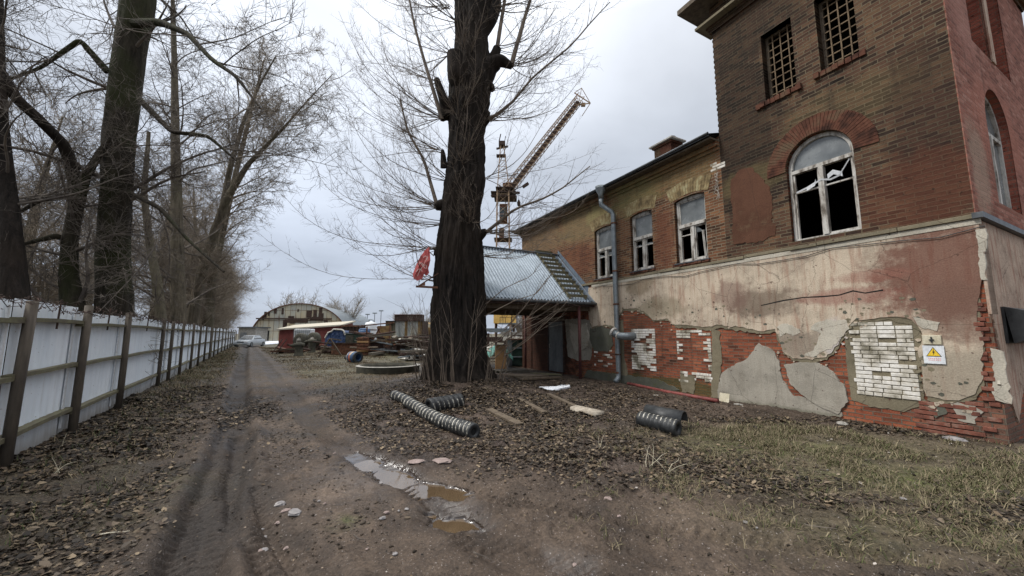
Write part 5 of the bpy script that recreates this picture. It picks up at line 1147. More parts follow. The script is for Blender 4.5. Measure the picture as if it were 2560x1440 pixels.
# a few stout risers
for (uv,ys,wp) in (([(1278,165),(1290,120),(1310,50),(1335,-30)],[11.8]*4,[14,12,10,8]),([(1243,120),(1252,60),(1262,0),(1270,-60)],[11.8]*4,[12,11,9,7]),([(1222,300),(1275,262),(1335,190),(1430,112),(1480,52),(1525,5)],[11.8,11.7,11.5,11.3,11.2,11.1],[9,7,5,4,3,2]),([(1216,580),(1290,520),(1350,500),(1400,475),(1475,415)],[11.9,11.6,11.4,11.3,11.2],[9,6,5,4,2]),([(1093,515),(1060,400),(1020,330),(1000,250)],[11.8]*4,[11,8,6,4]),([(1106,300),(1060,150),(1035,60),(1020,-20)],[11.8]*4,[13,9,7,5])):
    P=np.array(px(uv,ys)); q,r_=resample(P,[w_/2/FPX*12 for w_ in wp],12); C_.add(q[None],r_[None],6)
    P2,R2=grow(rg,q[None],r_[None],26,.15,.98,40,1.2,8,.5,.05,.08,rmax=.009,rmin=.0035); C_.add(P2,R2,4); P3,R3=grow(rg,P2,R2,110,.15,.98,42,.35,3,.7,.09,.12,rmax=.005,rmin=.003); C_.add(P3,R3,3)
# suckers from the foot
S0=[];V0=[]
for i in range(46):
    a=rg.uniform(-PI,0) if i<36 else rg.uniform(-.3,.3); rr=1.15+rg.uniform(-.15,.25); S0.append((TREE[0]+.15+rr*math.cos(a),YT+rr*math.sin(a),.2)); V0.append((math.cos(a)*.25,math.sin(a)*.12,1))
S0=np.array(S0);v=np.array(V0); 
for i in range(36,46): v[i]=(.8,-.35,.55+.3*rg.random())
n=len(S0); LL=rg.uniform(.8,2.6,n); LL[36:]=rg.uniform(2.0,3.6,10); v/=np.linalg.norm(v,axis=1,keepdims=True)
PP=np.zeros((n,13,3)); p=S0.copy(); p[:,2]=gheight(p[:,0],p[:,1])-.02; p[36:,2]+=rg.uniform(.6,1.6,10); PP[:,0]=p
for k_ in range(12): p=p+v*(LL/12)[:,None]; PP[:,k_+1]=p; v=v+rg.normal(0,.05,(n,3)); v/=np.linalg.norm(v,axis=1,keepdims=True)
RR_=rg.uniform(.009,.017,n)[:,None]*np.linspace(1,.3,13)[None]; C_.add(PP,RR_,5)
P2,R2=grow(rg,PP,RR_,n*4,.2,.95,38,.8,6,.6,.04,.1,rmax=.007,rmin=.004); C_.add(P2,R2,3)
# two long arching shoots in front of the canopy
for uv in ([(1215,760),(1262,720),(1330,690),(1360,645)],[(1212,790),(1290,750),(1340,735),(1370,700)],[(1205,870),(1250,850),(1300,805),(1345,790)],[(1085,640),(1040,600),(980,590),(940,560)]):
    P=np.array(px(uv,[11.6,11.3,11.0,10.9])); q,r_=resample(P,[.016,.012,.009,.005],10); C_.add(q[None],r_[None],5); P2,R2=grow(rg,q[None],r_[None],9,.2,.95,40,.7,6,.6,.05,.1,rmax=.007,rmin=.004); C_.add(P2,R2,3)
CR_=C_.build('crown',MT['twigc'],PT_); CR_.location=-Vector(PT_.location)
# ---- trees behind the fence
def twiggy(c,rg,P,Rd,nl,n2,n3,L1=3.2,L2=1.5,L3=.55,t0=.25,up=.0,ang=62,rm=.055,r3=.006,r4=.0045,side=None):
    A,Ar=grow(rg,P,Rd,nl,t0,1,ang,L1,11,.3,up,.13,rmax=rm,rmin=.02,side=side,lenpow=.35); c.add(A,Ar,6)
    B,Br=grow(rg,A,Ar,n2,.12,1,52,L2,8,.5,up*.6-.01,.2,rmax=.025,rmin=.007,lenpow=.3); c.add(B,Br,4)
    if ang<50:
        X,Xr=grow(rg,P,Rd,16,.62,1,38,L1*.6,9,.6,.03,.12,rmax=.03,rmin=.012); c.add(X,Xr,5); X2,X2r=grow(rg,X,Xr,120,.1,1,42,L2*.6,6,.5,.03,.12,rmax=.014,rmin=.009); c.add(X2,X2r,3); X3,X3r=grow(rg,X2,X2r,500,.1,1,42,L3*.8,3,.6,.03,.12,rmax=.01,rmin=.008); c.add(X3,X3r,3)
    D,Dr=grow(rg,B,Br,n3,.1,1,48,L3,5,.6,.02,.2,rmax=.011,rmin=r3); c.add(D,Dr,3)
    E_,Er=grow(rg,D,Dr,int(n3*1.9),.15,1,45,L3*.42,2,.7,.05,.15,rmax=.006,rmin=r4); c.add(E_,Er,3)
def tree(name,label,stems,yb,bark,twig,seed,nl,n2,n3,limbs=(),group=None,amp=.1,cat='tree',**kw):
    """stems: list of (uv list, ys, width px)"""
    rg=np.random.default_rng(seed); C=Crown(); base=None; PS=[]
    for (uv,ys,wp) in stems:
        P=px(uv,ys); r_=[w_/2/FPX*P[i][1]/math.sqrt(1+(P[i][0]/P[i][1])**2)*.94 for i,w_ in enumerate(wp)]
        if base is None: base=P[0].copy(); P=[P[0]-np.array([0,0,P[0][2]+.3])]+P; r_=[r_[0]*1.2]+r_
        q,rr=trunk_mesh(C,P,r_,90,40,amp,seed,.05); PS.append(resample(q,rr,24))
    root=thing(name,label,cat,(float(base[0]),float(base[1]),0),0,group)
    for (uv,ys,wp) in limbs: P=px(uv,ys); q,rr=trunk_mesh(C,P,[w_/2/FPX*P[i][1]*.72 for i,w_ in enumerate(wp)],40,14,.12,seed); PS.append(resample(q,rr,24))
    t=C.build('trunk',bark,root); t.location=-Vector(root.location)
    C=Crown(); P=np.stack([p[0] for p in PS]); Rd=np.stack([p[1] for p in PS]); twiggy(C,rg,P,Rd,nl,n2,n3,**kw)
    c=C.build('crown',twig,root); c.location=-Vector(root.location); return root
tree('bare_tree','dark leaning trunk of a bare tree at the left edge behind the fence',[([(38,770),(32,640),(20,480),(5,320),(-2,150),(-5,0),(-10,-200)],[8.2]*7,[92,74,56,46,40,36,30])],8.2,MT['bark'],MT['twig'],21,26,260,1900,
  limbs=[([(0,180),(40,245),(100,300),(160,360),(185,430)],[8.2,8.4,8.7,9.1,9.4],[34,34,34,34,36])],L1=3.0)
tree('bare_tree','forked mossy tree between the left edge trunk and the giant trunk',[([(185,795),(172,690),(175,600),(190,520),(188,460),(170,380)],[9.6]*6,[74,58,48,46,44,38]),([(190,520),(215,440),(250,380),(280,340)],[9.6,9.6,9.8,9.9],[44,30,24,20])],9.6,MT['barkgreen'],MT['twig'],22,20,220,1700,
  limbs=[([(170,600),(140,590),(100,600),(60,610)],[9.6,9.4,9.2,9],[22,18,14,10]),([(175,490),(100,500),(50,530),(0,560)],[9.6,9.4,9.2,9],[18,14,10,7])],L1=2.6,t0=.3)
tree('bare_tree','giant mossy trunk of a bare tree towering over the white fence',[([(286,800),(285,720),(282,640),(290,500),(300,350),(318,200),(330,100),(345,0),(352,-150),(360,-330)],[10.2]*10,[112,100,98,96,98,106,108,112,100,86])],10.2,MT['barkgreen'],MT['twig'],23,34,340,2700,
  limbs=[([(330,60),(400,55),(470,85),(530,150),(590,190),(650,270)],[10,9.7,9.4,9.2,9,8.9],[34,26,20,16,12,6]),([(350,250),(430,330),(520,340),(590,400)],[10,9.9,9.9,9.9],[22,16,12,8]),([(270,180),(200,100),(100,170),(20,200)],[10,9.6,9.4,9.2],[24,18,12,8]),([(320,480),(400,520),(470,600),(560,680)],[10,9.6,9.4,9.2],[18,14,10,7])],L1=3.6)
tree('bare_tree','slim bare trunk just right of the giant trunk',[([(402,790),(392,700),(372,600),(360,480),(372,330)],[15]*5,[32,28,24,20,12])],15,MT['barkgrey'],MT['twig'],24,16,170,1300,L1=3.2)
tree('bare_tree','straight grey brown trunk, second right of the giant trunk',[([(446,800),(444,700),(442,560),(440,420),(438,300),(436,150),(432,0)],[17]*7,[46,40,36,30,26,20,14])],17,MT['barkgrey'],MT['twig'],25,24,260,2300,L1=4.2,t0=.15)
tree('bare_tree','tall bare tree leaning far out to the right towards the sky',[([(480,800),(500,700),(530,600),(565,500),(620,410),(700,330),(770,250),(832,185)],[20,20,20,19.8,19.5,19.2,19,18.8],[34,30,28,23,15,8,4,2]),([(552,540),(575,420),(610,300),(650,210),(690,140)],[20,20,20,20,20],[20,16,12,8,4])],20,MT['barkgrey'],MT['twigfar'],26,36,460,4800,L1=3.6,L2=1.7,t0=.12,ang=42,up=.03,r3=.009,r4=.008)
tree('bare_tree','tan leaning bare tree behind the far leaning one, steep and narrow',[([(520,805),(530,700),(560,560),(590,430),(625,290),(660,150)],[24]*6,[30,24,20,16,10,5])],24,MT['barkgrey'],MT['twigfar'],27,34,460,4400,L1=4.2,L2=1.9,t0=.12,ang=45,up=.03,r3=.010,r4=.009)
# row of trees and scrub running away along the fence: two kinds, copied with their parts
def proto(seed,H,spread,twig,bark,nl,n2,n3,rr):
    rg=np.random.default_rng(seed); C=Crown(); P=[(0,0,-.3),(rg.normal(0,.1),rg.normal(0,.1),H*.3),(rg.normal(0,.4),rg.normal(0,.4),H*.65),(rg.normal(0,.6),rg.normal(0,.6),H)]
    q,r_=trunk_mesh(C,P,[.34,.26,.15,.03],30,12,.08,seed); root=thing('row_tree','',None); root['label']='bare tan tree in the row running away along the fence'; root['category']='tree'; root['group']='bare trees in the row along the fence'
    C.build('trunk',bark,root); p,r2=resample(q,r_,16); C=Crown(); twiggy(C,rg,p[None],r2[None],nl,n2,n3,L1=spread,L2=spread*.45,L3=.9,t0=.14,ang=58,up=.05,r3=rr,r4=rr*.85,rm=.07); C.build('crown',twig,root); return root
pa=proto(31,13,4.4,MT['twigfar'],MT['barkgrey'],40,420,2400,.012); pb=proto(32,8.5,3.8,MT['twigfar'],MT['barkgrey'],50,520,3000,.013)
def place(o,s,off,rz,sc): p=F0+FD*s-FNv*off; o.location=(p[0],p[1],0); o.rotation_euler=(0,0,rz); o.scale=(sc,)*3
row=[(pa,25,3.0,.3,.95),(pb,23,1.9,1.0,.8),(pa,30,2.4,2.1,1.0),(pb,28.5,1.6,2.5,.85),(pb,33,2.2,4.0,.85),(pa,36,3.2,3.3,.95),(pb,38,1.8,.8,.9),(pa,42,2.8,5.1,.9),(pb,44,2.0,2.9,.95),(pa,48,3.0,1.2,.85),(pb,51,2.2,4.4,1.0),(pa,56,3,2.6,.8),(pb,58,2,1.9,1.05),(pb,64,2.5,.2,1.1),(pa,68,3.2,1.7,.75),(pb,27,6.5,3.7,1),(pa,22,7.5,.5,1),(pb,17,6.2,5.5,.85),(pa,33,8,2.2,1),(pb,9,9,2.4,.9),(pa,15,14,1.1,.9)]
used=set()
nm=['nearest low bushy one','nearest tall one']
for i,(o,s,off,rz_,sc) in enumerate(row):
    t=o if id(o) not in used else copy_tree(o); used.add(id(o)); place(t,s,off,rz_,sc)
    if s<20: t['label']='bare bushy tree behind the big trunks at left, beyond the fence'; t['group']='bare trees behind the big trunks'
# ---- far trees beside the hangar
def fartree(u,v,y,H,spread,seed,label,tw='twigpale'):
    p=aty(u,v,y); rg=np.random.default_rng(seed); C=Crown(); P=[(0,0,-.3),(0.1,0,H*.15),(.0,0,H*.3)]; q,r_=trunk_mesh(C,P,[.4,.3,.24],12,10,.08,seed)
    root=thing('far_tree',label,'tree',(float(p[0]),y,0)); C.build('trunk',MT['barkgrey'],root); p2,r2=resample(q,r_,8)
    C=Crown(); A,Ar=grow(rg,p2[None],r2[None],26,.35,1,30,H*.78,12,.5,.01,.07,rmax=.16,rmin=.09,taper=.3); C.add(A,Ar,5)
    B,Br=grow(rg,A,Ar,260,.25,1,35,spread*.5,7,.5,.03,.1,rmax=.06,rmin=.04); C.add(B,Br,3); D,Dr=grow(rg,B,Br,1100,.2,1,38,spread*.25,4,.7,.03,.12,rmax=.035,rmin=.025); C.add(D,Dr,3)
    C.build('crown',MT[tw],root)
fartree(862,848,92,10.5,5.5,41,'round crowned pale bare tree standing right of the arched hangar')
fartree(800,848,100,9.5,5,42,'pale bare tree rising behind the right shoulder of the hangar')
fartree(742,848,105,11.5,5,43,'pale bare tree whose top shows over the hangar crown')
fartree(712,848,110,12,5,44,'tallest thin bare tree behind the left half of the hangar roof')
fartree(770,848,112,10,5,45,'low bare tree behind the middle right of the hangar roof')
fartree(835,848,110,8.5,5,46,'bare tree between the hangar and the round crowned tree')
fartree(1000,848,130,8,4.5,47,'small far bare tree left of the old poplar above the corrugated hut')
fartree(1060,850,120,8.5,4,48,'small far bare tree close to the left side of the old poplar')
fartree(1300,850,70,6,4,49,'bare grey tree seen through the canopy opening')
# ================================================================== RUBBER ROLLS
def roll(u0,v0,u1,v1,r,label,n=9,stripes=True,half=False,hole=True,lift=0,dense=.45,seed=0,sgap=0.0,tilt=0.):
    a=gr(u0,v0);c=gr(u1,v1); A=Vector((a[0],a[1],gz(*a)+r*.75+lift)); B=Vector((c[0],c[1],gz(*c)+r*.75+lift)); L=(B-A).length; rg=random.Random(seed)
    T_=thing('rubber_roll',label,'rubber roll',tuple((A+B)/2)); Q=(B-A).to_track_quat('Z','Y').to_matrix()
    b=MB(); prof=[(r*.45,-L/2+.02),(r*.5,-L/2),(r*.9,-L/2)]
    if half:    # split shell: half tube with thickness
        ns=16; K=2
        for rr in (r,r*.86):
            for h in (-L/2,L/2):
                for i in range(ns+1): t=-.2+PI*1.05*i/ns; b.v.append(tuple(Q@Vector((rr*math.cos(t),rr*math.sin(t),h))))
        m=ns+1
        for i in range(ns): b.f+= [(i,i+1,m+i+1,m+i),(2*m+i,3*m+i,3*m+i+1,2*m+i+1),(i,2*m+i,2*m+i+1,i+1),(m+i,m+i+1,3*m+i+1,3*m+i)]; b.uv+=[None]*4
        b.f+=[(0,m,3*m,2*m),(ns,2*m+ns,3*m+ns,m+ns)]; b.uv+=[None]*2
    else:
        P=[(r*.42,-L/2+.05),(r*.5,-L/2+.004),(r*.86,-L/2)]
        for i in range(n): z=-L/2+L*i/n; P+=[(r*.93,z+L/n*.04),(r,z+L/n*.22),(r,z+L/n*.78),(r*.93,z+L/n*.96)]
        P+=[(r*.86,L/2),(r*.5,L/2-.004),(r*.42,L/2-.05)]; b.lathe((0,0,0),P,28,M=Q)
    o=b.build('rubber_shell',MT['black'],T_,True)
    if hole and not half: b=MB(); b.lathe((0,0,0),[(0,L/2-.03),(r*.43,L/2-.03)],20,M=Q); b.lathe((0,0,0),[(r*.43,-L/2+.03),(0,-L/2+.03)],20,M=Q); b.build('hollow_core',MT['hole'],o)
    if stripes:
        b=MB(); ns=n
        for i in range(ns):
            z=-L/2+L*(i+.5)/ns; t0=stripes[0]+rg.uniform(-.15,.15); t1=stripes[1]+rg.uniform(-.15,.15); m=14; k_=len(b.v); w0=L/ns*dense*.5
            for j in range(m+1):
                t=t0+(t1-t0)*j/m; ww=w0*(.65+.5*rg.random())*(1 if 0<j<m else .3)
                for h in (-ww,ww): b.v.append(tuple(Q@Vector((r*1.006*math.cos(t),r*1.006*math.sin(t),z+h+(j/m-.5)*L/ns*.5))))
            for j in range(m): b.f.append((k_+2*j,k_+2*j+1,k_+2*j+3,k_+2*j+2)); b.uv.append(None)
        b.build('white_stripes',MT['stripe'],o,True)
    return T_
def stripe_mat():
    a=N('worn_white_stripe',.7,0,.3); n1=a.noise(26,5,.65); return a.out(a.ramp(n1,[(.42,(.025,.027,.025)),(.54,(.36,.34,.29)),(.72,(.6,.58,.52))]))
MT['stripe']=stripe_mat()
ST=(.0,PI)
roll(984,1005,1028,1023,.115,'short striped rubber roll, farthest of the row lying by the track',5,ST,seed=1,dense=.35)
roll(1018,1022,1062,1045,.115,'second striped rubber roll of the row, overlapping the farthest one',6,ST,seed=2,dense=.42)
roll(1052,1043,1115,1076,.12,'third rubber roll of the row with dense white ring stripes',8,ST,seed=3,dense=.42)
roll(1108,1072,1186,1098,.125,'nearest rubber roll of the row, darker with broken white stripes and hollow end',9,(1.6,3.3),seed=4,dense=.3)
roll(1070,1036,1152,1022,.155,'dark rubber roll lying behind the row with white dabs on its near side',7,(2.6,3.9),seed=5,dense=.28)
roll(1600,1070,1697,1090,.135,'fat black rubber roll with white diagonal stripes and hollow end on the grass at right',9,(.9,2.5),seed=6,dense=.3)
roll(1618,1062,1712,1078,.16,'split empty black rubber shell lying against the fat striped roll',1,False,half=True,seed=7,lift=.03)
# ================================================================== YARD BEHIND
def B3(u,v,y=None):     # ground point by pixel
    return gr(u,v)
def at(u,v,y): p=aty(u,v,y); return (float(p[0]),float(p[1]),float(p[2]))
FAZ=math.atan2(FD[1],FD[0])
# arched hangar
Yh=78.; cxh=at(748,850,Yh)[0]; Rh=at(862,840,Yh)[0]-cxh; zt=at(748,760,Yh)[2]
HG=thing('arched_hangar','large arched hangar with rusty patched sheet metal front at the end of the track','hangar',(cxh,Yh,0),R(8))
n=40; arc=[(Rh*math.cos(PI*i/n),zt*math.sin(PI*i/n)**.92) for i in range(n+1)]
b=MB(); b.face([(x,0,z) for x,z in arc],[(x,z) for x,z in arc]); b.build('front_wall',MT['hangar'],HG)
b=MB()
for (x0,z0),(x1,z1) in zip(arc[:-1],arc[1:]): b.face([(x0*1.02,-.25,z0*1.02),(x1*1.02,-.25,z1*1.02),(x1*1.02,30,z1*1.02),(x0*1.02,30,z0*1.02)])
b.build('arched_roof',MT['zinc'],HG)
b=MB()
for (x0,z0),(x1,z1) in zip(arc[:-1],arc[1:]): b.face([(x0*1.02,-.25,z0*1.02),(x1*1.02,-.25,z1*1.02),(x1*.997,-.25,z1*.997),(x0*.997,-.25,z0*.997)])
b.build('rim',MT['rust'],HG)
rg=random.Random(17)
for (u,v,w_,h) in ((668,787,.5,1.2),(676,785,.3,.8),(691,778,.5,1.0),(708,778,.4,1.3),(724,795,.6,.8),(731,795,.5,.8),(770,785,1.0,1.5),(784,784,.7,1.6),(797,780,.6,1.8),(790,796,2.2,.7),(777,797,.8,.6),(730,806,.9,.5),(798,790,1.0,1.2),(663,795,.4,.8),(744,776,.3,.5)):
    p=at(u,v,Yh-.3); x=p[0]-cxh; b=MB(); b.box((x,-.06,p[2]),(w_,.05,h),jit=.02); b.build('missing_sheet',MT['darkrust'],HG)
b=MB(); b.box((-Rh*.12,-.25,at(700,797,Yh)[2]),(Rh*1.55,.3,.25)); b.build('cross_beam',MT['darkrust'],HG)
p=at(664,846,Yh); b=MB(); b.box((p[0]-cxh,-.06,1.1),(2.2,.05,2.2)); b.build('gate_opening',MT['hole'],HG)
# grey sheds left of it
p=at(616,850,70); T_=thing('grey_shed','pale grey block shed between the fence end and the arched hangar','shed',(p[0],70,0),R(5)); w_=at(638,850,70)[0]-at(597,850,70)[0]; h=at(616,820,70)[2]
b=MB(); b.box((0,2,h/2),(w_,4,h)); b.build('wall',MT['concrete'],T_); b=MB(); b.box((.2,1.9,h+.12),(w_+.5,4.6,.22)); b.build('roof',MT['roofmetal'],T_); b=MB(); b.box((-w_*.2,-.03,.9),(1.1,.08,1.8)); b.build('door',MT['doorgrey'],T_)
# red shed
Yr=41.; x0=at(695,870,Yr)[0]; x1=at(850,870,Yr)[0]; z0=at(695,842,Yr)[2]; zl=at(693,823,Yr)[2]; zr=at(848,812,Yr)[2]
T_=thing('red_shed','long low dull red shed with a pale sagging roof before the hangar','shed',((x0+x1)/2,Yr,0)); W_=x1-x0
b=MB(); b.v=[(-W_/2,0,-.2),(W_/2,0,-.2),(W_/2,0,zr-.1),(-W_/2,0,zl-.1),(-W_/2,3,-.2),(W_/2,3,-.2),(W_/2,3,zr+.3),(-W_/2,3,zl+.3)]; b.f=[(0,1,2,3),(1,5,6,2),(5,4,7,6),(4,0,3,7)]; b.uv=[None]*4; b.build('wall',MT['redshed'],T_)
b=MB(); b.v=[(-W_/2-.2,-.3,zl-.12),(W_/2+.2,-.3,zr-.12),(W_/2+.2,3.3,zr+.4),(-W_/2-.2,3.3,zl+.4),(-W_/2-.2,-.3,zl+.02),(W_/2+.2,-.3,zr+.02),(W_/2+.2,3.3,zr+.55),(-W_/2-.2,3.3,zl+.55)]; b.f=[(0,1,2,3),(4,5,6,7),(0,1,5,4),(1,2,6,5),(2,3,7,6),(3,0,4,7)]; b.uv=[None]*6; b.build('roof',MT['pale'],T_)
# steel frame behind the shed
Yf=50; T_=thing('gantry','dark rusty steel gantry frame rising behind the red shed roof','frame',at(742,850,Yf)[:2]+(0,)); bx=T_.location
for u in (713,815): b=MB(); q=at(u,800,Yf); b.box((q[0]-bx[0],0,q[2]/2),(.35,.35,q[2])); b.build('post',MT['darkrust'],T_)
b=MB(); q=at(714,803,Yf); q2=at(768,803,Yf); b.box(((q[0]+q2[0])/2-bx[0],0,q[2]),(q2[0]-q[0],.4,.45)); b.build('beam',MT['darkrust'],T_)
b=MB(); q3=at(815,803,Yf); b.box(((q2[0]+q3[0])/2-bx[0],0,q[2]+.1),(q3[0]-q2[0],.1,.1)); b.build('thin_beam',MT['darkrust'],T_)
# caged tank
Yt=39.; q=at(761,840,Yt); T_=thing('caged_tank','white plastic liquid tank in a wire cage before the red shed','tank',(q[0],Yt,0)); w_=at(781,840,Yt)[0]-at(741,840,Yt)[0]; zt_=at(761,822,Yt)[2]; zb_=zt_-1.15
b=MB(); b.box((0,0,(zt_+zb_)/2),(w_,1.0,1.12)); b.build('tank_body',MT['white'],T_,bevel=.08)
b=MB()
for i in range(9): x=-w_/2+w_*i/8; b.bar((x,-.54,zb_),(x,-.54,zt_),.02,4)
for i in range(5): z=zb_+(zt_-zb_)*i/4; b.bar((-w_/2,-.54,z),(w_/2,-.54,z),.02,4)
b.build('cage',MT['zinc'],T_); b=MB(); b.box((0,0,zb_/2),(w_,1.1,zb_)); b.build('base',MT['darkrust'],T_)
# wheel pair (two big winch drums)
for i,(u,lb) in enumerate(((752,'left one of two big dirty wheel drums in front of the caged tank'),(785,'right one of two big dirty wheel drums in front of the caged tank'))):
    Y=36.5; q=at(u,851-(2 if i else 0),Y); r=at(u+18,850,Y)[0]-q[0]; T_=thing('wheel_drum',lb,'wheel',(q[0],Y,q[2]),R(-18),'wheel drums before the tank'); M=Matrix.Rotation(PI/2,3,'X')
    b=MB(); b.lathe((0,0,0),[(r*.5,-.28),(r*.8,-.3),(r,-.2),(r,.2),(r*.85,.3),(r*.5,.3)],28,M=M); b.build('tyre',MT['mossconcrete'],T_,True)
    b=MB(); b.lathe((0,0,0),[(0,.34),(r*.18,.34),(r*.2,.27),(r*.5,.26)],24,M=M); b.lathe((0,0,0),[(0,-.3),(r*.5,-.26)],20,M=M); b.build('rim',MT['concrete'],T_,True)
q=at(768,866,36.5); T_=thing('axle_stand','low dark steel stand carrying the two wheel drums','stand',(q[0],36.5,0)); b=MB(); b.box((0,0,.35),(2.6,.5,.25)); b.build('beam',MT['darkrust'],T_)
for x in (-1,1): b=MB(); b.box((x,0,.12),(.25,.8,.24)); b.build('foot',MT['darkrust'],T_)
# mooring bollards
for i,(u,v,lb) in enumerate(((743,889,'nearer left mooring bollard with its horn pointing left on the tan grass'),(776,881,'farther right mooring bollard, slightly larger, before the wheel drums'))):
    g_=gr(u,v); T_=thing('mooring_bollard',lb,'bollard',(g_[0],g_[1],0),0,'mooring bollards in the grass'); h=.72 if i==0 else .9
    b=MB(); b.lathe((0.1,0,0),[(.34,0),(.30,.1),(.27,.3),(.28,h-.12),(.3,h-.05)],18); b.build('stem',MT['mossconcrete'],T_,True)
    b=MB(); P=[(-.62,0,h-.02),(-.45,0,h+.0),(-.2,0,h+.04),(.15,0,h+.05),(.4,0,h+.03),(.47,0,h-.02)]; b.tube(P,[.03,.1,.17,.2,.17,.08],12); b.build('horn_cap',MT['mossconcrete'],T_,True)
# trestle
g_=gr(822,892); T_=thing('trestle','crooked wooden trestle with splayed legs before the blue tarpaulin','trestle',(g_[0],g_[1],0))
for (a,c) in (((0,0,1.25),(-.75,.1,0)),((0,.05,1.25),(.85,0,.1)),((0,.1,1.25),(.1,1.6,1.1)),((-.5,.1,.45),(.55,.1,.5))): b=MB(); b.beam(a,c,.08,.08); b.build('leg' if a[2]>1 and c[2]<1 else 'rail',MT['oldwood'],T_)
# tarp heap: draped box
Yb=33.; xa=at(812,860,Yb)[0]; xb=at(862,860,Yb)[0]; zt_=at(835,824,Yb)[2]; zb_=.2; W_=xb-xa
T_=thing('tarpaulin_heap','angular heap wrapped in a dark blue tarpaulin, pale along its top edge','tarpaulin',((xa+xb)/2,Yb,0))
rg=random.Random(3); b=MB(); n=14; m=8
top=[(-W_/2,.62),(-W_/2+.25,.86),(-W_*.2,.9),(-.1*W_,1),(.3*W_,.98),(W_*.42,.93),(W_/2,.75)]
b.v=[];
for j in range(m+1):
    f=j/m
    for i in range(n+1):
        x=-W_/2+W_*i/n; zt2=np.interp(x,[p[0] for p in top],[p[1] for p in top])*zt_; z=zb_+(zt2-zb_)*f; b.v.append((x*(1.06-.06*f)+rg.uniform(-.03,.03),-.1*(1-f)+.1*math.sin(i*1.9+j*.3)*(1-f*.6)+rg.uniform(-.04,.04),z))
for j in range(m):
    for i in range(n): a=j*(n+1)+i; b.f.append((a,a+1,a+n+2,a+n+1)); b.uv.append(None)
k_=len(b.v)
for i in range(n+1): x,y,z=b.v[m*(n+1)+i]; b.v.append((x,1.6,z*.97))
for i in range(n): a=m*(n+1)+i; b.f.append((a,a+1,k_+i+1,k_+i)); b.uv.append(None)
for side_ in (0,n):
    P=[j*(n+1)+side_ for j in range(m+1)]; b.v.append((b.v[P[0]][0],1.6,zb_)); b.f.append(tuple(P+[k_+side_,len(b.v)-1])); b.uv.append(None)
b.build('blue_cover',MT['tarpblue'],T_,False); b=MB(); b.tube([(x,-.02,z*zt_+.03) for x,z in top],.07,6); b.build('edge_roll',MT['dirtywhite'],T_)
def boxes(name,label,cat,u0,u1,v0,v1,Y,dep,mat,parts=(),group=None,rz_=0):
    a=at(u0,v1,Y); c=at(u1,v0,Y); cx_=(a[0]+c[0])/2; T_=thing(name,label,cat,(cx_,Y,max(0,a[2]) if v1<860 else 0),rz_,group); z0=T_.location.z; W_=c[0]-a[0]; H_=c[2]-z0
    b=MB(); b.box((0,dep/2,H_/2),(W_,dep,H_)); b.build('body',MT[mat],T_,bevel=.02)
    return T_,W_,H_
T_,W_,H_=boxes('steel_container','dark brown open steel bin behind the blue tarpaulin heap','container',851,898,813,862,38,2,'darkrust')
b=MB(); b.box((0,-.04,H_-.08),(W_+.1,.1,.16)); b.build('rim',MT['rust'],T_); 
for i in range(5): b=MB(); b.box((-W_/2+W_*(i+.5)/5,-.04,H_/2),(.09,.08,H_)); b.build('rib',MT['darkrust'],T_)
T_,W_,H_=boxes('water_trough','dark green black tank with a pale rim right of the blue tarpaulin','tank',862,916,833,866,31,1.6,'green')
b=MB(); b.box((0,-.03,H_),(W_+.15,.08,.07)); b.build('rim',MT['zinc'],T_); b=MB(); b.box((-W_*.28,-.03,H_*.45),(W_*.35,.05,H_*.9)); b.build('front_plate',MT['mossconcrete'],T_)
T_,W_,H_=boxes('rusty_crate','brown slatted crate right of the dark tank','crate',893,921,843,874,28.5,1.1,'rust')
for i in range(6): b=MB(); b.box((0,-.03,H_*(i+.5)/6),(W_+.06,.05,H_/6*.6)); b.build('slat',MT['woodtan'] if i%3==1 else MT['rust'],T_)
T_,W_,H_=boxes('steel_trough','long low brown steel trough in front of the blue heap','trough',828,894,858,872,29.5,.8,'rust'); b=MB(); b.box((0,-.02,H_),(W_+.1,.1,.08)); b.build('rim',MT['dirtywhite'] if 0 else MT['darkrust'],T_)
T_,W_,H_=boxes('blue_drum','dull blue barrel lying behind the dark tank rim','barrel',898,917,822,840,36,1.,'bluepaint'); b=MB(); M=Matrix.Rotation(PI/2,3,'Y'); b.lathe((0,.3,H_*.5),[(0,-W_*.6),(H_*.55,-W_*.6),(H_*.58,0),(H_*.55,W_*.6),(0,W_*.6)],16,M=M); b.build('drum_shell',MT['bluepaint'],T_,True)
# lying striped roller
g_=gr(886,907); Yd=g_[1]; r=.5*(at(886,878,Yd)[2]-at(886,906,Yd)[2]); 
T_=thing('striped_roller','hollow steel roller painted blue with orange and cream bands lying in the grass','roller',(g_[0],Yd,r),R(-32)); M=Matrix.Rotation(PI/2,3,'Y'); L=1.05*r*2
b=MB(); b.lathe((0,0,0),[(r*.55,-L/2),(r,-L/2),(r,L/2),(r*.6,L/2),(r*.55,-L/2+.1)],32,M=M); o=b.build('drum',MT['bluepaint'],T_)
b=MB(); b.lathe((0,0,0),[(r*.62,L/2+.004),(r*1.0,L/2+.004),(r*1.005,L/2-.1)],32,M=M); b.build('dark_rim',MT['black'],o)
b=MB(); b.lathe((0,0,0),[(r*1.006,-L*.25),(r*1.006,-L*.02)],32,M=M); b.build('orange_band',MT['orangep'],o); b=MB(); b.lathe((0,0,0),[(r*1.004,-L*.5),(r*1.004,-L*.44)],32,M=M); b.build('white_band',MT['dirtywhite'],o)
b=MB(); b.lathe((0,0,0),[(r*1.012,-L*.16),(r*1.012,.03)],32,M=M); 
b.f=[f for i,f in enumerate(b.f) if 6<=(i%32)<22]; b.uv=[None]*len(b.f); b.build('cream_band',MT['cream'],o)
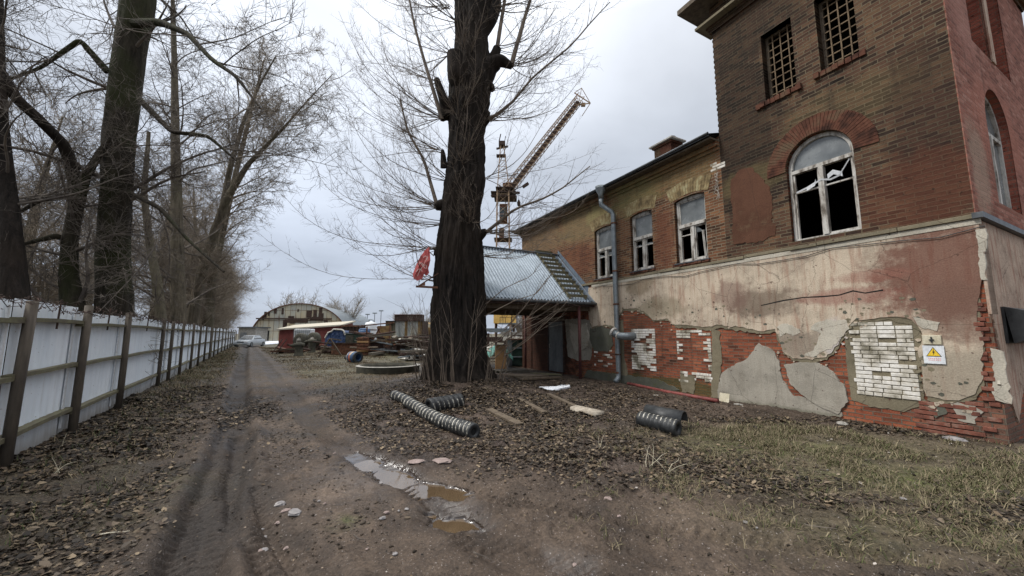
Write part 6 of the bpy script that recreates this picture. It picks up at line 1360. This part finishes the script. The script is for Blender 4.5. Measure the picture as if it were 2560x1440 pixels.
b=MB(); b.tube([(-L/2-.45,0,-.05),(-L/2+.1,0,-.05)],.12,10); b.build('axle_stub',MT['black'],T_)
# corrugated hut with a dark box on top
Yc=36.; x0=at(962,858,Yc)[0]; x1=at(1055,858,Yc)[0]; zt_=at(1000,802,Yc)[2]; W_=x1-x0
T_=thing('corrugated_hut','small hut of grey and rusty yellow corrugated sheets left of the old poplar','hut',((x0+x1)/2,Yc,0)); k0=x0-T_.location.x
segs=[(0,.14,'olive',0,.55),(.14,.27,'olivesheet',.35,.02),(.27,.52,'zincsheet',0,0),(.52,.6,'ochre2',.1,.05),(.6,.88,'zincsheet',0,0),(.88,1,'ochre2',0,.3)]
MT['zincsheet']=pm('weathered_sheet',(.16,.17,.16),(.36,.37,.35),2.5,.6,.2,.3,c3=(.42,.38,.28),stretch=(1,1,.15)); MT['olivesheet']=pm('mossy_sheet',(.09,.085,.06),(.22,.2,.14),2.5,.7,.1,.3,stretch=(1,1,.15)); MT['ochre2']=pm('rusty_yellow_sheet',(.16,.09,.04),(.36,.24,.1),2,.7,.1,.3)
for (a,c,mt,ya,yb) in segs:
    b=MB(); n=max(3,int((c-a)*W_/.07)); xa=k0+a*W_; xb_=k0+c*W_
    for i in range(n+1): x=xa+(xb_-xa)*i/n; y=ya+(yb-ya)*i/n+(.03 if i%2 else 0); b.v+=[(x,y,.0),(x,y,zt_-(.06 if mt=='olivesheet' else 0))]
    for i in range(n): b.f.append((2*i,2*i+2,2*i+3,2*i+1)); b.uv.append(None)
    b.build('wall_sheet',MT['olivesheet' if mt=='olive' else mt],T_)
b=MB(); b.box((k0+W_/2,1.2,zt_-.02),(W_,2.6,.05)); b.box((k0+W_-.03,1.3,zt_/2),(.05,2.4,zt_)); b.box((k0+.03,1.6,zt_/2),(.05,2,zt_)); b.build('roof',MT['darkrust'],T_)
xa,xb_=at(985,800,Yc)[0],at(1053,800,Yc)[0]; zz=at(1000,786,Yc)[2]
T_=thing('dark_box','long dark brown box resting on top of the corrugated hut','box',((xa+xb_)/2,Yc+.3,zt_+.01)); b=MB(); b.box((0,.4,(zz-zt_)/2),(xb_-xa,1.2,zz-zt_)); b.build('body',MT['darkrust'],T_,bevel=.03); b=MB(); b.box((0,-.21,zz-zt_-.03),(xb_-xa+.08,.05,.06)); b.build('rim',MT['rust'],T_)
# white storage tanks and tilted frames behind
for i,(u,v,lb) in enumerate(((927,814,'small white tank cap showing above the scrap left of the corrugated hut'),(908,823,'small pale round tank behind the dark containers'))):
    q=at(u,v,40); r=.6 if i==0 else .4; T_=thing('white_tank',lb,'tank',(q[0],40,0)); b=MB(); b.lathe((0,0,0),[(r,0),(r,q[2]+.0),(r*.9,q[2]+.3),(0,q[2]+.45)],18); b.build('tank_shell',MT['white'],T_,True); b=MB(); b.lathe((0,0,0),[(r*1.02,q[2]-.5),(r*1.03,q[2]-.4)],18); b.build('band',MT['rust'],T_)
q=at(945,850,30); T_=thing('scrap_gantry','rusty steel gantry with diagonal struts left of the corrugated hut','gantry',(q[0],30,0))
for a,c in (((-.9,0,0),(-.9,0,2.15)),((.9,0,0),(.9,0,2.3)),((-1.4,0,2.2),(1.2,0,2.45)),((-.9,0,.2),(.2,0,2.2)),((.9,0,.3),(-.1,0,2.1)),((-1.3,0,1.6),(-.5,0,1.6)),((0,0,1.2),(1.3,0,1.0))): b=MB(); b.beam(a,c,.09,.09); b.build('strut',MT['rust'],T_)
b=MB(); b.box((.35,.3,1.5),(1.1,.05,1.4)); b.build('yellow_sheet',MT['ochre2'],T_)
q=at(1072,835,40); T_=thing('tank_wagon','long low rusty and cream tank body partly hidden behind the old poplar','wagon',(q[0],40,0)); b=MB(); M=Matrix.Rotation(PI/2,3,'Y'); b.lathe((0,0,1.9),[(0,-3.2),(.8,-3.1),(.85,-2.9),(.85,2.9),(.8,3.1),(0,3.2)],18,M=M); b.build('barrel',MT['ochre2'],T_,True); b=MB(); b.box((0,-.9,2.4),(6.2,.05,.35)); b.build('cream_stripe',MT['cream'],T_); b=MB(); b.box((0,0,.8),(6,1.2,.25)); b.build('chassis',MT['darkrust'],T_)
# low dark scrap: profiled members lying about, each its own thing
rg=random.Random(23)
scr=[(925,868,1062,864,'darkrust','long dark steel beam lying before the corrugated hut'),(1000,875,1085,868,'dirtywhite','pale long slab on the stack before the corrugated hut'),(940,880,1060,884,'rust','rusty beam lying left of the old poplar on the tan grass'),
 (1005,868,1085,858,'darkrust','dark beam propped behind the pale slab'),(975,872,1040,880,'greywood','grey plank lying across the beams left of the poplar'),(870,884,950,878,'oldwood','dark timber lying behind the striped roller'),(820,886,880,880,'darkrust','thin dark bar lying under the trestle'),
 (925,892,1010,882,'greywood','weathered plank behind the concrete ring'),(1000,893,1070,889,'darkrust','black beam end on blocks left of the poplar foot'),(1030,905,1085,893,'dirtywhite','white board lying next to the poplar foot'),(640,905,700,870,'oldwood','')]
for (u0,v0,u1,v1,mt,lb) in scr:
    if lb: plank(u0,v0,u1,v1,rg.uniform(.15,.35),rg.uniform(.1,.22),lb,mt,lift=rg.uniform(0,.2),name='scrap_beam',cat='beam')
for i in range(20):
    u=rg.uniform(930,1050); v=rg.uniform(866,888); plank(u,v,u+rg.uniform(35,70),v+rg.uniform(-5,3),rg.uniform(.1,.3),rg.uniform(.08,.25),'dark rusty beam in the low heap before the corrugated hut','darkrust' if i%4 else 'oldwood',lift=rg.uniform(0,.5),name='scrap_beam',cat='beam')['group']='rusty beams heaped before the hut'
for i,(u0,v0,u1,v1,w_,mt,lb) in enumerate(((1010,903,1080,900,1.6,'dirtywhite','large pale grey flat sheet lying left of the poplar foot'),(985,880,1075,874,1.4,'zinc','grey flat steel sheet resting on the beam stack'))): plank(u0,v0,u1,v1,w_,.05,lb,mt,lift=.08+.25*i,name='flat_sheet',cat='sheet')
for i,(u,v,lb) in enumerate(((1003,886,'left concrete block under the black beam by the poplar'),(1022,888,'middle concrete block under the black beam by the poplar'),(1060,880,'right dark block beside the poplar foot'))):
    x,y=gr(u,v); b=MB(); b.box((0,0,.15),(.5,.4,.34),rz=.3*i,jit=.02); o=b.build('block',MT['cream' if i<2 else 'darkrust'],bevel=.02); o.location=(x,y,gz(x,y)); tag(o,lb,'block')
def pile(u,v,w,h,n,mats,label,sd):
    rg=random.Random(sd); h*=1.7; w*=1.15; x,y=gr(u,v+4); T_=thing('scrap_pile',label,'scrap pile',(x,y,0))
    for i in range(n):
        a=rg.uniform(-.4,.4) if rg.random()<.7 else rg.uniform(.9,1.8); L=w*rg.uniform(.4,1.0); z=h*rg.random()*.9+.05; cx=rg.uniform(-.3,.3)*w; cy=rg.uniform(-.4,.5); t=rg.uniform(-.22,.22)
        A=(cx-L/2*math.cos(a),cy-L/2*math.sin(a)*.6,max(.04,z-L*t/2)); B=(cx+L/2*math.cos(a),cy+L/2*math.sin(a)*.6,max(.04,z+L*t/2)); b=MB()
        if rg.random()<.3: b.tube([A,((A[0]+B[0])/2,(A[1]+B[1])/2,(A[2]+B[2])/2+rg.uniform(-.08,.12)),B],rg.uniform(.03,.09),7)
        else: b.beam(A,B,rg.uniform(.05,.4),rg.uniform(.03,.14))
        b.build('scrap_piece',MT[rg.choice(mats)],T_)
    for i in range(3): b=MB(); b.box((rg.uniform(-.3,.3)*w,rg.uniform(.1,.5),h*.3),(w*rg.uniform(.2,.4),.5,h*.6),rg.uniform(-.3,.3),jit=.06); b.build('scrap_block',MT['darkrust'],T_)
dk=['darkrust','rust','darkrust','oldwood','mossconcrete','greywood','zinc']
pile(938,884,2.6,1.0,14,dk,'dark scrap pile directly behind the striped roller and the concrete ring',1)
pile(975,880,2.8,.8,14,dk+['dirtywhite'],'scrap pile with pale pieces before the middle of the corrugated hut',2)
pile(1015,884,2.6,.7,14,dk,'low rusty scrap pile between the corrugated hut and the poplar',3)
pile(1055,882,2.4,1.0,14,dk,'scrap pile touching the left edge of the old poplar trunk',4)
pile(905,874,2.6,1.0,12,dk,'scrap pile between the brown slatted crate and the corrugated hut',5)
pile(1048,900,2.0,.4,10,['greywood','zinc','dirtywhite','oldwood'],'flat heap of boards and pale sheets beside the poplar foot',6)
pile(850,880,2.8,.5,12,dk,'low scrap heap under the steel trough behind the trestle',7)
pile(1255,884,2.4,.5,14,dk+['dirtywhite','green'],'scrap heap seen through the canopy opening near the white board',8)
pile(1300,880,2.4,.9,12,dk,'dark scrap heap at the right of the canopy opening',9)
pile(722,880,2.2,.3,8,dk,'thin scattering of scrap left of the mooring bollards',10)
# leaning sheets by the shed
x,y=gr(697,884); T_=thing('leaning_boards','two dark boards leaning at the left corner of the red shed','boards',(x,y,0))
for i in (0,1): b=MB(); b.beam((-.45+.35*i,-.2,0),(.1+.35*i,.2,1.15),.3,.05); b.build('board',MT['darkrust'],T_)
# concrete ring
g1=gr(982,930); T_=thing('concrete_ring','wide mossy concrete well ring half sunk in the ground left of the poplar','ring',(g1[0]-.15,g1[1]-.1,-.05))
b=MB(); rr=1.25; b.lathe((0,0,0),[(rr*.9,-.2),(rr,-.05),(rr*1.0,.26),(rr*1.02,.34),(rr*.9,.36),(rr*.86,.2),(rr*.86,-.1)],48); b.build('ring_wall',MT['mossconcrete'],T_,True)
b=MB(); b.lathe((0,0,0),[(rr*.9,.365),(rr*1.03,.345)],48); b.build('pale_rim',MT['concrete'],T_); b=MB(); b.lathe((0,0,0),[(0,.22),(rr*.88,.18)],30); b.build('soil_fill',MT['oldwood'],T_)
# car
g1=gr(624,867); CX,CY=g1; CAR=thing('parked_car','pale grey sedan parked facing the camera at the far end of the track','car',(CX,CY,0),R(8))
MT['carpaint']=pm('car_silver',(.42,.45,.47),(.5,.53,.55),3,.3,.3,0); MT['carglass']=pm('car_glass',(.02,.025,.03),(.05,.06,.065),3,.1,0,0,.0,.8)
def loft(b,secs):
    k_=len(b.v); m=len(secs[0])
    for s_ in secs: b.v+=s_
    for i in range(len(secs)-1):
        for j in range(m): a=k_+i*m+j; c=k_+i*m+(j+1)%m; b.f.append((a,c,c+m,a+m)); b.uv.append(None)
    b.f.append(tuple(k_+j for j in range(m))[::-1]); b.uv.append(None); b.f.append(tuple(k_+(len(secs)-1)*m+j for j in range(m))); b.uv.append(None)
def sec(y,w_,z0,z1,wt): return [(-w_,y,z0),(w_,y,z0),(w_*1.02,y,z0+(z1-z0)*.5),(wt,y,z1),(-wt,y,z1),(-w_*1.02,y,z0+(z1-z0)*.5)]
b=MB(); loft(b,[sec(-2.1,.74,.32,.62,.7),sec(-2.0,.82,.22,.74,.78),sec(-1.0,.86,.2,.88,.8),sec(0,.86,.2,.92,.8),sec(1.3,.86,.2,.93,.8),sec(2.0,.82,.25,.88,.76),sec(2.1,.76,.35,.8,.7)]); BD=b.build('body',MT['carpaint'],CAR,True,bevel=.02)
b=MB(); loft(b,[sec(-.95,.76,.85,.9,.74),sec(-.25,.74,.85,1.36,.58),sec(.9,.74,.85,1.38,.58),sec(1.55,.76,.85,.92,.72)]); b.build('cabin',MT['carpaint'],CAR)
b=MB(); b.face([(-.66,-.93,.93),(.66,-.93,.93),(.54,-.32,1.33),(-.54,-.32,1.33)]); b.build('windscreen',MT['carglass'],CAR).location=(0,-.03,.01)
for sx in (-1,1):
    b=MB(); b.face([(sx*.765,-.75,.95),(sx*.765,1.3,.95),(sx*.61,.85,1.33),(sx*.61,-.2,1.33)]); b.build('side_window',MT['carglass'],CAR).location=(sx*.012,0,0)
    b=MB(); b.box((sx*.58,-2.09,.6),(.3,.08,.14)); b.build('headlight',MT['white'],CAR)
    for y in (-1.35,1.35): b=MB(); M=Matrix.Rotation(PI/2,3,'Y'); b.lathe((sx*.78,y,.31),[(0,-.1),(.3,-.1),(.31,0),(.3,.1),(0,.1)],18,M=M); w2=b.build('wheel',MT['black'],CAR); b=MB(); b.lathe((sx*.78,y,.31),[(0,-.11),(.18,-.11),(.18,.11),(0,.11)],14,M=M); b.build('rim',MT['zinc'],w2)
b=MB(); b.box((0,-2.11,.6),(.7,.04,.12)); b.build('grille',MT['black'],CAR); b=MB(); b.box((0,-2.13,.4),(1.5,.1,.16)); b.build('bumper',MT['carpaint'],CAR,bevel=.02); b=MB(); b.box((0,-2.19,.38),(.5,.02,.11)); b.build('number_plate',MT['dirtywhite'],CAR)
# far lamp posts
for i,(u,v,lb) in enumerate(((910,793,'shortest far lamp mast right of the round tree'),(919,786,'second far lamp mast from the left above the yard'),(936,800,'far mast with a curved hooked head above the white tank'),(937,783,'thin far lamp mast behind the curved hooked one'),(953,777,'tallest far lamp mast in the open sky left of the hut'))):
    Y=150 if i!=2 else 60; q=at(u,v,Y); T_=thing('lamp_mast',lb,'lamp mast',(q[0],Y,0),0,'far lamp masts')
    if i==2: b=MB(); b.tube([(0,0,0),(0,0,q[2]-.5),(-.2,0,q[2]),(-.7,0,q[2]+.1),(-1.0,0,q[2]-.3)],.07,6); b.build('pole',MT['zinc'],T_); b=MB(); b.box((-1.05,0,q[2]-.4),(.2,.15,.2)); b.build('lamp_head',MT['zinc'],T_)
    else: b=MB(); b.tube([(0,0,0),(0,0,q[2])],.12,6); b.build('pole',MT['roofmetal'],T_); b=MB(); b.box((0,0,q[2]),(1.6,.5,.4)); b.build('lamp_head',MT['zinc'],T_)
# things seen through the canopy
Y=34; q=at(1262,790,Y); T_=thing('yellow_booth','bright yellow board cabin on a raised frame behind the canopy','cabin',(q[0],Y,0)); w_=at(1290,790,Y)[0]-at(1234,790,Y)[0]; z0=at(1262,808,Y)[2]; z1=at(1262,772,Y)[2]
b=MB(); b.box((0,1,(z0+z1)/2),(w_,2,z1-z0)); b.build('board_wall',MT['ochre'],T_); b=MB(); b.box((-w_*.12,-.02,(z0+z1)/2+.1),(.04,.03,(z1-z0)*.8)); b.build('seam',MT['oldwood'],T_); b=MB(); b.box((w_*.15,-.35,z0-.05),(w_*.8,.7,.12)); b.build('platform',MT['zinc'],T_)
for i in range(4): b=MB(); x=w_*(-.2+.24*i); b.bar((x,-.65,z0),(x,-.65,z0+.5),.03,4); b.build('rail_post',MT['darkrust'],T_)
b=MB(); b.bar((-w_*.22,-.65,z0+.5),(w_*.54,-.65,z0+.5),.03,4); b.build('hand_rail',MT['darkrust'],T_)
for x in (-w_*.4,w_*.4): b=MB(); b.box((x,1,z0/2),(.2,.2,z0)); b.build('stilt',MT['darkrust'],T_)
T_,W_,H_=boxes('waste_container','dark green ribbed waste container with a grey end behind the canopy',"container",1268,1310,848,888,19.5,1.6,'green')
b=MB(); b.box((-W_*.36,-.05,H_/2),(W_*.3,.08,H_)); b.build('grey_end',MT['doorgrey'],T_); b=MB(); b.box((0,-.03,H_),(W_*1.15,.2,.06)); b.build('lid_rim',MT['rust'],T_)
for i in (1,2): b=MB(); b.box((W_*.15,-.04,H_*i/3),(W_*.66,.06,.05)); b.build('rib',MT['zinc'],T_)
q=at(1246,875,18.5); T_=thing('teal_tarpaulin','crumpled teal green tarpaulin heap left of the waste container','tarpaulin',(q[0],18.5,.1)); rg=random.Random(2); b=MB(); n=10
for j in range(n+1):
    for i in range(n+1):
        x=(i/n-.5)*1.4; y=(j/n-.5)*1.6; z=.75*max(0,1-(x/.8)**2)*max(0,1-(y/.95)**2)**.5+rg.uniform(0,.16); b.v.append((x,y,z+.1))
for j in range(n):
    for i in range(n): a=j*(n+1)+i; b.f.append((a,a+1,a+n+2,a+n+1)); b.uv.append(None)
b.build('sheet',MT['teal'],T_); b=MB(); b.tube([(-.6,-.5,.75),(.5,-.7,.45)],.05,6); b.build('pipe',MT['dirtywhite'],T_)
T_,W_,H_=boxes('board_box','tan wooden box under the teal tarpaulin','box',1238,1266,862,876,17.5,.5,'woodtan'); b=MB(); b.box((0,-.02,H_),(W_+.06,.08,.04)); b.build('lid_edge',MT['greywood'],T_)
for i,(u0,v0,u1,v1,mt,lb,lf) in enumerate(((1222,893,1278,886,'cream','white board lying in front of the waste container',.35),(1226,902,1318,896,'darkrust','dark beam across the far side of the canopy floor',.15),(1230,912,1312,906,'oldwood','dark wet timber lying behind the pallet',.1),(1280,893,1318,889,'zinc','grey metal strip right of the white board',.3),(1236,820,1300,820,'roofmetal','',0),(1288,958,1345,948,'oldwood','wet dark board lying before the door step',.02),(1300,966,1400,950,'greywood','long grey timber edging the canopy floor',.03),(1330,945,1400,941,'mosswood','wooden step board below the grey door',.04))):
    if lb: plank(u0,v0,u1,v1,.22 if i!=5 else .9,.06,lb,mt,lift=lf)
for i,(u,v,w_,h,mt,lb,Y) in enumerate(((1245,822,2.2,.35,'zinc','grey machine frame below the yellow cabin',30),(1290,832,2.2,.25,'concrete','pale slab stack right of the machine frame',27),(1250,845,3.0,.3,'darkrust','dark rusty girder stack above the teal tarpaulin',25),(1300,845,2.0,.2,'dirtywhite','pale girder lying over the waste container',24))):
    q=at(u,v,Y); T_=thing('steel_stack',lb,'stack',(q[0],Y,0))
    for k_ in range(3): b=MB(); b.box((rg.uniform(-.2,.2),.35*k_,q[2]-h*.5+.06*k_),(w_*rg.uniform(.7,1),.22,h*.6),rz=rg.uniform(-.1,.1)); b.build('girder',MT[mt],T_)
    for x in (-.35,.35): b=MB(); b.box((x*w_,.3,(q[2]-h)/2),(.15,.6,q[2]-h)); b.build('support',MT['darkrust'],T_)
# ladder-like stand at the canopy opening
q=at(1300,860,20); T_=thing('steel_ladder','thin dark steel ladder standing upright behind the canopy','ladder',(q[0],20,0),R(20))
for x in (-.45,.45): b=MB(); b.bar((x,0,0),(x,0,3.4),.025,5); b.build('stile',MT['darkrust'],T_)
for i in range(6): b=MB(); b.bar((-.45,0,.5+.5*i),(.45,0,.5+.5*i),.018,5); b.build('rung',MT['darkrust'],T_)
# ================================================================== FLAG
g0=np.array([-1.66-1.0,11.6]); YF=11.4
top_=Vector(at(1073,617,YF)); T_=thing('flag','faded red flag with pale crossed emblem hanging limp from an iron bracket','flag',tuple(at(1050,716,YF)))
def fpart(b,n_,m): o=b.build(n_,m,T_); o.location=-Vector(T_.location); return o
b=MB(); b.beam(Vector(at(1040,716,YF)),Vector(at(1095,719,YF)),.05,.06); b.beam(Vector(at(1048,714,YF)),Vector(at(1096,683,YF)),.03,.03); b.face([at(1046,714,YF-.03),at(1063,714,YF-.03),at(1063,703,YF-.03)]); fpart(b,'bracket',MT['rust'])
b=MB(); b.tube([at(1046,717,YF-.02),at(1050,690,YF),at(1074,617,YF)],.012,6); fpart(b,'staff',MT['oldwood'])
ol=[(1073,617),(1075,634),(1076,650),(1073,663),(1070,672),(1060,684),(1056,697),(1043,702),(1034,696),(1032,686),(1042,660),(1052,640),(1064,624)]
MT['flagred']=pm('flag_red',(.48,.09,.085),(.62,.16,.15),5,.8,0,.0); MT['flagpale']=pm('flag_pale',(.7,.5,.45),(.8,.6,.55),5,.8,0,0)
# cloth with folds and thickness
b=MB(); C0=(1057,662); ring=[Vector(at(u,v,YF-.05+.03*math.sin(i*2.1))) for i,(u,v) in enumerate(ol)]; mid=[Vector(at(C0[0]+(u-C0[0])*.5,C0[1]+(v-C0[1])*.5,YF-.09+.04*math.cos(i*1.7))) for i,(u,v) in enumerate(ol)]; cc=Vector(at(*C0,YF-.05)); n=len(ol)
b.v=[tuple(p) for p in ring+mid]+[tuple(cc)]; b.f=[(i,(i+1)%n,n+(i+1)%n,n+i) for i in range(n)]+[(n+i,n+(i+1)%n,2*n) for i in range(n)]; b.uv=[None]*len(b.f); CL=fpart(b,'cloth',MT['flagred']); so_=CL.modifiers.new('thick','SOLIDIFY'); so_.thickness=.012
b=MB(); P=[(1070,668),(1073,682),(1066,690),(1060,684)]; b.face([at(*p,YF+.02) for p in P]); o=b.build('cloth_corner',MT['flagred'],CL); sm_=o.modifiers.new('thick','SOLIDIFY'); sm_.thickness=.012
def stroke(l,w_=.011):
    b.tube([at(u,v,YF-.165) for u,v in l],w_,5)
b=MB(); stroke([(1069,640),(1064,652),(1058,664),(1050,676),(1044,690)],.008); stroke([(1048,654),(1056,664),(1064,672)],.008)
stroke([(1046,664),(1050,657),(1056,658),(1058,664)]); stroke([(1058,644),(1064,640),(1069,643),(1067,650)]); stroke([(1041,680),(1045,673),(1052,673),(1056,679)]); stroke([(1058,667),(1062,662),(1067,664),(1066,671)])
b.build('emblem',MT['flagpale'],CL)
# ================================================================== CRANE
Yk=62.; CB=at(1257,835,Yk); CRN=thing('harbour_crane','tall faded yellow lattice crane with its jib slanting up to the right','crane',(CB[0],Yk,0))
def cpart(b,n_,m,s=False): o=b.build(n_,m,CRN,s); o.location=-Vector(CRN.location); return o
def V3(u,v,dy=0): return Vector(at(u,v,Yk+dy))
def lattice(b,a0,a1,w0,w1,d0,n,r,up=Vector((0,0,1)),zig=True,rb=None):
    d=(a1-a0).normalized(); sx=Vector((1,0,0)); sx=(sx-d*sx.dot(d)).normalized() if abs(d.x)<.9 else Vector((0,0,1)); 
    sx=(Vector((0,1,0)).cross(d)).normalized(); sy=Vector((0,1,0)); P=[]; rb=rb or r*.6
    for i in range(n+1):
        t=i/n; c=a0.lerp(a1,t); w_=w0+(w1-w0)*t; P.append([c+sx*w_*a+sy*d0*bb for a,bb in ((-1,-1),(1,-1),(1,1),(-1,1))])
    for k_ in range(4):
        for i in range(n): b.bar(P[i][k_],P[i+1][k_],r,4)
    for i in range(n):
        for k_ in range(4): j=(k_+1)%4; b.bar(P[i][k_],P[i+1][j] if i%2 else P[i+1][j],rb,3) ; b.bar(P[i][k_],P[i][j],rb,3)
b=MB()
for (ub,ut) in ((1238,1243),(1276,1272)): 
    for dy in (-1.3,1.3): b.bar(V3(ub,840,dy),V3(ut,478,dy),.13,5)
for i in range(15):
    v0=835-i*25; v1=v0-25; 
    for dy in (-1.3,1.3): b.bar(V3(1238+.014*(840-v0),v0,dy),V3(1276-.011*(840-v1),v1,dy),.045,3); b.bar(V3(1276-.011*(840-v0),v0,dy),V3(1238+.014*(840-v1),v1,dy),.045,3)
    b.bar(V3(1240,v0,-1.3),V3(1275,v0,-1.3),.05,3)
cpart(b,'tower',MT['craneyellow'])
b=MB()
for u0,u1 in ((1243,1252),(1274,1258)):
    for dy in (-.8,.8): b.bar(V3(u0,478,dy),V3(u1,355,dy*.3),.08,5)
for i in range(8): t=i/8; v=478-123*t; ul=1243+9*t; ur=1274-16*t; b.bar(V3(ul,v,-.8*(1-t*.7)),V3(ur,v,-.8*(1-t*.7)),.05,3); b.bar(V3(ul,v,-.8*(1-t*.7)),V3(ur-2,v-15,-.8*(1-t*.7)),.04,3)
cpart(b,'apex_frame',MT['craneyellow'])
b=MB(); b.box(V3(1255,360),(1.1,1,.7)); b.box(V3(1253,390),(1.6,1,.18)); b.beam(V3(1241,372),V3(1270,366),.3,.25); b.beam(V3(1248,352),V3(1252,335),.15,.15); b.beam(V3(1262,352),V3(1264,340),.1,.1); cpart(b,'head_sheaves',MT['darkrust'])
b=MB(); lattice(b,V3(1268,478),V3(1452,243),.85,.62,.7,22,.075); cpart(b,'jib',MT['craneyellow'])
b=MB(); b.beam(V3(1272,478),V3(1446,255),.35,.8); cpart(b,'jib_walkway',MT['darkrust'])
b=MB(); tip=V3(1454,220)
for u,v in ((1436,232),(1476,258),(1446,262)): b.bar(tip,V3(u,v),.06,4)
b.bar(V3(1436,232),V3(1476,258),.1,4); b.bar(V3(1476,258),V3(1455,290),.07,4); b.bar(V3(1446,262),V3(1476,258),.1,4); b.box(V3(1458,262),(.7,.5,.5)); cpart(b,'jib_head',MT['craneyellow'])
b=MB()
for (v,u0,u1) in ((486,1228,1290),(497,1236,1292),(475,1240,1286),(600,1236,1280)): c_=(V3(u0,v)+V3(u1,v))/2; b.box(c_,((V3(u1,v)-V3(u0,v)).x,2.8,.14))
b.beam(V3(1228,491,-1),V3(1244,480,-1),.3,.3); cpart(b,'platform',MT['darkrust'])
b=MB(); b.box(V3(1259,535),(1.3,1.8,2.9)); b.box(V3(1254,585),(.8,1.2,1.6)); b.box(V3(1268,468),(1.5,1.2,1.1)); cpart(b,'machine_house',MT['rust'])
b=MB(); b.box(V3(1257,530,-.95),(1.1,.05,1.6)); cpart(b,'cabin_window',MT['carglass'])
b=MB(); b.box(V3(1314,463),(1.1,.6,.4),M=Matrix.Rotation(R(-35),3,'Y')); b.box(V3(1293,482),(.9,.5,.25)); b.beam(V3(1286,474),V3(1314,463),.12,.12); b.lathe(V3(1297,508),[(0,-.6),(.25,-.4),(.3,.1),(.1,.6)],8); b.bar(V3(1297,500),V3(1297,482),.03,3); b.bar(V3(1297,520),V3(1297,640),.02,3); cpart(b,'counterweight',MT['darkrust'])
